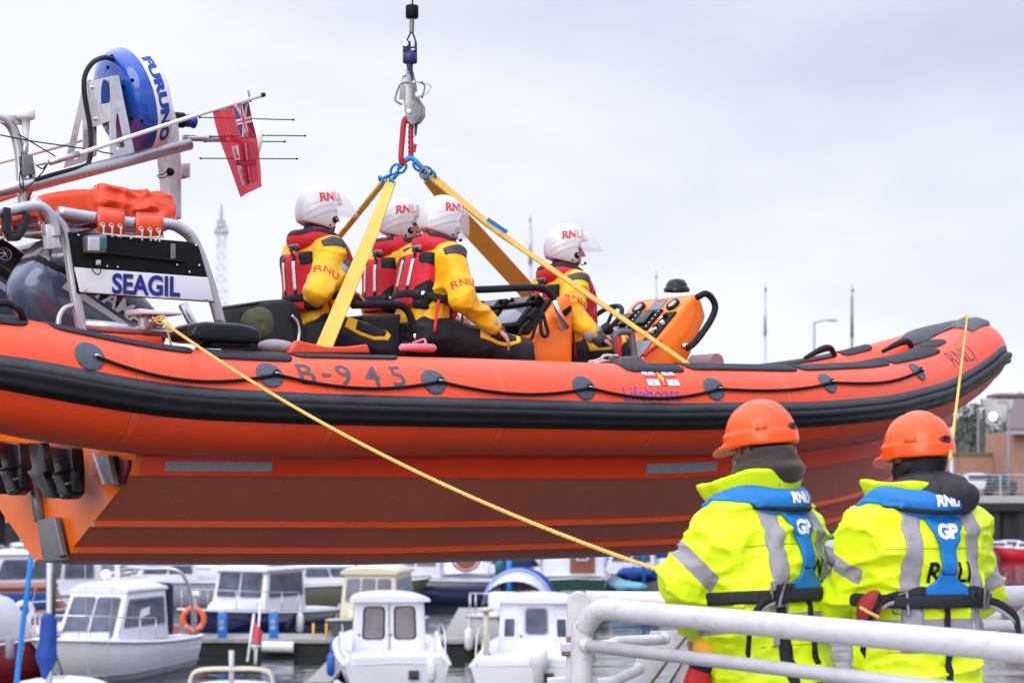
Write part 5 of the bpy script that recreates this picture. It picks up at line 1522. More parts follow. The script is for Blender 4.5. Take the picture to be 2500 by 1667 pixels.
crewman("crew member leaning forward, arm reaching down to the knee behind the rear orange console", seat_at(1081, 530, -0.30, R(14), ho), 0, R(14), 0, ho, (0, R(8), R(-4)),
        ((1130, 730, -0.60), (0.24, 0.28, 0.20)), ((1206, 800, -0.58), (0.44, 0.26, 0.05)), ((1268, 856, -0.54), (0.44, 0.2, -0.06)), ((0.56, -0.28, -0.44), (0.50, 0.2, -0.44)),
        ((loose, (0.3, 0, 1), (0.8, 0.1, -0.6)), (loose, (0, 0, 1), (0.8, 0, -0.5))), False, 37, mic=True)
crewman("helmsman between the consoles with raised visor and bare hand on the throttle", seat_at(1382, 596, -0.08, R(-2), ho), R(-8), R(-2), 0, ho, (0, R(2), R(-18)),
        ((1392, 768, -0.38), (0.10, 0.27, 0.17)), ((1452, 818, -0.50), (0.36, 0.18, 0.12)), ((1505, 850, -0.28), (0.42, 0.17, -0.06)), ((0.50, -0.18, -0.42), (0.50, 0.18, -0.42)),
        (([0.3, 0.35, 0.45, 0.55], (0.1, -0.2, 1), (0.95, -0.2, -0.2)), (loose, (0, 0, 1), (1, 0, 0))), True, 51, mic=True)
# ================================================================== CRANE TACKLE AND LINES
AY = 12.05                                        # the tackle hangs over the boat's middle
top = at(1004, -140, AY)
ap = lambda x, y, d=0.0: at(x, y, AY + d)
# wire with counterweight, swivel and hook
t_ = thing("crane_hook", "steel crane hook with navy swivel and round black weight on a wire", "crane hook", ap(1002, 130))
o0 = ap(1002, 130)
def cr(mb, name, m, parent=t_, **k):
    for i, v in enumerate(mb.v): mb.v[i] = tuple(Vector(v) - o0)
    return mb.build(name, m, parent, **k)
mb = MB(); mb.tube([ap(1010, -1500), ap(1007, 20)], 0.0045, 8); cr(mb, "wire", m_cable)
mb = MB(); mb.lathe([(0, 0.075), (0.034, 0.075), (0.038, 0.068), (0.038, 0.006), (0.034, 0), (0, 0)], ap(1006, 45), (0, 0, 1), 28); cr(mb, "weight", m_black)
mb = MB(); mb.cyl(ap(1006, 45), ap(1005, 80), 0.014); cr(mb, "ferrule", m_darksteel)
mb = MB(); mb.tube(smooth_path([ap(1003, 80), ap(994, 100), ap(997, 115, .02), ap(1012, 115, .02), ap(1014, 100), ap(1007, 80)], 6), 0.005, 8); cr(mb, "wire_eye", m_cable)
mb = MB(); c = ap(1001, 155)
mb.lathe([(0, 0), (0.038, 0), (0.043, 0.005), (0.043, 0.07), (0.03, 0.074), (0, 0.074)], c, (0, 0, 1), 28)
mb.box(c + Vector((-0.018, 0, 0.095)), (0.045, 0.075, 0.06), None, 0.004); mb.box(c + Vector((0.034, 0, 0.095)), (0.014, 0.075, 0.06), None, 0.004)
cr(mb, "swivel", m_hookblue)
mb = MB(); p = ap(991, 112) + Vector((0, -0.04, 0)); mb.cyl(p, p + Vector((0, -0.022, 0)), 0.018, n=6); mb.cyl(p, p + Vector((0, -0.028, 0)), 0.010, n=14); cr(mb, "pin", m_steel)
mb = MB(); mb.cyl(ap(1000, 155), ap(1003, 195), 0.020, 0.014); cr(mb, "shank", m_hookblue)
body = [(984, 172), (992, 168), (1000, 176), (1006, 200), (1010, 235), (1020, 250), (1028, 262), (1028, 285), (1016, 302), (1004, 306), (994, 296), (988, 270), (984, 230), (980, 200)]
mb = MB(); mb.prism([ap(x, y, -0.03) for x, y in body], (0, 0.022, 0), 0.006); cr(mb, "hook_plate", m_hook, recalc=True)
mb = MB(); mb.prism([ap(x + 10, y, 0.02) for x, y in body], (0, 0.022, 0), 0.006); cr(mb, "hook_plate", m_hook, recalc=True)
mb = MB(); mb.prism([ap(x, y, -0.008) for x, y in ((1008, 258), (1022, 250), (1028, 270), (1022, 296), (1008, 300), (1000, 285))], (0, 0.03, 0), 0.006); cr(mb, "hook_tongue", m_hook, recalc=True)
for x, y in ((986, 181), (998, 272)):
    mb = MB(); p = ap(x, y, -0.03); mb.cyl(p, p + Vector((0, -0.014, 0)), 0.014, n=6); mb.cyl(p, p + Vector((0, -0.02, 0)), 0.007, n=12); cr(mb, "pin", m_steel)
mb = MB(); mb.tube(smooth_path([ap(x, y, -0.03) for x, y in ((1000, 202), (984, 203), (974, 212), (966, 236), (966, 246), (974, 252), (982, 256))], 5), 0.006, 8); cr(mb, "handle", m_darksteel)
mb = MB(); mb.tube(smooth_path([ap(x, y, -0.02) for x, y in ((1030, 203), (1036, 208), (1036, 220), (1030, 240))], 5), 0.005, 8); cr(mb, "handle", m_darksteel)
mb = MB(); mb.tube(smooth_path([ap(x, y, -0.03) for x, y in ((1022, 203), (1044, 206), (1052, 212), (1046, 224), (1036, 234))], 6), 0.0016, 6); cr(mb, "release_wire", m_cable)
mb = MB(); mb.ball(ap(1022, 232, -0.045), 0.022, 16, (1, 0.7, 0.9)); cr(mb, "release_knob", m_white)
mb = MB(); mb.prism([ap(x, y, -0.034) for x, y in ((976, 212), (990, 208), (988, 242), (974, 244))], (0, 0.006, 0), 0.001); cr(mb, "rating_plate", m_greytape, recalc=True)
mb = MB(); mb.ball(ap(1010, 202, -0.04), 0.012, 10); mb.ball(ap(1026, 200, -0.035), 0.012, 10, (1.6, 1, 0.8)); cr(mb, "clasp", m_steel)
# red round sling looped through the hook
mb = MB()
lp = [ap(x, y, d) for x, y, d in ((1000, 300, -.01), (992, 290, -.012), (986, 300, -.015), (982, 340, -.018), (979, 385, -.02), (983, 398, -.01), (990, 392, 0))]
mb.tube(smooth_path(lp, 6), [0.012] + [0.017] * (len(smooth_path(lp, 6)) - 2) + [0.012], 12)
lp = [ap(x, y, d) for x, y, d in ((1004, 300, .01), (1003, 330, .012), (1003, 365, .012), (1003, 386, .01))]
mb.tube(smooth_path(lp, 8), [0.015 + 0.003 * (i % 3 == 0) for i in range(len(smooth_path(lp, 8)))], 12)
mb.box(ap(1012, 362, -0.005), (0.02, 0.02, 0.05), Matrix.Rotation(0.2, 3, 'Y'), 0.004)
s_ = mb.build("round_sling", m_redsling); tag(s_, "worn red round sling looped between the crane hook and blue chains", "sling")
mb = MB(); mb.prism([ap(x, y, 0.0) for x, y in ((1011, 299), (1021, 296), (1017, 330), (1012, 335))], (0, 0.006, 0), 0.001); mb.build("label_tag", m_hookblue, s_)
# blue chain legs, each a row of links
def links(name, pts, r, L_):
    P = resample(pts, L_ * 0.72); mb = MB()
    for i, (a, b_) in enumerate(zip(P, P[1:])):
        c = (a + b_) / 2; d = (b_ - a).normalized(); n_ = d.cross(Vector((0, 1, 0))).normalized() if i % 2 else Vector((0, 1, 0)).cross(d).cross(d).normalized()
        ax = n_
        mb.torus(c, ax, L_ * 0.26, r, 18, 8, (d, 1.75))
    return mb
ch_ = thing("chain_sling", "bright blue lifting chain set joining red sling to yellow straps", "chain", ap(1002, 390))
def chp(mb, name, m):
    for i, v in enumerate(mb.v): mb.v[i] = tuple(Vector(v) - ap(1002, 390))
    return mb.build(name, m, ch_)
mb = MB(); mb.tube(smooth_path([ap(x, y) for x, y in ((974, 412), (984, 398), (998, 387), (1008, 388), (1022, 402), (1034, 414))], 5), [0.012] * 2 + [0.016] * 22 + [0.012] * 2, 10); chp(mb, "master_link", m_chain)
for pts, cnt in (([(990, 400), (978, 416), (964, 432), (956, 442)], 0), ([(972, 402), (958, 424), (944, 432), (934, 438)], 0), ([(1012, 398), (1026, 412), (1036, 424), (1042, 432)], 0), ([(1030, 410), (1042, 418), (1056, 424)], 0)):
    chp(links("c", [ap(x, y, -0.01 + 0.02 * i) for i, (x, y) in enumerate(pts)], 0.0085, 0.075), "chain_leg", m_chain)
for x, y in ((957, 445), (931, 440), (1058, 425), (1040, 436)):
    mb = MB(); p = ap(x, y); mb.torus(p, (0.8, 0.3, 0.4), 0.022, 0.009, 18, 8); chp(mb, "shackle", m_chain)
mb = MB(); mb.torus(ap(1036, 424, -0.02), (0.5, 0.8, 0.1), 0.028, 0.009, 20, 8); mb.ball(ap(1040, 420, -0.02), 0.014, 10); chp(mb, "coupling", m_darksteel)
# four yellow webbing straps
def strap(label, stations, stitch=True):
    """stations: point, width direction, width"""
    mb = MB(); pts = [Vector(s[0]) for s in stations]
    n = 40; C = [pts[0].lerp(pts[-1], k / n) for k in range(n + 1)]
    L = (pts[-1] - pts[0]).length; d = (pts[-1] - pts[0]).normalized()
    fr_ = [(pts[0] - p).length / L for p in pts]
    rows = []
    for k, c in enumerate(C):
        f = k / n
        i = max(j for j in range(len(fr_)) if fr_[j] <= f + 1e-9); i = min(i, len(fr_) - 2)
        u = (f - fr_[i]) / (fr_[i + 1] - fr_[i])
        wv = (Vector(stations[i][1]).normalized().lerp(Vector(stations[i + 1][1]).normalized(), u)); wv = (wv - d * wv.dot(d)).normalized()
        w_ = stations[i][2] + (stations[i + 1][2] - stations[i][2]) * u
        c = pts[i].lerp(pts[i + 1], u); nn = d.cross(wv)
        th = 0.009 * (1.6 if f < 0.25 or abs(f - 0.28) < 0.02 else 1.0)
        rows.append([c + wv * w_ * a + nn * th * b_ for a, b_ in ((-.5, -.3), (-.48, -.5), (-.18, -.5), (-.16, -.42), (-.14, -.5), (.14, -.5), (.16, -.42), (.18, -.5), (.48, -.5), (.5, -.3), (.5, .3), (.48, .5), (-.48, .5), (-.5, .3))])
    mb.grid(rows, close=True, smooth=False)
    mb.m = [1 if (i % 14) in (2, 3, 5, 6) else 0 for i in range(len(mb.f))]
    mb.add(rows[0], [list(range(14))], False); mb.add(rows[-1], [list(range(14))], False)
    o = mb.build("lifting_strap", [m_sling, mat("strap_stitching", (0.36, 0.20, 0.03), 0.7)], recalc=True); tag(o, label, "strap", "yellow straps of the lifting sling")
    return o
e = lambda x, y, Y: b2w(bp(x, y, Y))
side = Vector((CA, SA, 0)); upv = Vector((0, 0, 1))
strap("broad pale yellow strap crossing in front of the aftmost crew member", [(ap(954, 446), (1, 0.2, 0.3), 0.062), (e(905, 575, -0.35), (1, 0.1, 0.3), 0.085), (e(785, 862, -0.85), (1, 0.0, 0.35), 0.105)])
strap("yellow strap running down behind the aftmost helmet", [(ap(940, 440), (1, 0.3, 0.5), 0.045), (e(860, 540, 0.5), (0.9, 0.3, 0.6), 0.075), (e(735, 690, 0.95), (0.9, 0.3, 0.6), 0.085)])
mb = None
s4 = strap("long thin yellow strap slanting down past the helmsman to the near tube", [(ap(1052, 430), (0.3, 0.6, 1), 0.052), (e(1200, 555, -0.25), (0.2, 0.9, 0.6), 0.062), (e(1690, 896, -0.78), (0.15, 0.95, 0.45), 0.060)])
a, b_ = e(1190, 537, -0.25), e(1238, 569, -0.30); d_ = (b_ - a).normalized(); n_ = Vector((0, -1, 0)); wv = d_.cross(n_).normalized()
mb = MB(); mb.prism([a + wv * -0.012 + n_ * 0.035, b_ + wv * -0.012 + n_ * 0.035, b_ + wv * 0.012 + n_ * 0.035, a + wv * 0.012 + n_ * 0.035], (0, 0.006, 0)); mb.build("sling_label", mat("blue_label", lin((30, 120, 190)), 0.5), s4)
strap("broad amber strap slanting down behind the second and third helmets", [(ap(1044, 438), (0.9, -0.2, 0.7), 0.06), (e(1150, 560, 0.45), (0.9, -0.3, 0.7), 0.115), (e(1310, 735, 0.85), (0.9, -0.3, 0.7), 0.115)])
# ropes
mb = MB()
q0, q1 = e(398, 786, -1.0), at(1640, 1402, 7.2)
q = [q0.lerp(q1, k / 30) - Vector((0, 0, 0.10 * (1 - (2 * k / 30 - 1) ** 2))) for k in range(31)]
laid_rope(mb, q, 0.0085, 3, 0.06, 6, 0.012)
kn = [e(x, y, -1.0) for x, y in ((372, 775), (384, 782), (402, 776), (396, 772), (376, 780), (392, 792), (410, 788), (404, 800), (412, 792), (418, 800), (410, 806), (412, 820), (418, 842))]
laid_rope(mb, smooth_path(kn, 6), 0.006, 3, 0.03)
tag(mb.build("tow_line", m_yrope), "yellow line tied at the aft frame and running to the left hi-vis worker", "rope")
mb = MB()
q0, q1 = e(2362, 770, 0.0), at(2320, 1118, 7.0)
q = [q0.lerp(q1, k / 24) for k in range(25)]
laid_rope(mb, q, 0.007, 3, 0.05, 6, 0.012)
laid_rope(mb, smooth_path([e(2362, 770, 0.0), e(2335, 784, 0.05), e(2295, 806, 0.1), e(2262, 836, 0.1), e(2248, 852, 0.1)], 6), 0.0085, 3, 0.05)
tag(mb.build("tow_line", m_yrope), "yellow line dropping from the bow behind the right worker's hard hat", "rope")
# pink rope coil and pale rope on the tube
c = bp(1020, 852, -1.1); rc_ = thing("rope_coil", "pink rope coil lying on the orange tube over orange cloth", "rope", b2w(c), (0, 0, YAW))
mb = MB()
q = [Vector((0.098 * math.cos(a) * (1 - 0.006 * a), 0.05 * math.sin(a), 0.004 * a / 6 + 0.003)) for a in np.linspace(0, 2 * math.pi * 2.2, 70)]
laid_rope(mb, q, 0.017, 3, 0.06, 6, 0.008)
laid_rope(mb, smooth_path([(0.02, -0.05, 0.02), (0.03, -0.02, 0.05), (0.01, 0.0, 0.045), (-0.02, 0.02, 0.03)], 6), 0.007); mb.build("coil", m_pinkrope, rc_)
mb = MB(); mb.ball((0, 0.0, 0.006), 0.08, 20, (0.95, 0.45, 0.25)); mb.build("orange_cloth", m_bag, rc_)
mb = MB(); laid_rope(mb, [Vector((0.088 * math.cos(a), 0.045 * math.sin(a), 0.034)) for a in np.linspace(0.3, 2.9, 24)], 0.008); mb.build("black_turn", m_blackrope, rc_)
mb = MB(); c = bp(1470, 878, -1.05)
kn = [b2w(bp(x, y, -1.08 + 0.02 * math.sin(i * 2))) for i, (x, y) in enumerate(((1438, 884), (1462, 878), (1478, 868), (1490, 872), (1484, 882), (1470, 878), (1476, 868), (1508, 869)))]
laid_rope(mb, smooth_path(kn, 6), 0.009); laid_rope(mb, [b2w(bp(1450, 886, -1.1)), b2w(bp(1480, 880, -1.1))], 0.008)
tag(mb.build("knotted_rope", m_whiterope), "pale knotted rope end lying on the tube below the throttle", "rope")
# olive bag, grey cloth and ensign
def cloth_lump(name, label, cat, px, py, Yb, r, m, seed, rot=0):
    c = b2w(bp(px, py, Yb))
    f = lambda p: (ell(p, (0, 0, 0), r) + 0.25 * r[2] * vnoise(p, (9, 9, 9), seed) + 0.012 * np.abs(vnoise(p, (22, 22, 22), seed + 1)))
    o = soft(name, f, [-x - 0.05 for x in r], [x + 0.05 for x in r], 0.011, m, None, c, (0, rot, YAW)); return tag(o, label, cat)
cloth_lump("canvas_bag", "olive canvas bag leaning behind the black cushion beside the aft seat", "bag", 625, 790, -0.5, (0.085, 0.07, 0.10), m_olive, 3, -0.3)
cloth_lump("cloth", "crumpled grey cloth on the tube beside the black cushion", "cloth", 676, 846, -1.0, (0.10, 0.06, 0.035), m_greycloth, 5)
# ensign: red flag hung from the whip aerial
FL = [[(519, 272), (545, 265), (575, 256), (606, 246)], [(527, 310), (552, 305), (582, 298), (615, 290)], [(540, 352), (566, 346), (594, 338), (626, 338)], [(560, 405), (580, 400), (602, 402), (634, 398)], [(587, 482), (600, 474), (612, 468), (638, 455)]]
m_flag = mat("red_ensign_cloth", (0.68, 0.05, 0.10), 0.7, var=0.06, vscale=30)
tf = m_flag.node_tree; bs = tf.nodes["Principled BSDF"]; om = [n for n in tf.nodes if n.type == 'OUTPUT_MATERIAL'][0]
tr1 = tf.nodes.new("ShaderNodeBsdfTranslucent"); tr1.inputs[0].default_value = (0.85, 0.05, 0.08, 1)
tp1 = tf.nodes.new("ShaderNodeBsdfTransparent"); tp1.inputs[0].default_value = (1, 0.55, 0.62, 1)
ms = tf.nodes.new("ShaderNodeMixShader"); ms.inputs[0].default_value = 0.55; ms2 = tf.nodes.new("ShaderNodeMixShader"); ms2.inputs[0].default_value = 0.46
tf.links.new(bs.outputs[0], ms.inputs[1]); tf.links.new(tr1.outputs[0], ms.inputs[2]); tf.links.new(ms.outputs[0], ms2.inputs[1]); tf.links.new(tp1.outputs[0], ms2.inputs[2]); tf.links.new(ms2.outputs[0], om.inputs[0])
fy = [[0.0, 0.03, -0.01, 0.02], [0.0, 0.07, -0.06, 0.05], [0.0, 0.08, -0.09, 0.08], [0.0, 0.06, -0.09, 0.10], [0.0, 0.05, -0.06, 0.10]]
ctl = [[bp(x, y, -0.42 + fy[i][j]) for j, (x, y) in enumerate(r)] for i, r in enumerate(FL)]
rows = [smooth_path(r, 8) for r in ctl]; cols = [smooth_path([rows[i][j] for i in range(5)], 8) for j in range(len(rows[0]))]
G_ = [[b2w(cols[j][i]) for j in range(len(cols))] for i in range(len(cols[0]))]
org = G_[0][0]; G_ = [[p - org for p in r] for r in G_]
FLG = thing("ensign", "translucent red ensign hanging from the white whip aerial, marked with a lifeboat cross", "flag", org)
mb = MB(); mb.grid(G_); fo = mb.build("flag_cloth", m_flag, FLG); sm_ = fo.modifiers.new("t", 'SOLIDIFY'); sm_.thickness = 0.002
NI, NJ = len(G_), len(G_[0])
def fpt(u, v, h=-0.004):
    i, j = min(v * (NI - 1), NI - 1.001), min(u * (NJ - 1), NJ - 1.001); a, b_ = int(i), int(j); f, g = i - a, j - b_
    p = (G_[a][b_] * (1 - f) + G_[a + 1][b_] * f) * (1 - g) + (G_[a][b_ + 1] * (1 - f) + G_[a + 1][b_ + 1] * f) * g
    return p + Vector((0, h, 0))
def fquad(u0, u1, v0, v1, name, m, h=-0.004, sk=0.0):
    mb = MB(); mb.grid([[fpt(u0 + (u1 - u0) * i / 6 + sk * j / 6, v0 + (v1 - v0) * j / 6, h) for i in range(7)] for j in range(7)]); return mb.build(name, m, FLG)
m_fw = mat("flag_white_cloth", (0.62, 0.60, 0.66), 0.7, var=0.04); m_fb = mat("flag_navy_cloth", (0.03, 0.035, 0.14), 0.7, var=0.04)
fquad(0, 1, 0.0, 0.035, "flag_hem", m_fw)
fquad(0.28, 0.92, 0.56, 0.93, "flag_field", m_fw, -0.006)
fquad(0.53, 0.62, 0.56, 0.93, "flag_cross", m_fb, -0.009); fquad(0.28, 0.92, 0.715, 0.765, "flag_cross", m_fb, -0.009)
fquad(0.55, 0.60, 0.56, 0.93, "flag_cross", m_redmark, -0.012); fquad(0.28, 0.92, 0.728, 0.752, "flag_cross", m_redmark, -0.012)
for u, v, c in ((0.40, 0.64, "L"), (0.42, 0.85, "I")):
    mb = MB(); lay(text_bm(c, 0.06, 0.003, 0), lambda x, y, h: fpt(u + x * 3.2, v - y * 2.2, -0.013), mb); mb.build("flag_letter", m_redmark, FLG)
fquad(0.62, 1.0, 0.03, 0.50, "flag_canton", m_fb, -0.006)
for u0, u1, sk, mm, h in ((0.66, 0.72, 0.24, m_fw, -0.009), (0.92, 0.98, -0.28, m_fw, -0.009), (0.76, 0.84, 0.0, m_fw, -0.011), (0.78, 0.82, 0.0, m_redmark, -0.014), (0.675, 0.695, 0.24, m_redmark, -0.012), (0.94, 0.96, -0.28, m_redmark, -0.012)):
    fquad(u0, u1, 0.04, 0.49, "flag_stripe", mm, h, sk)
fquad(0.62, 1.0, 0.22, 0.30, "flag_stripe", m_fw, -0.0115); fquad(0.62, 1.0, 0.245, 0.275, "flag_stripe", m_redmark, -0.0145)
mb = MB(); mb.tube([bp(606, 222, -0.42), bp(612, 250, -0.42)], 0.006, 8); mb.v = [tuple(b2w(v) - org) for v in mb.v]; mb.build("flag_toggle", m_darksteel, FLG)
# ================================================================== THE TWO WORKERS AND THE GANGWAY RAILS
QZ = 3.2                                               # quay level
def hardhat(parent, loc, rot, res=0.006):
    Hh = bpy.data.objects.new("hard_hat", None); COL.objects.link(Hh); Hh.parent = parent; Hh.location = loc; Hh.rotation_euler = rot
    def f(p):
        d = ell(p, (0, 0, 0.0), (0.134, 0.112, 0.130))
        r = np.abs(p[:, 1])
        for off, w_, am in ((0.0, 0.020, 0.004), (0.052, 0.010, 0.003)):
            d = d - am * np.exp(-((r - off) / w_) ** 4) * np.clip((p[:, 2] - 0.05) / 0.05, 0, 1)
        d = smax(d, -(p[:, 2] + 0.01), 0.004)
        rim = smax(ell(p * np.array((1, 1, 0.0)), (0.002, 0, 0), (0.142, 0.119, 0.1)), np.abs(p[:, 2] + 0.012 + 0.10 * np.clip(-p[:, 0] - 0.03, 0, 1) - 0.05 * np.clip(np.abs(p[:, 0]) - 0.05, 0, 1)) - 0.026, 0.008)
        d = smin(d, rim, 0.006)
        # peak
        pk = smax(ell(p * np.array((1, 1, 0)), (0.09, 0, 0), (0.105, 0.10, 1)), np.abs(p[:, 2] + 0.028 + 0.28 * np.clip(p[:, 0] - 0.12, 0, 1)) - 0.006, 0.006)
        d = smin(d, pk, 0.012)
        inn = ell(p, (0, 0, -0.02), (0.123, 0.101, 0.124))
        return smax(d, -inn, 0.004)
    sh = soft("hat_shell", f, (-0.17, -0.14, -0.08), (0.21, 0.14, 0.16), res, m_hardhat, Hh, smooth=1)
    bv = bvh_of(sh)
    fn = lambda w_: caster(bv, (-0.4, 0, 0.016), (0, -1, 0), (0, 0, 1), (1, 0, 0), w_)
    mb = MB(); lay(outline([(0.028 * math.cos(k), 0.013 * math.sin(k)) for k in np.linspace(0, 2 * math.pi, 25)[:-1]], 0.015), fn(0.001), mb, 0.003); bdg = mb.build("badge", mat("dark_red_badge", (0.16, 0.006, 0.008), 0.4), sh, recalc=True)
    mb = MB(); lay(text_bm("JSP", 0.021, 0.001, 0.01, 0.034), fn(0.0065), mb); mb.build("lettering", m_black, bdg)
    for sgn in (-1, 1):
        mb = MB(); lay(outline([(-0.02, -0.012), (0.02, -0.012), (0.016, 0.012), (-0.016, 0.012)], 0.02), caster(bv, (-0.06, sgn * 0.4, 0.025), (-sgn, 0, 0), (0, 0, 1), (0, -sgn, 0), 0.001), mb, 0.006); mb.build("hat_slot", m_hardhat, sh, recalc=True)
    mb = MB(); mb.tube(smooth_path([(0.02, -0.105, -0.03), (0.05, -0.075, -0.12), (0.06, 0, -0.145), (0.05, 0.075, -0.12), (0.02, 0.105, -0.03)], 6), 0.005, 6); mb.build("hat_strap", m_webbing, Hh)
    return Hh
def worker(label, px, D, face, headpx, head_yaw, elbows, wrists, kind, seed, lean):
    base = Vector(((px - CX) / FPX * D, D, QZ)); yaw = R(face)
    W = thing("person", label, "person", base, (0, 0, yaw), "workers in hi-vis jackets at the rail")
    c, s_ = math.cos(-yaw), math.sin(-yaw)
    def loc(p):
        d = p - base; return np.array((d.x * c - d.y * s_, d.x * s_ + d.y * c, d.z))
    hc = loc(at(headpx[0], headpx[1], headpx[2]))
    Rt = rotM(lean); RtI = Rt.T; piv = np.array((0, 0, 0.95))
    TQ = lambda p: (p - piv) @ RtI.T + piv               # into the torso's own frame
    TF = lambda v: Rt @ (np.array(v) - piv) + piv
    sh = [TF((0, -0.195 if kind == "brown" else -0.178, 1.395)), TF((0, 0.195 if kind == "brown" else 0.182, 1.395))]
    el = [loc(at(*e)) if abs(e[0]) > 20 else np.array(e) for e in elbows]
    wr_ = [loc(at(*e)) if abs(e[0]) > 20 else np.array(e) for e in wrists]
    Hr = Euler((0, R(4), R(head_yaw))).to_matrix(); HrI = np.array(Hr).T
    def body(p):
        d = head_sdf((p - hc) @ HrI.T); q = TQ(p)
        d = smin(d, cap(p, hc + np.array((-0.03, 0, -0.13)), TF((0, 0, 1.40)), 0.058, 0.08), 0.04)
        d = smin(d, cap(q, (0, 0, 0.98), (0, 0, 1.34), 0.11, 0.12, (1, 0.75, 1)), 0.05)
        for i in (0, 1):
            d = smin(d, cap(p, sh[i], el[i], 0.055, 0.042), 0.04); d = smin(d, cap(p, el[i], wr_[i], 0.042, 0.028), 0.02)
            y = (-0.1, 0.1)[i]
            d = smin(d, cap(p, (0, y, 0.95), (0.02, y, 0.50), 0.085, 0.058), 0.04); d = smin(d, cap(p, (0.02, y, 0.50), (-0.01, y, 0.08), 0.056, 0.04), 0.02)
        return d
    ex = MB()
    for i in (0, 1):
        fw = wr_[i] - el[i]
        v, F = hand_mesh(frame(Vector(wr_[i]), Vector(fw), Vector((0, 0, 1))), [0.3, 0.35, 0.4, 0.45], i == 1); ex.add(v.tolist(), F.tolist())
    allp = np.array([hc + 0.16, hc - 0.16, *sh, *el, *wr_, (0, 0.25, 0.0), (0.2, -0.25, 0.0)])
    lo, hi = allp.min(0) - 0.16, allp.max(0) + 0.16
    def bmat(c):
        l = (c - hc) @ HrI.T
        return np.where((np.linalg.norm(l, axis=1) < 0.2) & (l[:, 0] < 0.01) & (l[:, 2] > -0.085), 1, 0)
    soft("body", body, lo, hi, 0.014, [m_skin, m_hair], W, extra=ex, matfn=bmat)
    def mask(p):
        l = (p - hc) @ HrI.T
        d = head_sdf(l) - 0.008
        cut = smax(l[:, 2] - 0.0 - 0.2 * np.clip(-l[:, 0], 0, 1), -(l[:, 2] + 0.16), 0.01)
        if kind == "brown": cut = smax(l[:, 2] + 0.045 + 0.5 * np.clip(0.04 - l[:, 0], 0, .05), -(l[:, 2] + 0.16), 0.01)
        return smax(d, cut, 0.004)
    soft("face_mask", mask, hc - 0.19, hc + 0.17, 0.009, m_trouser, W)
    def trs(p):
        d = cap(p, (0, -0.06, 0.95), (0, 0.06, 0.95), 0.13, 0.13)
        for y in (-0.1, 0.1):
            d = smin(d, smin(cap(p, (0, y, 0.92), (0.02, y, 0.5), 0.115, 0.09), cap(p, (0.02, y, 0.5), (0, y, 0.10), 0.09, 0.075), 0.03), 0.04)
            d = smin(d, cap(p, (-0.02, y, 0.05), (0.16, y, 0.04), 0.05, 0.045), 0.03)
        return d + np.abs(vnoise(p, (8, 8, 12), seed + 2)) * 0.012
    soft("trousers", trs, (-0.25, -0.3, -0.02), (0.32, 0.3, 1.12), 0.02, m_trouser, W)
    def torso(q):
        k_ = 1.0 if kind == "brown" else 0.94
        d = cap(q, (0.0, 0, 0.82), (0.0, 0, 1.05), 0.195 * k_, 0.180 * k_, (1, 0.80, 1))
        d = smin(d, cap(q, (0.0, 0, 1.05), (0.0, 0, 1.34), 0.175 * k_, 0.190 * k_, (1, 0.78, 1)), 0.06)
        return smin(d, cap(q, (-0.01, -0.13, 1.405), (-0.01, 0.13, 1.405), 0.090, 0.090), 0.09)
    def arms(p, k):
        ds = []
        for i in (0, 1):
            ds.append(smin(cap(p, sh[i], el[i], 0.098, 0.088), cap(p, el[i], el[i] + (wr_[i] - el[i]) * 0.95, 0.086, 0.066), 0.03))
        return ds
    def folds(p):
        wq = p + 0.05 * np.stack([vnoise(p, (5, 5, 5), seed + k) for k in range(3)], 1)
        r1 = 1 - np.abs(vnoise(wq, (5, 5, 9), seed)); r2 = 1 - np.abs(vnoise(wq + 4, (11, 11, 17), seed + 1)); c_ = vnoise(p + 9, (4, 4, 4), seed + 7)
        r3 = 1 - np.abs(vnoise(wq + 7, (21, 21, 30), seed + 2))
        return -(r1 ** 5) * 0.026 - (r2 ** 5) * 0.014 - (r3 ** 5) * 0.006 + c_ * 0.006 + 0.010
    def jacket(p):
        q = TQ(p); d = smax(torso(q), -(q[:, 2] - 0.80), 0.01)
        for a in arms(p, 0): d = smin(d, a, 0.06)
        return d + folds(p)
    def armband(p):
        best = np.full(len(p), 9.0)
        for i in (0, 1):
            u = el[i] - sh[i]; L = np.linalg.norm(u); u = u / L; t = (p - sh[i]) @ u
            near_arm = cap(p, sh[i], el[i], 0.098, 0.088) < torso(TQ(p)) - 0.0
            dd = np.abs(t - L * (0.70 if i else 0.72)) - 0.030
            best = np.minimum(best, np.maximum(dd, cap(p, sh[i], el[i], 0.098, 0.088) - torso(TQ(p))))
        q = TQ(p); tor = torso(q) < np.minimum(*arms(p, 0)) + 0.005
        best = np.where(tor, np.minimum(best, np.abs(q[:, 2] - 1.075) - 0.028), best)
        return best
    mj = bpy.data.materials.get("lime_hi_vis_taped") or attr_mask(m_hiviz.copy(), "tape", (0.30, 0.29, 0.32)); mj.name = "lime_hi_vis_taped"
    jk = soft("jacket", jacket, lo, hi, 0.0095, mj, W, attrs={"tape": armband})
    jb = bvh_of(jk)
    O_ = lambda y, z: Vector(TF((-0.7, y, z)))
    din = Vector(Rt @ np.array((1, 0, 0))); vz = Vector(Rt @ np.array((0, 0, 1)))
    back = lambda y, z, off: caster(jb, O_(y, z), (0, -1, 0), vz, din, off)
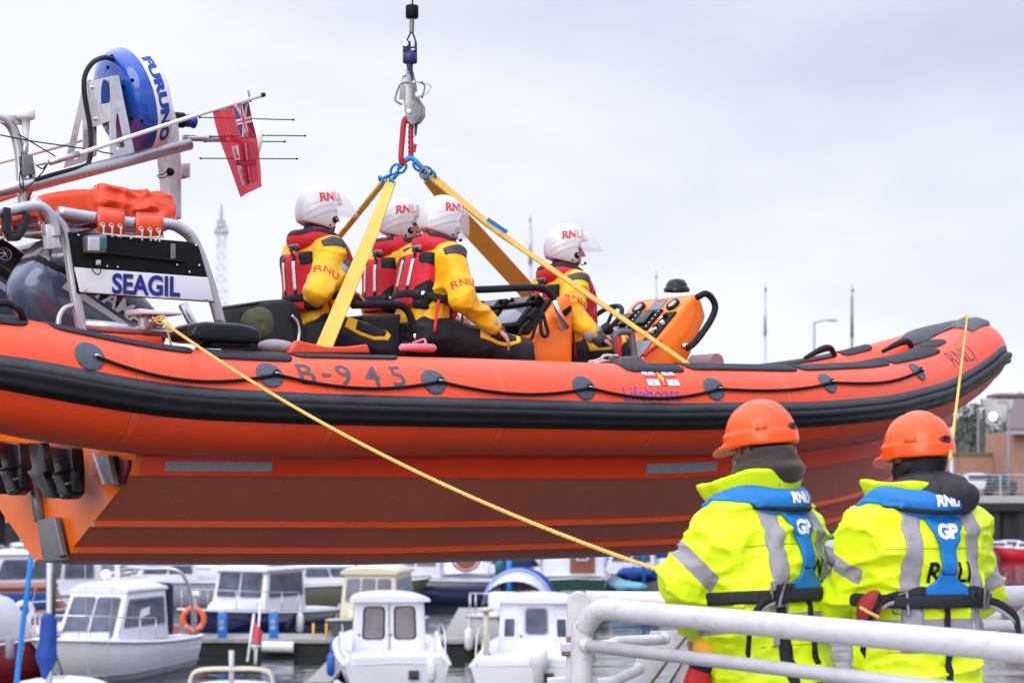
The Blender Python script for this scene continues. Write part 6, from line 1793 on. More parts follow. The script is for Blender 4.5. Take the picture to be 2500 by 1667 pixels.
    # reflective braces down the back
    for sg in (-1, 1):
        o = [(-0.03, -0.36), (0.03, -0.36), (0.03, -0.05), (0.03 - sg * 0.004, 0.06), (0.03 - sg * 0.03, 0.16), (-0.03 - sg * 0.03, 0.16), (-0.03 - sg * 0.004, 0.06), (-0.03, -0.05)]
        mb = MB(); lay(outline([(x, y) for x, y in o], 0.010), caster(jb, O_(-sg * 0.125, 1.35), (0, -1, 0), vz, din, 0.003), mb, 0.003); mb.build("reflective_brace", m_greytape, jk, recalc=True)
    mb = MB(); lay(text_bm("RNLI", 0.095, 0.002, 0.010, 0.165), back(-0.075 if kind == "brown" else -0.01, 1.262, 0.005), mb); mb.build("lettering", m_black, jk)
    for y0, z0, w_, h_ in ((0, 1.345, 0.21, 0.0022), (0, 0.99, 0.19, 0.002)):
        mb = MB(); lay(outline([(-w_, -h_), (w_, -h_), (w_, h_), (-w_, h_)], 0.02), back(y0, z0, 0.001), mb, 0.001); mb.build("seam", mat("lime_seam", (0.40, 0.52, 0.01), 0.7), jk, recalc=True)
    # stand-up collar
    nb = TF((0, 0, 1.50))
    def coll(p):
        q = TQ(p); r = np.sqrt((q[:, 0] - 0.02) ** 2 * 0.8 + q[:, 1] ** 2)
        fl = 0.124 + 0.45 * np.clip(q[:, 2] - 1.50, 0, 0.2) + 0.05 * np.clip(q[:, 0], 0, 0.2)
        d = np.abs(r - fl) - 0.012
        d = smax(d, q[:, 2] - ((1.600 if kind == "brown" else 1.585) + (0.15 if kind == "brown" else -0.1) * np.clip(-q[:, 0], -0.06, 0.1)), 0.008); d = smax(d, -(q[:, 2] - 1.44), 0.01)
        return d + 0.012 * vnoise(p, (9, 9, 9), seed + 20)
    soft("jacket_collar", coll, nb - np.array((0.29, 0.29, 0.12)), nb + np.array((0.31, 0.29, 0.18)), 0.0095, m_hiviz, jk)
    if kind == "brown":
        def hood(p):
            l = p - hc
            d = None
            for z, r, x in ((-0.040, 0.088, -0.006), (-0.066, 0.098, -0.016), (-0.092, 0.104, -0.020), (-0.120, 0.104, -0.014)):
                e = np.sqrt((np.sqrt((l[:, 0] - x) ** 2 * 0.85 + l[:, 1] ** 2) - r) ** 2 + (l[:, 2] - z - 0.22 * (-l[:, 0]) ) ** 2) - 0.024
                d = e if d is None else smin(d, e, 0.010)
            d = smin(d, cap(p, hc + np.array((-0.02, 0, -0.11)), TF((0.0, 0, 1.48)), 0.080, 0.085), 0.02)
            return d + 0.014 * vnoise(p, (10, 10, 24), seed + 30) - 0.006 * (1 - np.abs(vnoise(p, (6, 6, 15), seed + 33))) ** 3
        soft("fleece_hood", hood, hc - np.array((0.22, 0.22, 0.28)), hc + np.array((0.2, 0.22, 0.04)), 0.0085, m_brown, W)
        mb = MB(); mb.tube(smooth_path([Vector(hc) + Hr @ Vector(v) for v in ((0.06, 0.092, -0.045), (0.0, 0.092, -0.048), (-0.05, 0.075, -0.05))], 5), 0.011, 8); mb.build("mask_strap", m_greytape, W)
    else:
        def hood(p):
            l = (p - hc) @ np.array(Euler((0, 0, R(-12))).to_matrix()) ; l = l + np.array((0, 0, 0.0))
            d = ell(l, (-0.105, -0.01, -0.125), (0.130, 0.165, 0.088))
            d = smin(d, ell(l, (-0.03, -0.02, -0.105), (0.135, 0.140, 0.072)), 0.04)
            d = smax(d, -(l[:, 2] + 0.228), 0.02)
            d = d + 0.010 * np.exp(-(l[:, 1] / 0.008) ** 2) + 0.007 * np.exp(-((np.abs(l[:, 1]) - 0.085 - 0.1 * l[:, 2]) / 0.008) ** 2)
            d = d + 0.006 * np.exp(-((l[:, 2] + 0.10 + 0.2 * l[:, 0]) / 0.008) ** 2)
            return d + 0.010 * np.abs(vnoise(p, (16, 16, 16), seed + 30)) + 0.010 * vnoise(p, (7, 7, 7), seed + 31)
        soft("padded_hood", hood, hc - np.array((0.3, 0.24, 0.27)), hc + np.array((0.18, 0.24, 0.02)), 0.0085, m_padded, W)
    # blue lifejacket: collar, back yoke, belt, buckles
    LV = bpy.data.objects.new("lifejacket", None); COL.objects.link(LV); LV.parent = W
    cpts = [(0.20, 0.11, 1.16), (0.19, 0.13, 1.30), (0.13, 0.150, 1.42), (0.03, 0.158, 1.505), (-0.065, 0.135, 1.518), (-0.135, 0.065, 1.503), (-0.158, 0, 1.497)]
    cpts = cpts + [(x, -y, z) for x, y, z in cpts[-2::-1]]
    cp = [TF(v) for v in smooth_path(cpts, 4)]
    def cl(p):
        d = union([cap(p, cp[i], cp[i + 1], 0.046, 0.046, (1, 1, 1.0)) for i in range(len(cp) - 1)])
        d = smin(d, smax(np.maximum(jacket(p) - 0.014, d - 0.012), -(jacket(p) - 0.001), 0.003), 0.01)
        return d + 0.005 * vnoise(p, (12, 12, 12), seed + 40)
    lo2, hi2 = np.array(cp).min(0) - 0.1, np.array(cp).max(0) + 0.1
    co = soft("vest_collar", cl, lo2, hi2, 0.0085, m_bluevest, LV)
    cb = bvh_of(co)
    mb = MB(); pt = []
    for k in range(6, len(cp) - 6):
        cc = Vector(cp[k]); tn = (Vector(cp[k + 1]) - Vector(cp[k - 1])).normalized(); out_ = Vector((cc.x - 0.0, cc.y, 0)).normalized(); out_ = (out_ - tn * out_.dot(tn)).normalized()
        dn = tn.cross(out_); dn = -dn if dn.z > 0 else dn
        pt.append(cc + out_ * 0.040 + dn * 0.028)
    mb.tube(pt, 0.009, 8); mb.build("zip_piping", m_vestblack, LV)
    mb = MB(); lay(text_bm("RNLI", 0.050, 0.0022, 0.02, 0.090), caster(cb, O_(-0.005, 1.507), (0, -1, 0), vz, din, 0.003), mb); mb.build("lettering", m_whitemark, co)
    yk = [(-0.072, 0.155), (0.072, 0.155), (0.060, 0.11), (0.030, 0.03), (0.027, -0.055), (0.046, -0.085), (0.092, -0.115), (0.072, -0.165), (-0.072, -0.165), (-0.092, -0.115), (-0.046, -0.085), (-0.027, -0.055), (-0.030, 0.03), (-0.060, 0.11)]
    mb = MB(); lay(outline(yk, 0.02), back(0, 1.315, 0.006), mb, 0.010); yo = mb.build("back_yoke", m_bluevest, LV, recalc=True)
    mb = MB(); lay(text_bm("GP", 0.066, 0.0035, 0.02, 0.080), caster(bvh_of(yo), O_(0, 1.402), (0, -1, 0), vz, din, 0.003), mb); mb.build("lettering", m_whitemark, yo)
    mb = MB(); lay(outline([(-0.034, -0.002), (0.034, -0.002), (0.034, 0.002), (-0.034, 0.002)], 0.02), caster(bvh_of(yo), O_(0, 1.255), (0, -1, 0), vz, din, 0.002), mb); mb.build("stitching", m_navy, yo)
    def belt(p):
        q = TQ(p); j = torso(q)
        d = smax(j - 0.036, np.abs(q[:, 2] - 1.172 - 0.05 * q[:, 0]) - 0.024, 0.005)
        return smax(d, -(j - 0.004), 0.004)
    be = soft("belt", belt, (-0.35, -0.35, 0.98), (0.42, 0.35, 1.34), 0.0095, m_webbing, LV)
    for sg in (-1, 1):
        fn = caster(jb, O_(-sg * 0.115, 1.172), (0, -1, 0.0), vz, din, 0.010)
        mb = MB(); lay(outline([(-0.038, -0.030), (0.038, -0.034), (0.038, 0.034), (-0.038, 0.030)], 0.02), fn, mb, 0.014); pd_ = mb.build("buckle_web", m_webbing, LV, recalc=True)
        mb = MB(); mb.tube([fn(sg * 0.034 + x, y, 0.020) for x, y in ((-0.014, -0.036), (0.014, -0.036), (0.014, 0.036), (-0.014, 0.036))], 0.0065, 8, closed=True); mb.build("buckle", m_darksteel, pd_)
        for k in (-0.012, 0.012):
            mb = MB(); lay(outline([(k - 0.004 - sg * 0.012, -0.026), (k + 0.004 - sg * 0.012, -0.026), (k + 0.004 - sg * 0.012, 0.026), (k - 0.004 - sg * 0.012, 0.026)], 0.02), fn, mb, 0.018); mb.build("web_keeper", m_seat, pd_, recalc=True)
        # tail of webbing hanging out from the belt
        a = fn(sg * 0.05, -0.01, 0.016); o = Vector((a.x, a.y, 0)).normalized(); sd = Vector((0, -sg, 0))
        q = smooth_path([a, a + sd * 0.06 + o * 0.01 + Vector((0, 0, -0.02)), a + sd * 0.12 + o * 0.02 + Vector((0, 0, -0.08)), a + sd * 0.14 + o * 0.01 + Vector((0, 0, -0.20))], 6)
        mb = MB(); mb.grid([[p + vv for vv in (Vector((0, 0, 0.020)), Vector((0, 0, -0.006)) + sd * -0.018)] for p in q]); ob = mb.build("leg_strap", m_webbing, LV); so = ob.modifiers.new("t", 'SOLIDIFY'); so.thickness = 0.006
        q2 = [p + Vector((0, 0, -0.012)) + o * 0.006 - sd * 0.015 for p in q[:12]]
        mb = MB(); mb.grid([[p + vv for vv in (Vector((0, 0, 0.006)), Vector((0, 0, -0.008)))] for p in q2]); ob = mb.build("leg_strap", m_greytape, LV); so = ob.modifiers.new("t", 'SOLIDIFY'); so.thickness = 0.004
    mb = MB(); fn = caster(jb, O_(-0.0, 0.98), (0, -1, 0), vz, din, 0.003); lay(outline([(-0.014, -0.17), (0.014, -0.17), (0.010, 0.17), (-0.010, 0.17)], 0.02), fn, mb, 0.004); mb.build("crotch_strap", m_webbing, LV, recalc=True)
    if kind == "brown":
        mb = MB(); fn = caster(jb, O_(0.115, 0.98), (0, -1, 0), vz, din, 0.003); lay(outline([(-0.022, -0.17), (0.022, -0.17), (0.012, 0.16), (-0.02, 0.16)], 0.02), fn, mb, 0.004); mb.build("leg_strap", m_webbing, LV, recalc=True)
    hardhat(W, Vector(hc) + Hr @ Vector((0.005, 0, 0.048)), (0, R(8 if kind == "brown" else 6), R(head_yaw)))
    return W
worker("hi-vis worker with brown hood resting the left elbow over the rail, taking the yellow line", 1886, 7.35, 132, (1862, 1096, 7.40), 12,
       [(0.12, -0.30, 1.20), (1664, 1412, 7.26)], [(0.38, -0.18, 1.12), (1716, 1535, 7.62)], "brown", 61, R(7))
worker("hi-vis worker with black padded hood and orange hard hat standing at the right", 2248, 7.2, 111, (2246, 1126, 7.28), 14,
       [(0.08, -0.275, 1.18), (2094, 1410, 7.22)], [(0.30, -0.22, 1.12), (0.30, 0.24, 1.10)], "black", 83, R(3))
# red throw bag on the right worker's hip with its yellow cord
c = at(2122, 1484, 6.98)
f = lambda p: ell(p, (0, 0, 0), (0.036, 0.045, 0.075)) + 0.008 * vnoise(p, (20, 20, 20), 5)
tbg = soft("throw_bag", f, (-0.1, -0.1, -0.16), (0.1, 0.1, 0.16), 0.009, [mat("dark_red_nylon", (0.26, 0.006, 0.014), 0.6), m_vestblack], None, c, (0, 0.45, 0), matfn=lambda q: np.where(np.abs(q[:, 0] - 0.012) < 0.012, 1, 0))
tag(tbg, "small dark red throw bag tucked between the two workers above the rail", "bag")
mb = MB(); laid_rope(mb, smooth_path([at(2100, 1482, 6.93), at(2120, 1494, 6.92), at(2145, 1506, 6.92)], 6), 0.007, 2, 0.018); mb.v = [tuple(Matrix.Rotation(-0.45, 3, 'Y') @ (Vector(v) - c)) for v in mb.v]; mb.build("cord", m_yrope, tbg)
c = at(1712, 1628, 7.3)
f = lambda p: rbox(p, (0, 0, 0), (0.045, 0.05, 0.10), 0.03) + 0.008 * vnoise(p, (14, 14, 14), 8)
tb2 = soft("throw_bag", f, (-0.1, -0.1, -0.16), (0.1, 0.1, 0.16), 0.009, [m_vest, m_vestblack, m_yellowmark], None, c, (0, 0.3, 0), matfn=lambda q: np.where(np.abs(q[:, 2] - 0.01) < 0.018, 1, np.where(q[:, 2] > 0.05, 2, 0)))
tag(tb2, "red and amber bag hanging at the left worker's side, seen under the top rail", "bag")

# ------------------------------------------------------------------ gangway
G0 = at(1470, 1492, 7.5)
RL = thing("railing", "scuffed white tubular handrail running toward the camera in front of the workers", "railing", (G0.x, G0.y, QZ))
def rl(mb, name, m=m_railwhite, parent=RL, org=None):
    o = Vector(org if org else (G0.x, G0.y, QZ)); mb.v = [tuple(Vector(v) - o) for v in mb.v]; return mb.build(name, m, parent, recalc=False)
zt, zm = 4.8 - 0.487, 4.8 - 0.625
tp0, tp1 = Vector((0.36, 7.5, zt)), Vector((1.56, 5.62, zt))
dd = (tp1 - tp0).normalized()
post = Vector((at(1420, 1600, 7.62).x, 7.62, 0))
q = smooth_path([Vector((post.x, post.y, QZ)), Vector((post.x, post.y, zt - 0.16)), Vector((post.x + 0.012, post.y - 0.012, zt - 0.07)), Vector((post.x + 0.055, post.y - 0.06, zt - 0.012)), tp0 - dd * 0.0, tp0 + dd * 0.1], 8) + [tp1, tp1 + dd * 2.5]
mb = MB(); mb.tube(q, 0.041, 24); rl(mb, "top_rail")
mb = MB(); a = Vector((post.x, post.y, zm)); b_ = Vector((tp1.x, tp1.y, zm)); mb.tube([a, b_, b_ + dd * 2.5], 0.024, 18); rl(mb, "mid_rail")
mb = MB(); mb.tube([a + Vector((0, 0, -0.3)), b_ + Vector((0, 0, -0.3)), b_ + dd * 2.5 + Vector((0, 0, -0.3))], 0.024, 18); rl(mb, "mid_rail")
mb = MB(); mb.ball(a + dd * 0.03, 0.034, 14); rl(mb, "weld")
mb = MB(); mb.box((tp1.x + dd.x * 2.4, tp1.y + dd.y * 2.4, (QZ + zt) / 2 - 0.02), (0.06, 0.06, zt - QZ - 0.04), None, 0.01); rl(mb, "post")
# gate plate with hinge beside it
gp0 = at(1385, 1560, 7.9)
GT = thing("gate_post", "white rounded steel gate plate with a rusty hinge beside the handrail", "gate post", (gp0.x, gp0.y, QZ))
P2 = lambda x, y, D: at(x, y, D)
pl_ = [P2(x, y, 7.95) for x, y in [(1385, 1900)] + [(1385, 1500)] + [(1413 + 28 * math.cos(R(a_)), 1473 - 30 * math.sin(R(a_))) for a_ in range(180, -1, -15)] + [(1441, 1500), (1441, 1900)]]
mb = MB(); mb.prism(pl_, (0, 0.05, 0), 0.006); mb.v = [tuple(Vector(v) - Vector((gp0.x, gp0.y, QZ))) for v in mb.v]; mb.build("plate", m_railwhite, GT, recalc=True)
def gt(mb, name, m): mb.v = [tuple(Vector(v) - Vector((gp0.x, gp0.y, QZ))) for v in mb.v]; return mb.build(name, m, GT, recalc=True)
m_rust = mat("rusty_steel", (0.22, 0.14, 0.10), 0.8, var=0.35, vscale=25)
mb = MB(); mb.box(P2(1387, 1578, 7.7), (0.056, 0.06, 0.036), None, 0.006); gt(mb, "hinge_block", m_railwhite)
mb = MB(); mb.box(P2(1387, 1594, 7.7), (0.05, 0.05, 0.018), None, 0.004); gt(mb, "hinge_washer", m_rust)
mb = MB(); mb.box(P2(1392, 1561, 7.7), (0.030, 0.03, 0.026), None, 0.003); gt(mb, "hinge_nut", m_rust)
mb = MB(); mb.cyl(P2(1392, 1596, 7.7), P2(1392, 1760, 7.7), 0.015); gt(mb, "hinge_pin", m_railwhite)
mb = MB(); mb.prism([P2(x, y, 7.75) for x, y in ((1336, 1656), (1405, 1650), (1405, 1680), (1336, 1690))], (0, 0.06, 0), 0.006); gt(mb, "hinge_arm", m_railwhite)
# far rail of the gangway
FR = thing("railing", "white handrail on the far side of the gangway, behind the workers", "railing", at(1430, 1460, 8.5) * 1.0)
fo_ = at(1430, 1460, 8.5)
def fr(mb, name, m=m_railwhite): mb.v = [tuple(Vector(v) - fo_) for v in mb.v]; return mb.build(name, m, FR, recalc=True)
mb = MB(); mb.tube([at(1430, 1466, 8.5), at(1640, 1468, 8.5), at(2600, 1452, 8.4)], 0.042, 20); fr(mb, "top_rail")
mb = MB(); mb.tube([at(1990, 1530, 8.5), at(2600, 1524, 8.4)], 0.022, 16); fr(mb, "mid_rail")
mb = MB(); mb.prism([at(x, y, 8.45) for x, y in ((2440, 1535), (2500, 1482), (2600, 1420), (2640, 1470), (2500, 1580), (2440, 1585))], (0, 0.02, 0), 0.003); fr(mb, "brace_plate")
for (x0, y0), (x1, y1) in (((1466, 1570), (1622, 1556)), ((1462, 1662), (1560, 1630))):
    mb = MB(); mb.tube(smooth_path([at(x0 - 4, y0 + 6, 8.0), at(x0 + 30, y0 + 2, 8.0), at(x0 + 44, y0 - 4, 8.1), at(x1, y1 + 4, 8.3)], 5), 0.022, 14); fr(mb, "rung")
    mb = MB(); mb.ball(at(x1, y1 + 2, 8.3), 0.026, 12); fr(mb, "rung_cap")
for pts in (((1590, 1540), (1690, 1540), (1640, 1590), (1560, 1720), (1500, 1720), (1560, 1600)), ((1700, 1555), (1722, 1570), (1650, 1720), (1590, 1720))):
    mb = MB(); mb.prism([at(x, y, 8.55) for x, y in pts], (0, 0.03, 0), 0.004); fr(mb, "side_plate")
for (x0, y0, x1, y1) in ((1676, 1552, 1580, 1680), (1696, 1566, 1622, 1690)):
    mb = MB(); mb.tube([at(x0, y0, 8.52), at(x1, y1, 8.52)], 0.006, 8); fr(mb, "groove_strip", m_rust)
mb = MB(); mb.prism([(0.1, 4.0, QZ - 0.2), (4.0, 3.0, QZ - 0.2), (4.0, 9.2, QZ - 0.2), (0.1, 9.2, QZ - 0.2)], (0, 0, 0.19), 0.0)
structure(mb.build("gangway_deck", m_dock, recalc=True))
mb = MB(); mb.prism([(-6, -30, -1), (12, -30, -1), (12, 3.0, -1), (-6, 3.0, -1)], (0, 0, QZ + 0.98)); structure(mb.build("quay", mat("quay_concrete", (0.3, 0.29, 0.28), 0.85, bump=0.2), recalc=True))
# ================================================================== MARINA
def quadpt(q, u, v): return q[0].lerp(q[1], u).lerp(q[3].lerp(q[2], u), v)
def panel(q, u0, u1, v0, v1, off=0.006, th=0.012, rnd=0.0):
    """thin raised panel on a four-cornered face (corners anticlockwise from outside)"""
    n = (q[1] - q[0]).cross(q[3] - q[0]).normalized()
    c = [quadpt(q, u, v) for u, v in ((u0, v0), (u1, v0), (u1, v1), (u0, v1))]
    if rnd:
        o = []
        for i in range(4):
            p, a, b_ = c[i], c[i - 1], c[(i + 1) % 4]
            da, db = (a - p).normalized() * rnd, (b_ - p).normalized() * rnd
            o += [p + da, p + (da + db) * 0.29, p + db]
        c = o
    mb = MB(); mb.prism([p + n * off for p in c], n * th); return mb
def boat(name, label, cat, px, D, head, group=None):
    p = at(px, HZ, D)
    return thing(name, label, cat, (p.x, D, 0), (0, 0, R(head)), group)
def hull(root, L, B, F0, F1, m, rail=None, tw=0.85, deck=None, boot=None, flare=0.9, n=22):
    """x forward from -L/2, waterline z=0"""
    rows, sheer = [], []
    for i in range(n + 1):
        f = i / n; x = -L / 2 + L * f
        hw = B / 2 * (tw + (1 - tw) * math.sin(min(1, f / 0.5) * math.pi / 2)) * (1 if f < 0.55 else math.sqrt(max(0, 1 - ((f - 0.55) / 0.45) ** 2.2)))
        hw = max(hw, 0.02); z = F0 + (F1 - F0) * f ** 2
        cx_ = x - (0.16 * L * max(0, f - 0.6) / 0.4)           # stem rakes forward above the water
        row = [(cx_ - 0.0, 0, -0.30 + 0.2 * max(0, f - 0.7)), (cx_, hw * 0.72, -0.10 + 0.25 * max(0, f - .6)), (cx_ + (x - cx_) * 0.4, hw * 0.86 * flare + hw * .06, 0.12 + 0.25 * max(0, f - .6)), (x, hw, z), (x, hw - 0.05 if hw > .07 else hw * .5, z + 0.035), (x, hw - 0.09 if hw > .12 else hw * .3, z - 0.02)]
        rows.append([(a, -b_, c) for a, b_, c in row[::-1]] + row[1:])
        sheer.append((x, hw, z))
    mb = MB(); mb.grid(rows); mb.add(rows[0], [list(range(len(rows[0])))], False)
    mb.build("hull", m, root, recalc=True)
    mb = MB(); mb.grid([[(x, -max(hw - 0.05, 0.01), z - 0.015), (x, 0, z + 0.02), (x, max(hw - 0.05, 0.01), z - 0.015)] for x, hw, z in sheer]); mb.build("deck", deck or m_boatwhite, root)
    if rail:
        mb = MB()
        for s in (-1, 1): mb.tube([(x, s * (hw + 0.01), z - 0.02) for x, hw, z in sheer], 0.035, 8)
        mb.build("rub_rail", rail, root)
    if boot:
        mb = MB()
        for s in (-1, 1): mb.tube([(x - (0.16 * L * max(0, (k / n) - 0.6) / 0.4) * .62, s * (hw * 0.95 * flare + .03), 0.20) for k, (x, hw, z) in enumerate(sheer)], 0.018, 6)
        mb.build("waterline_stripe", boot, root)
    return sheer
def cabin(root, x0, x1, w0, w1, z0, z1, rf, rb, m=None, front=2, side=2, back=0, roof=0.1, win=None, crown=0.06, side_v=(0.42, 0.85), front_v=(0.35, 0.88), inset=0.07, name="cabin"):
    """x0 aft, x1 forward; w0/w1 half-widths aft/forward at deck; roof inset; windows front/side/back"""
    m = m or m_boatwhite; win = win or m_window
    b_ = [Vector((x0, -w0, z0)), Vector((x1, -w1, z0)), Vector((x1, w1, z0)), Vector((x0, w0, z0))]
    t_ = [Vector((x0 + rb, -w0 + inset, z1)), Vector((x1 - rf, -w1 + inset, z1)), Vector((x1 - rf, w1 - inset, z1)), Vector((x0 + rb, w0 - inset, z1))]
    bm = bmesh.new(); vs = [bm.verts.new(p) for p in b_ + t_]
    for f in ((0, 1, 5, 4), (1, 2, 6, 5), (2, 3, 7, 6), (3, 0, 4, 7), (4, 5, 6, 7), (3, 2, 1, 0)): bm.faces.new([vs[i] for i in f])
    bmesh.ops.bevel(bm, geom=bm.edges[:], offset=0.05, segments=3, affect='EDGES', profile=0.5)
    mb = MB(); mb.bm(bm, True); cb_ = mb.build(name, m, root)
    faces = {"s": [b_[0], b_[1], t_[1], t_[0]], "f": [b_[1], b_[2], t_[2], t_[1]], "p": [b_[2], b_[3], t_[3], t_[2]], "b": [b_[3], b_[0], t_[0], t_[3]]}
    def wins(face, n, v0, v1, gap=0.04, e=0.08):
        for k in range(n):
            u0 = e + (1 - 2 * e + gap) * k / n; u1 = e + (1 - 2 * e + gap) * (k + 1) / n - gap
            fr_ = panel(faces[face], u0 - 0.012, u1 + 0.012, v0 - 0.025, v1 + 0.025, 0.003, 0.010, 0.07).build("window", m_boatgrey if win is not m_mauvewin else m_black, cb_, recalc=True)
            panel(faces[face], u0, u1, v0, v1, 0.009, 0.010, 0.06).build("pane", win, fr_, recalc=True)
    if front: wins("f", front, *front_v)
    if side: wins("s", side, *side_v); wins("p", side, *side_v)
    if back: wins("b", back, 0.18, 0.86, 0.16, 0.14)
    if roof:
        rows = []
        xa, xb = x0 + rb - roof, x1 - rf + roof * 1.2
        for k in range(9):
            f = k / 8; x = xa + (xb - xa) * f; hw = (w0 + (w1 - w0) * f) - inset + roof * 0.7
            row = [(x, hw * math.cos(R(a)) , z1 + 0.0 + crown * 2 * math.sin(R(a)) * (1 if 0 < k < 8 else 0.6)) for a in range(0, 181, 15)]
            rows.append(row + [(x, -hw, z1 - 0.06), (x, hw, z1 - 0.06)])
        mb = MB(); mb.grid(rows, close=True); mb.add(rows[0], [list(range(len(rows[0])))], False); mb.add(rows[-1], [list(range(len(rows[0])))[::-1]], False)
        mb.build("roof", m, cb_, recalc=True)
    return cb_, faces
def rail_loop(root, pts, posts, r=0.014, name="guard_rail", m=None):
    mb = MB(); mb.tube(smooth_path(pts, 5), r, 8)
    for p, h in posts: mb.tube([p, (p[0], p[1], p[2] - h)], r * 0.9, 6)
    return mb.build(name, m or m_steel, root)
def pulpit(root, sh, h=0.5, f0=0.55):
    k0 = int(len(sh) * f0); pts = []
    for s in (-1, 1):
        seg = [(x, s * max(hw - 0.08, 0.02), z + h) for x, hw, z in sh[k0::3]]
        pts += seg if s < 0 else seg[::-1]
    return rail_loop(root, pts, [(p, h) for p in pts[::1]])
fend = []
def fender(px, py, D, m=m_fender, band=True, h=0.5, r=0.10, label="white fender with a dark band hanging off the white cruiser's side"):
    p = at(px, py, D)
    mb = MB(); mb.lathe([(0, 0), (r * .5, .01), (r, 0.08), (r, h - 0.08), (r * .5, h - .01), (0.02, h), (0.012, h + 0.30), (0, h + .3)], (0, 0, -h / 2), (0, 0, 1), 16)
    o = mb.build("fender", m, None, p)
    if band:
        mb = MB(); mb.lathe([(r + .003, -0.06), (r + .004, -.05), (r + .004, 0.05), (r + .003, 0.06)], (0, 0, 0.05), (0, 0, 1), 16); mb.build("fender_band", m_band, o)
    tag(o, label, "fender", "fenders along the moored boats"); return o

# --- A: white cabin cruiser, bow toward the camera
A = boat("cabin_cruiser", "white cabin cruiser with a raked windscreen and steel arch, bow toward us beside the lifebuoy", "boat", 272, 49.3, 254)
sh = hull(A, 5.9, 2.5, 0.80, 1.12, m_boatwhite, m_fender, boot=m_boatgrey)
cabin(A, -1.1, 1.35, 1.0, 0.80, 0.88, 2.10, 0.75, 0.05, front=2, side=1, roof=0.05, side_v=(0.30, 0.82), front_v=(0.12, 0.86), crown=0.10)
cabin(A, 1.1, 2.2, 0.72, 0.35, 0.92, 1.16, 0.25, 0.0, front=0, side=0, roof=0, inset=0.1, name="foredeck")
pulpit(A, sh, 0.55, 0.5)
mb = MB(); mb.tube(smooth_path([(-2.5, -1.0, 0.9), (-2.35, -0.98, 1.9), (-2.1, -0.75, 2.45), (-2.05, 0, 2.5), (-2.1, 0.75, 2.45), (-2.35, 0.98, 1.9), (-2.5, 1.0, 0.9)], 6), 0.045, 10); mb.build("arch", m_alu, A)
mb = MB(); mb.tube([(-0.2, 0.1, 2.2), (-0.2, 0.1, 3.1)], 0.03, 8); mb.tube([(-0.45, -0.1, 2.2), (-0.45, -0.1, 2.75)], 0.025, 8); mb.ball((-0.6, -.45, 2.4), 0.14, 14); mb.build("aerials", m_white, A)
mb = MB(); mb.box((-1.35, 0.55, 1.55), (0.35, 0.8, 1.3), None, 0.12); mb.build("canvas_dodger", mat("navy_canvas", (0.015, 0.02, 0.05), 0.8), A)
mb = MB(); mb.box((2.75, 0.05, 1.25), (0.35, 0.12, 0.10), None, 0.02); mb.build("bow_roller", m_steel, A)
mb = MB(); mb.box((-2.0, 0.2, 1.0), (0.5, 1.2, 0.25), None, 0.08); mb.build("cockpit_cushions", mat("salmon_cloth", (0.5, 0.2, 0.16), 0.8, bump=0.3), A)
for x, y, D in ((322, 1618, 48.3), (369, 1608, 49.6), (403, 1595, 50.8), (438, 1583, 52.0)): fender(x, y, D)
fender(192, 1596, 47.2, m_bluefender, True, 0.4, 0.09, "blue fender slung across the white cruiser's bow")
# --- B: navy hulled wheelhouse boat behind the pontoon
Bt = boat("fishing_boat", "navy hulled boat with a white three-window wheelhouse behind the blue pedestals", "boat", 625, 59.5, 244)
sh = hull(Bt, 6.6, 2.7, 0.85, 1.15, m_boatnavy, m_boatwhite)
cabin(Bt, -1.2, 1.0, 0.98, 0.92, 0.9, 2.15, 0.30, 0.05, front=2, side=1, back=0, roof=0.16, side_v=(0.36, 0.88), front_v=(0.36, 0.9))
cabin(Bt, -1.1, 0.5, 0.80, 0.80, 2.25, 2.55, 0.12, 0.1, front=0, side=0, roof=0.0, name="flybridge")
cabin(Bt, 1.0, 2.2, 0.8, 0.35, 0.95, 1.28, 0.3, 0.0, front=0, side=0, roof=0, inset=0.1, name="foredeck")
pulpit(Bt, sh, 0.55, 0.45)
for x_, y_ in ((-0.6, 0.5), (-0.3, -0.6)):
    mb = MB(); mb.tube([(x_, y_, 2.3), (x_ - 0.1, y_, 4.6)], 0.022, 6); mb.build("whip_aerial", m_white, Bt)
mb = MB(); mb.tube([(-2.9, 1.1, 0.95), (-2.3, 1.25, 0.45), (-1.6, 1.45, 0.05)], 0.05, 8); mb.build("boarding_steps", m_boatgrey, Bt)
fender(732, 1520, 59, m_fender, False, 0.6, 0.11, "plain white fender on the navy hull's quarter"); 
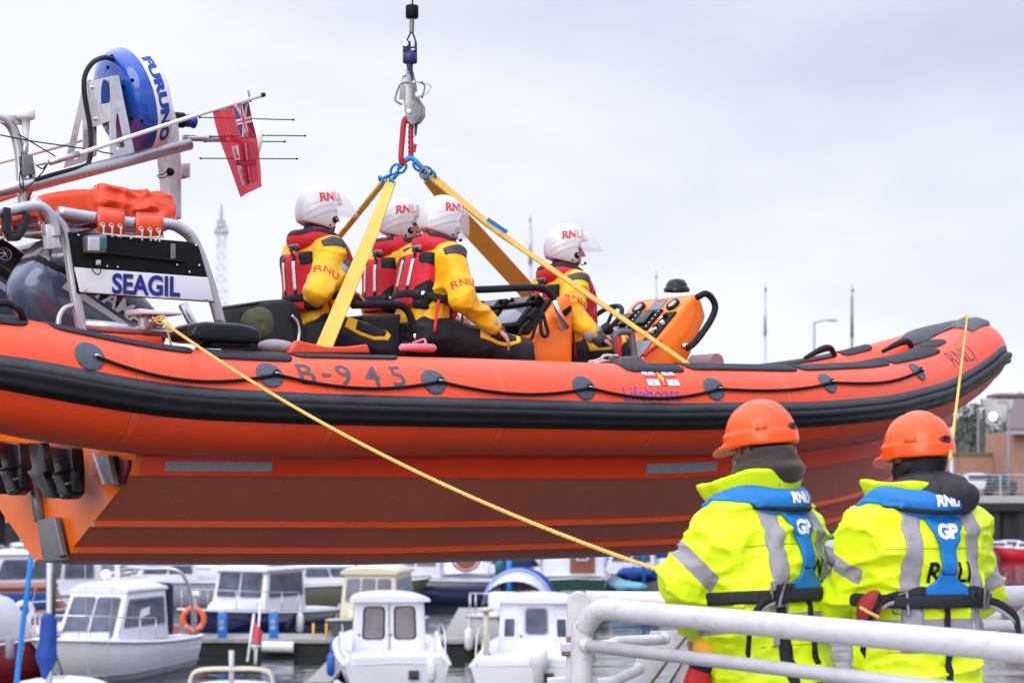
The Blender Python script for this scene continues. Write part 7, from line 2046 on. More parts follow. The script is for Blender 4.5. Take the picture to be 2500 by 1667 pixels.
# --- C: white pilothouse boat seen from astern
def pilothouse(label, px, D, head, doors, L=6.2, B=2.45):
    b_ = boat("pilothouse_boat", label, "boat", px, D, head)
    hull(b_, L, B, 0.78, 1.15, m_boatwhite, m_boatwhite, tw=0.92)
    cb_, fc = cabin(b_, -0.35, 1.15, 0.86, 0.74, 0.75, 2.02, 0.42, -0.04, front=2, side=2, back=0, roof=0.18, crown=0.07)
    back = fc["b"]
    for k in range(2 if doors == 2 else 1):
        u0, u1 = ((0.14, 0.43), (0.57, 0.86))[k] if doors == 2 else (0.36, 0.68)
        dr = panel(back, u0 - 0.09, u1 + 0.09, 0.03, 0.95, 0.002, 0.012, 0.04).build("door", m_boatwhite, cb_, recalc=True)
        fr_ = panel(back, u0 - 0.01, u1 + 0.01, 0.27 if doors == 2 else 0.38, 0.87, 0.014, 0.008, 0.09).build("window", m_black if doors == 2 else m_boatgrey, dr, recalc=True)
        panel(back, u0 + 0.015, u1 - 0.015, 0.29 if doors == 2 else 0.40, 0.85, 0.020, 0.006, 0.08).build("window", m_mauvewin if doors == 2 else m_window, dr, recalc=True)
        p = quadpt(back, u0 - 0.05, 0.36); mb = MB(); mb.ball(p + Vector((-0.03, 0, 0)), 0.025, 10); mb.build("handle", m_black, dr)
    if doors == 1:
        for u0, u1 in ((0.06, 0.24), (0.78, 0.95)): 
            fr_ = panel(back, u0, u1, 0.32, 0.70, 0.003, 0.012, 0.04).build("window", m_white, cb_, recalc=True); panel(back, u0 + .02, u1 - .02, 0.35, 0.67, 0.012, 0.008, 0.03).build("pane", m_window, fr_, recalc=True)
    cabin(b_, 1.05, 2.4, 0.74, 0.3, 0.95, 1.42, 0.5, 0, front=0, side=0, roof=0, inset=0.12, name="foredeck")
    for s in (-1, 1):                                       # cockpit coamings rise toward the cabin
        mb = MB(); mb.prism([(-2.9, s * 1.12, 0.75), (-0.3, s * 1.16, 0.75), (-0.2, s * 1.14, 1.28), (-0.75, s * 1.13, 1.25), (-1.25, s * 1.12, 0.95), (-2.9, s * 1.08, 0.88)], (0, -s * 0.10, 0), 0.03); mb.build("coaming", m_boatwhite, b_, recalc=True)
        rail_loop(b_, [(-0.9, s * 1.08, 1.2), (-1.1, s * 1.1, 1.5), (-1.9, s * 1.12, 1.38), (-2.4, s * 1.1, 0.9)], [], 0.016)
    mb = MB(); mb.box((-2.95, 0, 0.78), (0.25, 1.95, 0.42), None, 0.07); mb.box((-2.3, 0, 0.80), (1.1, 1.7, 0.2), None, 0.05); mb.build("transom_locker", m_boatwhite, b_)
    mb = MB(); mb.box((-3.14, -0.55 if doors == 1 else -0.35, 0.55), (0.03, 0.22, 0.2), None, 0.01); mb.build("step_pad", m_band, b_)
    return b_
C = pilothouse("white pilothouse boat in the middle, stern to us, with two mauve-tinted doors", 948, 47, 97, 2)
mb = MB(); mb.prism([(-3.4, 1.15, 0.3), (-3.2, 1.35, 0.3), (-2.4, 1.4, 0.3), (-2.4, 1.25, 0.3)], (0, 0, 0.1)); mb.build("bathing_step", m_boatwhite, C)
Dd = pilothouse("white pilothouse boat beside the gate post with one narrow glazed door", 1310, 46.5, 84, 1)
mb = MB(); mb.lathe([(0, 0.55), (0.12, 0.5), (0.2, 0.35), (0.2, 0.1), (0.12, 0), (0.1, -0.6), (0, -0.6)], (-3.3, -0.35, 0.75), (0, 0, 1), 18); mb.build("outboard", m_white, Dd)
mb = MB(); mb.tube([(-2.6, 0.85, 0.9), (-2.6, 0.85, 1.95)], 0.06, 10); mb.lathe([(0, 0), (0.16, 0), (0.16, 0.08), (0, 0.1)], (-2.6, 0.85, 1.9), (0, 0, 1), 16); mb.build("davit", m_boatcream, Dd)
fender(1192, 1622, 44.5, m_bluefender, False, 0.5, 0.1, "blue fender at the corner of the boat beside the gate post")
fender(808, 1622, 43.5, m_bluefender, False, 0.5, 0.09, "blue fender on the port corner of the middle pilothouse boat"); fender(1054, 1630, 43.2, m_fender, False, 0.6, 0.1, "tall white fender on the starboard corner of the middle pilothouse boat")
# --- E: weathered cream boat behind C
E = boat("workboat", "weathered cream cabin boat just behind the middle white pilothouse boat", "boat", 915, 57.5, 262)
hull(E, 5.6, 2.3, 0.7, 1.0, mat("slate_grp", (0.07, 0.09, 0.11), 0.4), m_boatcream, deck=m_boatcream)
cabin(E, -1.4, 1.0, 0.86, 0.80, 0.8, 2.15, 0.28, 0.05, m=m_boatcream, front=3, side=2, roof=0.10, crown=0.09, front_v=(0.40, 0.86))
cabin(E, 1.0, 2.0, 0.7, 0.4, 0.85, 1.15, 0.2, 0.0, m=m_boatcream, front=0, side=0, roof=0, inset=0.1, name="foredeck")
mb = MB(); mb.tube([(0.2, -0.2, 2.2), (0.2, -0.2, 2.75)], 0.03, 8); mb.box((0.3, -0.3, 2.28), (0.25, 0.25, 0.14), None, 0.03); mb.build("mast_light", m_boatcream, E)
for x_, y_ in ((-0.9, 0.55), (-0.6, -0.7)):
    mb = MB(); mb.tube([(x_, y_, 2.2), (x_, y_ * 1.1, 4.4)], 0.022, 6); mb.build("whip_aerial", m_white, E)
# --- G: white sailing cruiser with a blue sprayhood
G = boat("sailing_cruiser", "white cruiser with a blue-edged sprayhood beside the blue pedestal", "boat", 1262, 57, 262)
sh = hull(G, 7.0, 2.5, 0.9, 1.15, m_boatwhite, m_boatgrey)
cabin(G, -0.8, 1.6, 0.85, 0.55, 0.95, 1.5, 0.5, 0.05, front=0, side=2, roof=0, side_v=(0.35, 0.75))
for x, m_, r in ((-0.9, m_canvasblue, 0.06), (-0.2, mat("pale_blue_trim", (0.25, 0.32, 0.62), 0.6), 0.045)):
    mb = MB(); mb.tube([(x, 0.95 * math.cos(R(a)), 1.25 + 0.95 * math.sin(R(a))) for a in range(0, 181, 12)], r, 10); mb.build("sprayhood_hoop", m_, G)
mb = MB(); mb.grid([[(x, 0.92 * math.cos(R(a)), 1.25 + (0.92 - 0.25 * (x > 0)) * math.sin(R(a))) for a in range(0, 181, 12)] for x in (-0.8, -0.2, 0.5)]); mb.build("sprayhood", mat("clear_hood_vinyl", (0.55, 0.56, 0.66), 0.25), G)
mb = MB(); mb.box((1.9, -0.1, 1.45), (0.5, 0.8, 0.5), None, 0.12); mb.build("life_raft", m_boatwhite, G)
pulpit(G, sh, 0.6, 0.5)
fender(1145, 1560, 54.5, m_fender, False, 0.6, 0.12, "white fender hanging at the blue-hooded cruiser's side")
# --- F: grey yacht, stern to us
def yacht(label, px, D, head, m, L=8, B=2.5, mast=None, cover=None, name="sailing_yacht", stern=False, F0=0.9):
    y_ = boat(name, label, "boat", px, D, head)
    sh = hull(y_, L, B, F0, F0 + 0.2, m, m_boatwhite, tw=0.7)
    cabin(y_, -0.12 * L, 0.22 * L, B * 0.30, B * 0.2, F0, F0 + 0.42, 0.4, 0.05, front=0, side=2, roof=0, side_v=(0.3, 0.75))
    if mast:
        mb = MB(); mb.tube([(0.1 * L, 0, F0), (0.1 * L, 0, mast)], 0.075, 10); mb.build("mast", m_spar, y_)
        mb = MB(); mb.tube([(0.1 * L, 0, F0 + 0.75), (-0.38 * L, 0, F0 + 0.8)], 0.055, 8); mb.build("boom", m_spar, y_)
        mb = MB()
        for s in (-1, 1): mb.tube([(0.1 * L, s * 0.05, mast * 0.97), (0.06 * L, s * B * 0.46, F0)], 0.006, 5); mb.tube([(0.1 * L, -s * B * .2, mast * 0.6), (0.1 * L, s * B * .2, mast * .6)], 0.015, 5)
        mb.tube([(0.1 * L, 0, mast * 0.98), (-L * 0.48, 0, F0)], 0.006, 5); mb.tube([(0.1 * L, 0, mast * 0.97), (L * 0.5, 0, F0 + .2)], 0.006, 5); mb.build("rigging", m_cable, y_)
        if cover:
            mb = MB(); mb.tube([(0.09 * L, 0, F0 + 1.0), (-0.1 * L, 0, F0 + 0.93), (-0.37 * L, 0, F0 + 0.86)], [0.2, 0.16, 0.1], 12); mb.build("sail_cover", cover, y_)
    if stern:
        rail_loop(y_, [(-L * 0.30, -B * .38, F0 + 0.62), (-L * 0.47, -B * .33, F0 + 0.62), (-L * 0.49, 0, F0 + 0.62), (-L * 0.47, B * .33, F0 + 0.62), (-L * 0.30, B * .38, F0 + 0.62)], [((-L * 0.47, s * B * .33, F0 + 0.62), 0.6) for s in (-1, 1)] + [((-L * 0.30, s * B * .38, F0 + 0.62), 0.6) for s in (-1, 1)], 0.022)
    return y_
F_ = yacht("grey yacht seen from astern in the far row with a terracotta wheel guard", 1135, 84, 92, m_boatgrey, 8, 2.7, 8.8, None, stern=True, F0=1.0)
mb = MB(); mb.torus((-3.7, 0, 1.65), (1, 0, 0), 0.55, 0.05, 24, 8); mb.lathe([(0, 0.03), (0.42, 0.0), (0.45, -0.03), (0, -0.05)], (-3.75, 0, 1.62), (-1, 0, 0), 20); mb.build("wheel_guard", mat("terracotta_cloth", (0.42, 0.14, 0.08), 0.7), F_)
for s in (-1, 1):
    mb = MB(); mb.lathe([(0, 0), (0.16, 0.05), (0.18, 0.4), (0.1, 0.7), (0, 0.72)], (-3.9, s * 1.3, 0.9), (0, 0, 1), 12); mb.build("dan_buoy" if s > 0 else "ring_bag", mat("teal_canvas", (0.02, 0.14, 0.20), 0.6) if s < 0 else m_canvasblue, F_)
# --- H green hull with white cabin, lettering on the stern
H_ = yacht("green hulled ketch with white lettering on its stern, left above the gate post", 1388, 78, 92, m_boatgreen, 8.5, 3.0, None, None, "motor_sailer", False, 1.1)
cabin(H_, -3.2, 0.5, 1.15, 1.1, 1.15, 2.45, 0.3, 0.05, front=2, side=3, back=0, roof=0.1)
for k, wd in ((0.62, 1.1), (0.40, 1.3)):
    mb = MB(); lay(text_bm("WWWWW", 0.2, 0.004, 0, wd), flat_at((-4.262, 0, k), (0, -1, 0), (0, 0, 1), 0.01), mb); bpy.data.meshes
    ob = mb.build("stern_lettering", m_whitemark, H_)
mb = MB(); mb.box((-3.28, -0.3, 1.75), (0.06, 0.9, 0.95), None, 0.02); mb.build("door", m_wood, H_); mb = MB(); mb.torus((-3.34, -0.3, 1.95), (1, 0, 0), 0.28, 0.04, 4, 6); mb.build("door_frame", m_boatwhite, H_)
# --- I: boat at the bottom edge with a tube arch and ensign staff
I_ = boat("launch", "white launch at the bottom edge with a cream tube arch over its roof", "boat", 565, 36, 275)
hull(I_, 5.2, 2.2, 0.55, 0.75, m_boatwhite, m_boatwhite)
cabin(I_, -1.2, 1.3, 0.85, 0.7, 0.55, 1.02, 0.4, 0.1, front=2, side=2, roof=0.06, crown=0.06)
for x in (-0.1, 0.12):
    mb = MB(); mb.tube(smooth_path([(x, -0.74, 0.9), (x, -0.72, 1.22), (x, -0.58, 1.40), (x, 0, 1.43), (x, 0.58, 1.40), (x, 0.72, 1.22), (x, 0.74, 0.9)], 6), 0.03, 10); mb.build("arch", m_boatcream, I_)
mb = MB(); mb.tube([(0, 0.0, 1.1), (0, 0, 1.75)], 0.05, 10); mb.lathe([(0, .1), (0.08, .1), (0.1, 0.06), (0.03, 0), (0.03, -0.25), (0, -.25)], (0.0, -0.42 * -1.0, 1.75), (0, 0, 1), 14); mb.build("mast_stub", m_spar, I_)
def pole_flag(px0, py0, px1, py1, D, label):
    a, b_ = at(px0, py0, D), at(px1, py1, D); o = thing("flagstaff", label, "flag", a)
    mb = MB(); mb.tube([(0, 0, 0), b_ - a], 0.022, 8); mb.build("staff", m_white, o)
    d = (b_ - a); mb = MB(); mb.grid([[d * f + Vector((0.02 + g * 0.16 * (1 - 0.4 * (1 - f)), 0.05 * math.sin(g * 5 + f * 3), -g * 0.2)) for g in np.linspace(0, 1, 7)] for f in np.linspace(0.50, 0.86, 8)]); ob = mb.build("flag_cloth", mat("faded_red_cloth", (0.62, 0.08, 0.12), 0.7), o); so = ob.modifiers.new("t", 'SOLIDIFY'); so.thickness = 0.006
pole_flag(604, 1614, 620, 1498, 36, "staff with a small faded red flag above the launch at the bottom edge")
mb = MB(); a = at(625, 1612, 36); mb.tube([(0, 0, 0), at(636, 1470, 36) - a], 0.02, 8); tag(mb.build("staff", m_white, None, a), "thin white staff leaning beside the small red flag", "staff")
# --- J: red hull under a grey cover at the left edge
J = boat("covered_yacht", "maroon hulled boat under a grey canvas cover at the left edge", "boat", -55, 47.5, 58)
sh = hull(J, 6.2, 2.4, 0.95, 1.25, m_boatred, m_boatwhite)
mb = MB(); rows = []
for x, h_, w_ in ((-3.2, 0.1, 1.05), (-2.6, 0.9, 1.1), (-0.5, 1.15, 1.1), (0.45, 1.05, 1.05), (0.85, 0.5, 0.98), (1.15, 0.05, 0.9)):
    rows.append([(x, w_ * math.cos(R(a)), 1.05 + h_ * math.sin(R(a)) ** 0.7 + 0.03 * math.sin(a * .9 + x * 4)) for a in range(0, 181, 12)])
mb.grid(rows); mb.build("canvas_cover", m_canvasgrey, J)
pulpit(J, sh, 0.55, 0.6)
mb = MB(); mb.torus((1.9, 0.45, 1.55), (0.4, 1, 0.2), 0.22, 0.07, 20, 8); mb.build("dinghy_bag", m_boatwhite, J)
fender(24, 1582, 46.0, mat("grey_fender", (0.25, 0.26, 0.33), 0.5), False, 0.55, 0.1, "grey fender on the maroon hull at the left edge")
K = boat("motor_cruiser", "white motor cruiser with grey windows beyond the grey canvas cover", "boat", 38, 66, 205)
hull(K, 7.5, 2.8, 1.0, 1.3, m_boatwhite, m_boatgrey)
cabin(K, -2.6, 1.4, 1.15, 0.95, 1.0, 2.35, 0.7, 0.1, front=2, side=3, roof=0.1, side_v=(0.40, 0.85))
Lb_ = boat("day_boat", "wood trimmed boat with a blue tonneau and maroon coaming behind the blue spar", "boat", 140, 60, 8)
hull(Lb_, 6.0, 2.3, 0.9, 1.1, mat("denim_grp", (0.10, 0.13, 0.30), 0.4), m_wood, deck=m_wood)
cabin(Lb_, -2.2, 0.2, 0.9, 0.85, 0.95, 1.6, 0.3, 0.05, m=m_wood, front=0, side=0, roof=0.05); mb = MB(); mb.box((-1.0, -0.95, 1.25), (1.9, 0.06, 0.4), None, 0.02); mb.build("tonneau", m_canvasblue, Lb_)
rail_loop(Lb_, [(1.2, -0.7, 1.75), (2.3, -0.3, 1.85), (2.6, 0, 1.85), (2.3, 0.3, 1.85), (1.2, 0.7, 1.75)], [((1.2, -0.7, 1.75), .7), ((2.3, -0.3, 1.85), .7), ((2.3, 0.3, 1.85), .7)])
# --- yacht at the lower left: mast, blue spar and furled blue sail; its hull is below the picture
Y = thing("sailing_yacht", "yacht at lower left showing a grey mast, blue spar and furled blue sail", "boat", (at(95, HZ, 38).x, 38, 0), (0, 0, R(95)))
hull(Y, 8, 2.6, 0.5, 0.7, m_boatwhite, m_boatgrey); yi = Matrix.Rotation(-R(95), 4, 'Z') @ Matrix.Translation(-Vector((at(95, HZ, 38).x, 38, 0)))
yl = lambda x, y, D=38: yi @ at(x, y, D)
mb = MB(); mb.tube([yl(122, 1100), yl(120, 1660), (yl(120, 1660).x, yl(120, 1660).y, 0.5)], 0.06, 12); mb.build("mast", m_spar, Y)
mb = MB(); mb.tube([yl(134, 1395), yl(130, 1505)], 0.035, 8); mb.build("mast_track", m_band, Y)
mb = MB(); mb.tube([yl(80, 1320), yl(66, 1450), yl(55, 1530), yl(38, 1690), (yl(38, 1690).x, yl(38, 1690).y, 0.5)], 0.05, 10); mb.build("furled_headsail", mat("sky_blue_canvas", (0.02, 0.20, 0.58), 0.7, bump=0.3, bscale=6), Y)
def sailf(p): return (cap(p, yl(122, 1500), yl(116, 1540), 0.10, 0.16) if False else smin(cap(p, np.array(yl(120, 1512)), np.array(yl(114, 1600)), 0.15, 0.19), cap(p, np.array(yl(114, 1600)), np.array(yl(112, 1650)), 0.19, 0.09), 0.1)) + 0.03 * np.abs(vnoise(p, (9, 9, 4), 3))
lo = np.minimum(np.array(yl(120, 1500)), np.array(yl(112, 1680))) - 0.35; hi = np.maximum(np.array(yl(120, 1500)), np.array(yl(112, 1680))) + 0.35
soft("furled_sail", sailf, lo, hi, 0.03, m_canvasblue, Y)
for (x0, y0, x1, y1) in ((290, 1250, 258, 1660), (88, 1430, 40, 1667), (68, 1555, 180, 1690), (205, 1300, 216, 1660)):
    mb = MB(); mb.tube([yl(x0, y0), yl(x1, y1)], 0.006, 6); mb.build("stay", m_spar, Y)
# --- pontoons, posts, lifebuoy
def pontoon(label, corners, z=0.45, th=0.35):
    """corners in plan (x, depth)"""
    mb = MB(); mb.prism([(x, y, z - 0.10) for x, y in corners], (0, 0, 0.10)); o = mb.build("pontoon", m_dock, recalc=True)
    tag(o, label, "pontoon", "floating pontoons")
    c = Vector((sum(p[0] for p in corners) / len(corners), sum(p[1] for p in corners) / len(corners), 0))
    mb = MB(); mb.prism([(c.x + (x - c.x) * 0.97, c.y + (y - c.y) * 0.90, -0.2) for x, y in corners], (0, 0, z + 0.09)); mb.build("float", m_dockdark, o, recalc=True); return o
X = lambda px, D: (px - CX) / FPX * D
pontoon("long grey pontoon carrying the lifebuoy stand, across the middle of the moorings", [(X(420, 55), 55), (X(1290, 55), 54.5), (X(1290, 57), 56.6), (X(420, 57), 57)])
pontoon("short finger pontoon on the left of the middle pilothouse boat", [(X(748, 43.5), 43.5), (X(806, 43.5), 43.5), (X(806, 43.5), 54.6), (X(748, 43.5), 54.6)])
pontoon("wooden finger pontoon running back from the long pontoon between the pilothouse boats", [(X(1085, 57), 56.8), (X(1205, 57), 56.8), (X(1165, 57), 68), (X(1095, 57), 68)])
pontoon("far pontoon under the lifeboat's keel with a grey diagonal ramp", [(X(640, 84), 84), (X(760, 84), 82.5), (X(1420, 93), 93), (X(1420, 96), 96), (X(740, 96), 96)])
pontoon("pale pontoon at the far left behind the orange transom", [(X(-60, 84), 84), (X(150, 84), 86), (X(150, 88), 90), (X(-60, 88), 88)])
def pedestal(px, y0, y1, D, label, w_=0.24):
    a, b_ = at(px, y1, D), at(px, y0, D); o = thing("service_pedestal", label, "pedestal", (a.x, D, 0.45), group="blue service pedestals")
    h = b_.z - 0.45; mb = MB(); mb.box((0, 0, h / 2 + 0.002), (w_, w_, h), None, 0.03); mb.build("post", m_postblue, o)
    mb = MB(); mb.box((0, 0, h + 0.06), (w_ * 0.8, w_ * 0.8, 0.11), None, 0.03); mb.build("cap", m_boatgrey, o)
    for k in (0.70, 0.45):
        mb = MB(); mb.cyl((0, -w_ / 2 - 0.03, h * k), (0, -w_ / 2 + 0.01, h * k), 0.07, n=14); mb.build("socket", m_boatgrey, o)
pedestal(543, 1500, 1565, 55.3, "blue pedestal with one socket pair, right of the lifebuoy"); pedestal(668, 1498, 1562, 55.3, "blue pedestal in front of the navy hull's bow quarter")
pedestal(1168, 1532, 1595, 55.2, "blue pedestal on the pontoon left of the blue-hooded cruiser"); pedestal(1064, 1352, 1398, 94, "small blue pedestal on the far pontoon left of the grey yacht", 0.3); pedestal(1482, 1362, 1418, 94, "blue pedestal on the far pontoon above the gate post", 0.3)
mb = MB(); a = at(1243, 1480, 70); mb.tube([(0, 0, -a.z), (0, 0, 2.0)], 0.09, 12); tag(mb.build("mooring_pile", m_postblue, None, (a.x, 70, a.z)), "tall thin blue mooring pile above the blue-hooded cruiser", "pile")
lb = at(473, 1510, 55.6); o = thing("lifebuoy_stand", "post on the pontoon with a white cap, for the orange lifebuoy", "stand", (lb.x, 55.8, 0.45))
mb = MB(); mb.box((0, 0, 0.55), (0.10, 0.10, 1.1), None, 0.01); mb.build("post", m_boatgrey, o); mb = MB(); mb.box((0, 0, 1.16), (0.28, 0.2, 0.14), None, 0.03); mb.build("cap", m_white, o); mb = MB(); mb.box((0, 0, 0.05), (0.32, 0.3, 0.1), None, 0.02); mb.build("foot", m_rust, o)
mb = MB(); mb.torus((0, 0, 0), (0.1, 1, 0.1), 0.29, 0.075, 32, 12); o = mb.build("lifebuoy", m_buoy, None, (lb.x, 55.55, lb.z)); tag(o, "orange lifebuoy ring hung on its stand on the pontoon", "lifebuoy")
for k in range(4):
    a_ = R(45 + 90 * k); mb = MB(); mb.torus((0.29 * math.cos(a_), 0, 0.29 * math.sin(a_)), (-math.sin(a_), 0, math.cos(a_)), 0.078, 0.008, 14, 6); mb.build("band", m_whitemark, o)
mb = MB(); a = at(640, 1578, 54.7); b_ = at(716, 1580, 54.7); mb.cyl((0, 0, 0), b_ - a, 0.15, n=20); tag(mb.build("dock_fender", m_fender, None, a), "white roll fender lying along the pontoon edge", "dock fender")
mb = MB(); mb.box((0, 0, 0), (1.15, 1.6, 0.5), None, 0.12); tag(mb.build("float_box", m_boatwhite, None, at(870, 1412, 82)), "white square float moored before the far pontoon", "float")
for px in (765, 797):
    mb = MB(); mb.tube([(0, 0, 0), (0, 0, 0.55)], 0.03, 8); tag(mb.build("hoop_post", m_yellowmark, None, at(px, 1570, 55.5)), "thin yellow post on the pontoon edge beside the navy boat", "post", "thin yellow posts")
# --- far row of small craft
far = [(60, 96, 200, m_boatwhite, "white boat with a long rail at the far left, just under the orange transom"), (215, 100, 10, m_boatgrey, "grey boat in the far row left of the white cruiser's arch"),
       (300, 110, 170, m_boatwhite, "white boat in the far row above the white cruiser's roof"), (445, 104, 185, m_boatnavy, "dark blue yacht with white fenders above the lifebuoy"),
       (560, 112, 20, m_boatwhite, "white boat low in the far row between the navy yacht and the wheelhouse"), (700, 118, 175, m_boatgrey, "grey inflatable looking boat beside the far ramp"),
       (760, 100, 190, mat("teal_grp", (0.05, 0.12, 0.11), 0.4), "dark teal boat on the far pontoon right of the ramp"), (985, 104, 172, m_boatwhite, "white boat moored behind the far pontoon left of the grey yacht"),
       (1262, 98, 188, m_boatnavy, "navy boat in the far row above the blue-hooded cruiser"), (1470, 96, 184, m_boatwhite, "white boat in the far row right of the green ketch"),
       (1540, 82, 168, m_boatgrey, "grey hulled yacht over the far handrail"), (1600, 88, 100, m_boatnavy, "navy hulled yacht beside the left worker's elbow")]
far += [(385, 76, 196, m_boatgrey, "grey motorboat between the white cruiser's arch and the navy hull"), (150, 84, 172, m_boatnavy, "navy boat behind the wood trimmed day boat"),
        (505, 88, 168, m_boatwhite, "white boat behind the navy hull's wheelhouse, low under the keel"), (820, 74, 12, mat("olive_grp", (0.10, 0.10, 0.07), 0.4), "olive hulled boat left of the weathered cream boat"), (1012, 78, 176, m_boatnavy, "navy boat right of the weathered cream cabin"),
        (1180, 112, 15, m_boatwhite, "white boat far behind the grey yacht and the blue bundle"), (1430, 106, 170, mat("maroon_far_grp", (0.20, 0.02, 0.03), 0.4), "maroon boat far behind the green ketch")]
for i, (px, D, hd, m, lb_) in enumerate(far):
    b_ = boat("moored_boat", lb_, "boat", px, D, hd, "small craft in the far row")
    hull(b_, 6.0 + (i * 37 % 10) / 5, 2.3, 0.9, 1.15, m, m_boatwhite)
    cabin(b_, -1.4 + (i % 3) * 0.3, 1.0, 0.85, 0.7, 0.95, (1.6, 2.1, 1.8)[i % 3], 0.45, 0.1, front=2, side=2, roof=0.06)
    mb = MB(); mb.tube([(0.2 - (i % 4) * 0.4, 0.2, 1.5), (0.2 - (i % 4) * 0.4, 0.2, 3.4 + (i * 53 % 17) / 9)], 0.03, 6); mb.build("aerial", m_white if i % 2 else m_spar, b_)
    rail_loop(b_, [(0.9, -0.7, 1.55), (2.2, -0.45, 1.65), (2.7, 0, 1.7), (2.2, 0.45, 1.65), (0.9, 0.7, 1.55)], [((0.9, -0.7, 1.55), 0.5), ((2.2, -0.45, 1.65), 0.5), ((2.2, 0.45, 1.65), 0.5), ((0.9, 0.7, 1.55), 0.5)], 0.016)
    if i % 3 == 1:
        mb = MB(); mb.tube([(-0.4, 0, 1.7), (-2.6, 0, 1.75)], [0.22, 0.12], 10); mb.build("sail_cover", m_canvasblue, b_)
for px, D, w_, h_, m, lb_ in ((1560, 80, 1.9, 0.9, m_canvasblue, "blue canvas sail cover bundle beyond the far handrail"), (1530, 76, 1.7, 0.6, mat("aqua_cover", (0.16, 0.38, 0.52), 0.6), "pale aqua boat cover beyond the far handrail"), (1215, 90, 1.3, 0.9, m_canvasblue, "navy blue sail bundle left of the tall blue pile")):
    f = lambda p: ell(p, (0, 0, 0), (w_ / 2.2, 0.5, h_ / 2.6)) + 0.10 * vnoise(p, (3, 3, 4), int(px)) + 0.04 * vnoise(p, (8, 8, 8), 3)
    o = soft("boat_cover", f, (-w_, -0.8, -h_), (w_, 0.8, h_), 0.06, m, None, at(px, 1400 if m is m_canvasblue else 1432, D)); tag(o, lb_, "boat cover")
mb = MB(); mb.tube([(0, 0, -1.0), (0, 0, 3.2)], 0.07, 10); p = at(1572, 1420, 78); tag(mb.build("mooring_pile", m_postblue, None, p), "blue pile standing beside the left worker's elbow", "pile")
# --- masts and lamp seen against the sky, each on its own hull
for px, y0, D, lb_ in ((1295, 553, 118, "tall mast with grey top rising between the third helmet and the helmsman"), (1868, 722, 112, "slim bare mast above the forward tube, left of the lamp post"), (2080, 724, 112, "slim dark topped mast above the forward tube, right of the lamp post"), (1602, 690, 125, "yacht whose mast tip just shows left of the compass")):
    h_ = EYE + (HZ - y0) / FPX * D
    y_ = boat("sailing_yacht", lb_, "boat", px, D, 88, "yachts with masts against the sky"); hull(y_, 9, 2.8, 1.0, 1.2, m_boatwhite, m_boatgrey); cabin(y_, -1.2, 2.0, 0.8, 0.6, 1.0, 1.45, 0.4, 0.05, front=0, side=2, roof=0)
    mb = MB(); mb.tube([(0, 0, 1.0), (0, 0, h_ - 2.2)], 0.10 if px == 1295 else 0.075, 10); mb.tube([(0, 0, h_ - 2.2), (0, 0, h_)], [0.12, 0.10] if px == 1295 else [0.085, 0.07], 10); mb.build("mast", m_spar if px != 2080 else m_darksteel, y_)
    mb = MB(); mb.tube([(0.1, 0, h_), (0.1, 0, h_ + 0.7)], 0.015, 6); mb.box((-0.35, 0, h_ + 0.3), (0.3, 0.1, 0.12)); mb.tube([(-0.4, 0, h_ + .2), (0.2, 0, h_)], 0.012, 6); mb.build("masthead_gear", m_cable, y_)
# ================================================================== FAR SHORE
QD = 125.0
m_pile = mat("dark_sheet_piles", (0.030, 0.030, 0.036), 0.7, var=0.35, vscale=1.2, stretch=(1, 1, 0.2))
m_conc = mat("pale_concrete", (0.42, 0.41, 0.42), 0.8, var=0.1, bump=0.1)
m_brick = mat("pink_brick", (0.36, 0.20, 0.15), 0.85, var=0.15, vscale=1.5)
m_roof = mat("slate_roof", (0.16, 0.11, 0.12), 0.7, var=0.15)
m_lampgrey = mat("grey_column_paint", (0.22, 0.22, 0.26), 0.5)
wall = thing("quay_wall", "dark sheet piled quay wall with a pale deck edge across the basin", "quay wall", (40, QD, 0))
mb = MB(); pts = []
x = -90.0; k = 0
while x < 90:
    pts.append((x, 0.0 if (k // 2) % 2 == 0 else 0.5)); x += 0.55 if k % 2 == 0 else 0.35; k += 1
mb.grid([[(a, b_, z) for a, b_ in pts] for z in (-2, 2.7)], smooth=False); mb.build("piles", m_pile, wall)
mb = MB(); mb.box((0, 0.5, 2.95), (190, 1.6, 0.5)); mb.build("fender_beam", mat("black_timber", (0.02, 0.02, 0.022), 0.8, var=0.3), wall)
mb = MB(); mb.box((0, 1.0, 3.40), (190, 2.4, 0.40)); mb.build("deck_edge", m_conc, wall)
mb = MB(); mb.add([(-500, QD + 1.5, 3.58), (500, QD + 1.5, 3.58), (500, 900, 3.58), (-500, 900, 3.58)], [[0, 1, 2, 3]], False); structure(mb.build("ground", mat("shore_tarmac", (0.13, 0.13, 0.13), 0.9)))
rg = thing("railing", "pale steel railing of thin bars along the far quay walk", "railing", (40, QD + 0.8, 3.6))
mb = MB()
for z in (0.25, 0.45, 0.65, 0.85, 1.05, 1.3): mb.tube([(-70, 0, z), (60, 0, z)], 0.022 if z < 1.2 else 0.04, 6)
mb.build("bars", m_spar, rg)
for k in range(44):
    xx = -70 + k * 3
    mb = MB(); mb.box((xx, 0, 0.66), (0.10, 0.06, 1.32)); mb.build("post", m_spar, rg)
bw = thing("brick_wall", "long pink brick wall behind the far railing", "wall", (X(2395, 140), 140, 3.58))
mb = MB(); mb.box((-20, 0, 1.35), (48, 0.5, 2.7)); mb.build("brickwork", m_brick, bw); mb = MB(); mb.box((-20, 0, 2.78), (48, 0.8, 0.16)); mb.build("coping", mat("mossy_coping", (0.14, 0.17, 0.09), 0.9), bw)
for px, h_ in ((2440, 0.6), (2482, 0.9)):
    pass
hs = thing("brick_building", "brick building with an overhanging slate roof at the right edge", "building", (X(2560, 134), 134, 3.58))
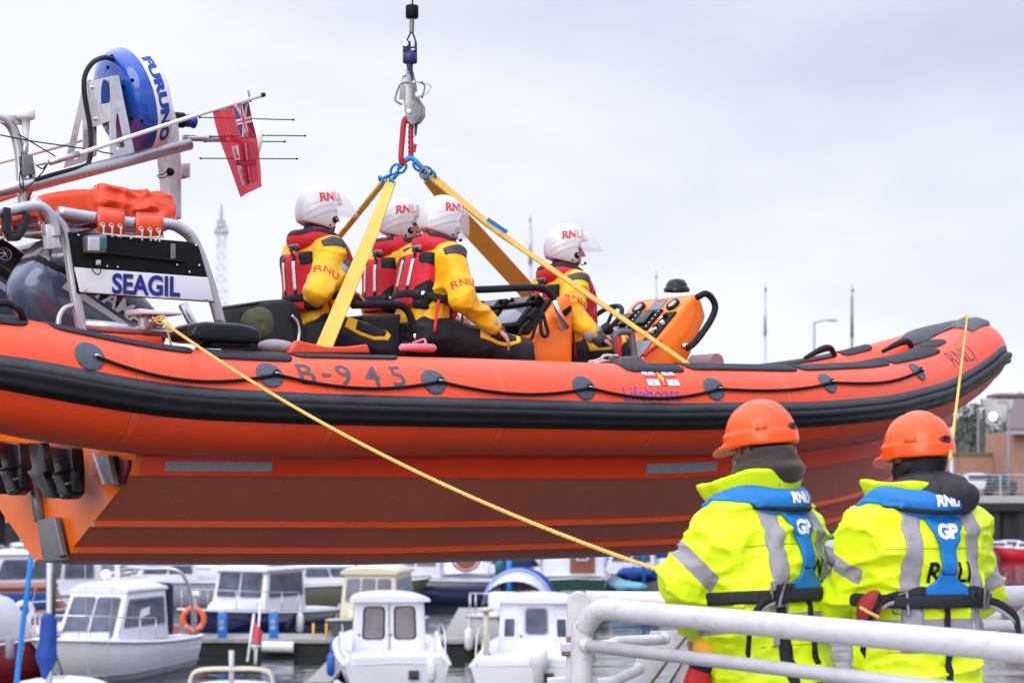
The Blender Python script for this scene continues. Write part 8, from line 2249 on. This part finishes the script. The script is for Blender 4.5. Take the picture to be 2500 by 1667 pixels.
mb = MB(); mb.box((0.9, 4, 2.1), (6.4, 8, 4.2)); mb.build("wall", m_brick, hs)
mb = MB(); mb.prism([(-3.0, -0.9, 4.15), (4.9, -0.9, 4.15), (4.9, 3.6, 6.2), (-1.4, 3.6, 6.2)], (0, 0, 0.2)); mb.build("roof", m_roof, hs, recalc=True)
mb = MB(); mb.box((0.9, -0.95, 4.08), (7.8, 0.14, 0.22)); mb.build("fascia", m_boatgrey, hs)
mb = MB(); mb.box((-1.0, -0.03, 1.6), (1.0, 0.08, 1.3)); fr_ = mb.build("window", m_boatgrey, hs); mb = MB(); mb.box((-1.0, -0.09, 1.6), (0.85, 0.05, 1.15)); mb.build("pane", m_window, fr_)
def lamp_post(px, y0, D, lb_, arm=1.2, m=m_lampgrey):
    h_ = EYE + (HZ - y0) / FPX * D - 3.58
    o = thing("lamp_post", lb_, "lamp post", (X(px, D), D, 3.58), group="lamp posts on the far shore")
    mb = MB(); mb.tube([(0, 0, 0), (0, 0, h_ * 0.25), (0, 0, h_)], [0.11, 0.08, 0.06], 10); mb.build("column", m, o)
    mb = MB(); mb.tube([(0, 0, h_ - 0.05), (arm * 0.6, 0, h_ + 0.12), (arm, 0, h_ + 0.1)], 0.04, 8); mb.build("arm", m, o)
    mb = MB(); mb.box((arm * 1.05, 0, h_ + 0.09), (0.55, 0.2, 0.12), None, 0.04); mb.build("lantern", m, o)
lamp_post(2462, 985, 132, "lamp post with a flat head standing near the brick building", -0.4); lamp_post(2388, 992, 150, "thinner lamp post left of the flat headed one, before the hill", 0.3); lamp_post(1988, 786, 128, "lamp post with a curved arm rising above the forward tube", 1.1)
for px, c_, lb_ in ((2380, m_boatwhite, "white parked van behind the far railing"), (2435, m_black, "dark parked car behind the far railing")):
    o = thing("parked_car", lb_, "car", (X(px, 133), 133, 3.59), (0, 0, 0), "vehicles parked on the far quay")
    mb = MB(); mb.box((0, 0, 0.62), (2.2, 1.7, 0.65), None, 0.15); mb.box((0, 0, 1.15), (1.5, 1.5, 0.55), None, 0.2, 0.8); mb.build("body", c_, o)
    mb = MB(); mb.box((0, -0.72, 1.15), (1.2, 0.06, 0.35), None, 0.02); mb.build("window", m_window, o)
    for s in (-0.7, 0.7): mb = MB(); mb.cyl((s, -0.86, 0.32), (s, -0.6, 0.32), 0.32); mb.build("wheel", m_black, o)
# hill with leafless wood
m_hill = mat("winter_hillside", (0.055, 0.065, 0.045), 0.95, var=0.3, vscale=0.06)
def hz_(x, y): return 3.4 + 10.0 * math.exp(-((x - 95) / 55) ** 2) * min(1, max(0, (y - 185) / 130)) + 4 * math.exp(-((x - 175) / 60) ** 2) * min(1, max(0, (y - 185) / 110)) + 2 * min(1, max(0, (y - 230) / 120))
mb = MB(); mb.grid([[(x_, y_, hz_(x_, y_)) for x_ in range(-260, 341, 12)] for y_ in range(180, 430, 12)]); structure(mb.build("hill", m_hill))
rnd = random.Random(5); mb = MB()
for k in range(3600):
    y_ = rnd.uniform(190, 330); x_ = rnd.uniform(-60, 200); z_ = hz_(x_, y_)
    h_ = rnd.uniform(1.5, 4.2); c = Vector((x_, y_, z_ + h_ * 0.5))
    for j in range(7):
        p = c + Vector((rnd.gauss(0, 0.9), rnd.gauss(0, 0.9), rnd.uniform(-0.5, 0.6) * h_)); r = rnd.uniform(0.15, 0.5)
        a, b_ = Vector((rnd.uniform(-1, 1), rnd.uniform(-1, 1), rnd.uniform(-1, 1))).normalized() * r, Vector((rnd.uniform(-1, 1), rnd.uniform(-1, 1), rnd.uniform(-1, 1))).normalized() * r
        mb.add([p - a, p + b_, p + a, p - b_], [[0, 1, 2, 3]], False)
    mb.tube([(x_, y_, z_), (x_ + rnd.uniform(-.4, .4), y_, z_ + h_ * 1.05)], [0.12, 0.03], 4)
wd = mb.build("woodland", mat("hazed_winter_twigs", (0.085, 0.090, 0.082), 0.95, var=0.25, vscale=0.1, spec=0.1)); wd["kind"] = "stuff"  # distance haze is put into the grey of the twig colour
wb = thing("hillside_house", "pale building with flat roofs high on the wooded hill", "building", (X(2462, 290), 290, 13.2))
mb = MB(); mb.box((0, 0, -1.0), (5.5, 5, 7.0)); mb.box((3.0, 1, 1.2), (4.5, 5, 3.4)); mb.build("wall", mat("pale_render", (0.55, 0.54, 0.55), 0.8), wb); mb = MB(); mb.box((2.0, 0.4, 3.0), (8.5, 6.4, 0.5)); mb.build("roof", m_roof, wb)
for xx in (1.8, 3.4): mb = MB(); mb.box((xx, -1.55, 1.4), (0.9, 0.12, 1.2)); mb.build("window", m_window, wb)
fl = thing("floodlight", "lit floodlight glowing on a pole before the wooded hill", "lamp", (X(2424, 240), 240, 3.6))
mb = MB(); mb.tube([(0, 0, 0), (0, 0, 8.0)], 0.08, 8); mb.build("pole", m_lampgrey, fl); mb = MB(); mb.ball((0, -0.1, 8.25), 0.42, 16); mb.build("lamp", mat("lit_lamp", (1.0, 0.93, 0.72), 0.5, emit=6.0, var=0), fl)
yb = yacht("yacht with a pale mast and blue cover showing under the bow", 2335, 74, 92, m_boatwhite, 7, 2.4, 6.6, m_canvasblue)
for px, D, m, lb_ in ((2492, 118, mat("scarlet_grp", (0.55, 0.015, 0.03), 0.4), "scarlet boat by the far quay wall at the right edge"), (2418, 119, m_boatgrey, "low grey pontoon boat beside the scarlet boat"), (2455, 121, m_boatwhite, "small white boat between the scarlet boat and the grey one")):
    b_ = boat("moored_boat", lb_, "boat", px, D, 178, "boats under the far quay"); hull(b_, 3.2, 1.6, 0.6, 0.75, m, m); cabin(b_, -0.9, 0.5, 0.6, 0.5, 0.6, 1.05, 0.3, 0.1, front=1, side=1, roof=0)
# dockside crane far off
cg = thing("lattice_crane", "distant pale lattice crane tower standing on the horizon left of the crew", "crane", (X(540, 320), 320, 3.4))
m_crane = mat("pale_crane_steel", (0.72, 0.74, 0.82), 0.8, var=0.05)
H0 = EYE + (HZ - 512) / FPX * 320 - 3.4; mb = MB()
for s in (-1, 1):
    for t_ in (-1, 1): mb.tube([(s * 1.7, t_ * 1.2, 0), (s * 0.65, t_ * 0.6, H0 - 4)], 0.09, 5)
n = 22
for k in range(n):
    f0, f1 = k / n, (k + 1) / n; w0, w1 = 1.7 - 1.05 * f0, 1.7 - 1.05 * f1; z0, z1 = (H0 - 4) * f0, (H0 - 4) * f1
    for t_ in (-1, 1): mb.tube([(-w0, t_ * 0.9, z0), (w1, t_ * 0.9, z1)], 0.05, 4); mb.tube([(w0, t_ * 0.9, z0), (-w1, t_ * 0.9, z1)], 0.05, 4); mb.tube([(-w1, t_ * .9, z1), (w1, t_ * .9, z1)], 0.05, 4)
mb.build("tower", m_crane, cg)
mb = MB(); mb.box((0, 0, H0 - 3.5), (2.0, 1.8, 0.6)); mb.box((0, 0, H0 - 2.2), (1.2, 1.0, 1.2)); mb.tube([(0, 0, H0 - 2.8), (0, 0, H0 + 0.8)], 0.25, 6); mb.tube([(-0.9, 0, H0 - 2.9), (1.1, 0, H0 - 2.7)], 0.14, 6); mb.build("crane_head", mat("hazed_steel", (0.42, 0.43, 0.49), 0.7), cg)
mb = MB()
for s in (-1, 1): mb.tube([(s * 0.8 + 0.6, 0, H0 - 5), (s * 2.2 + 1.8, 0, 0)], 0.05, 4)
mb.build("cables", m_crane, cg)
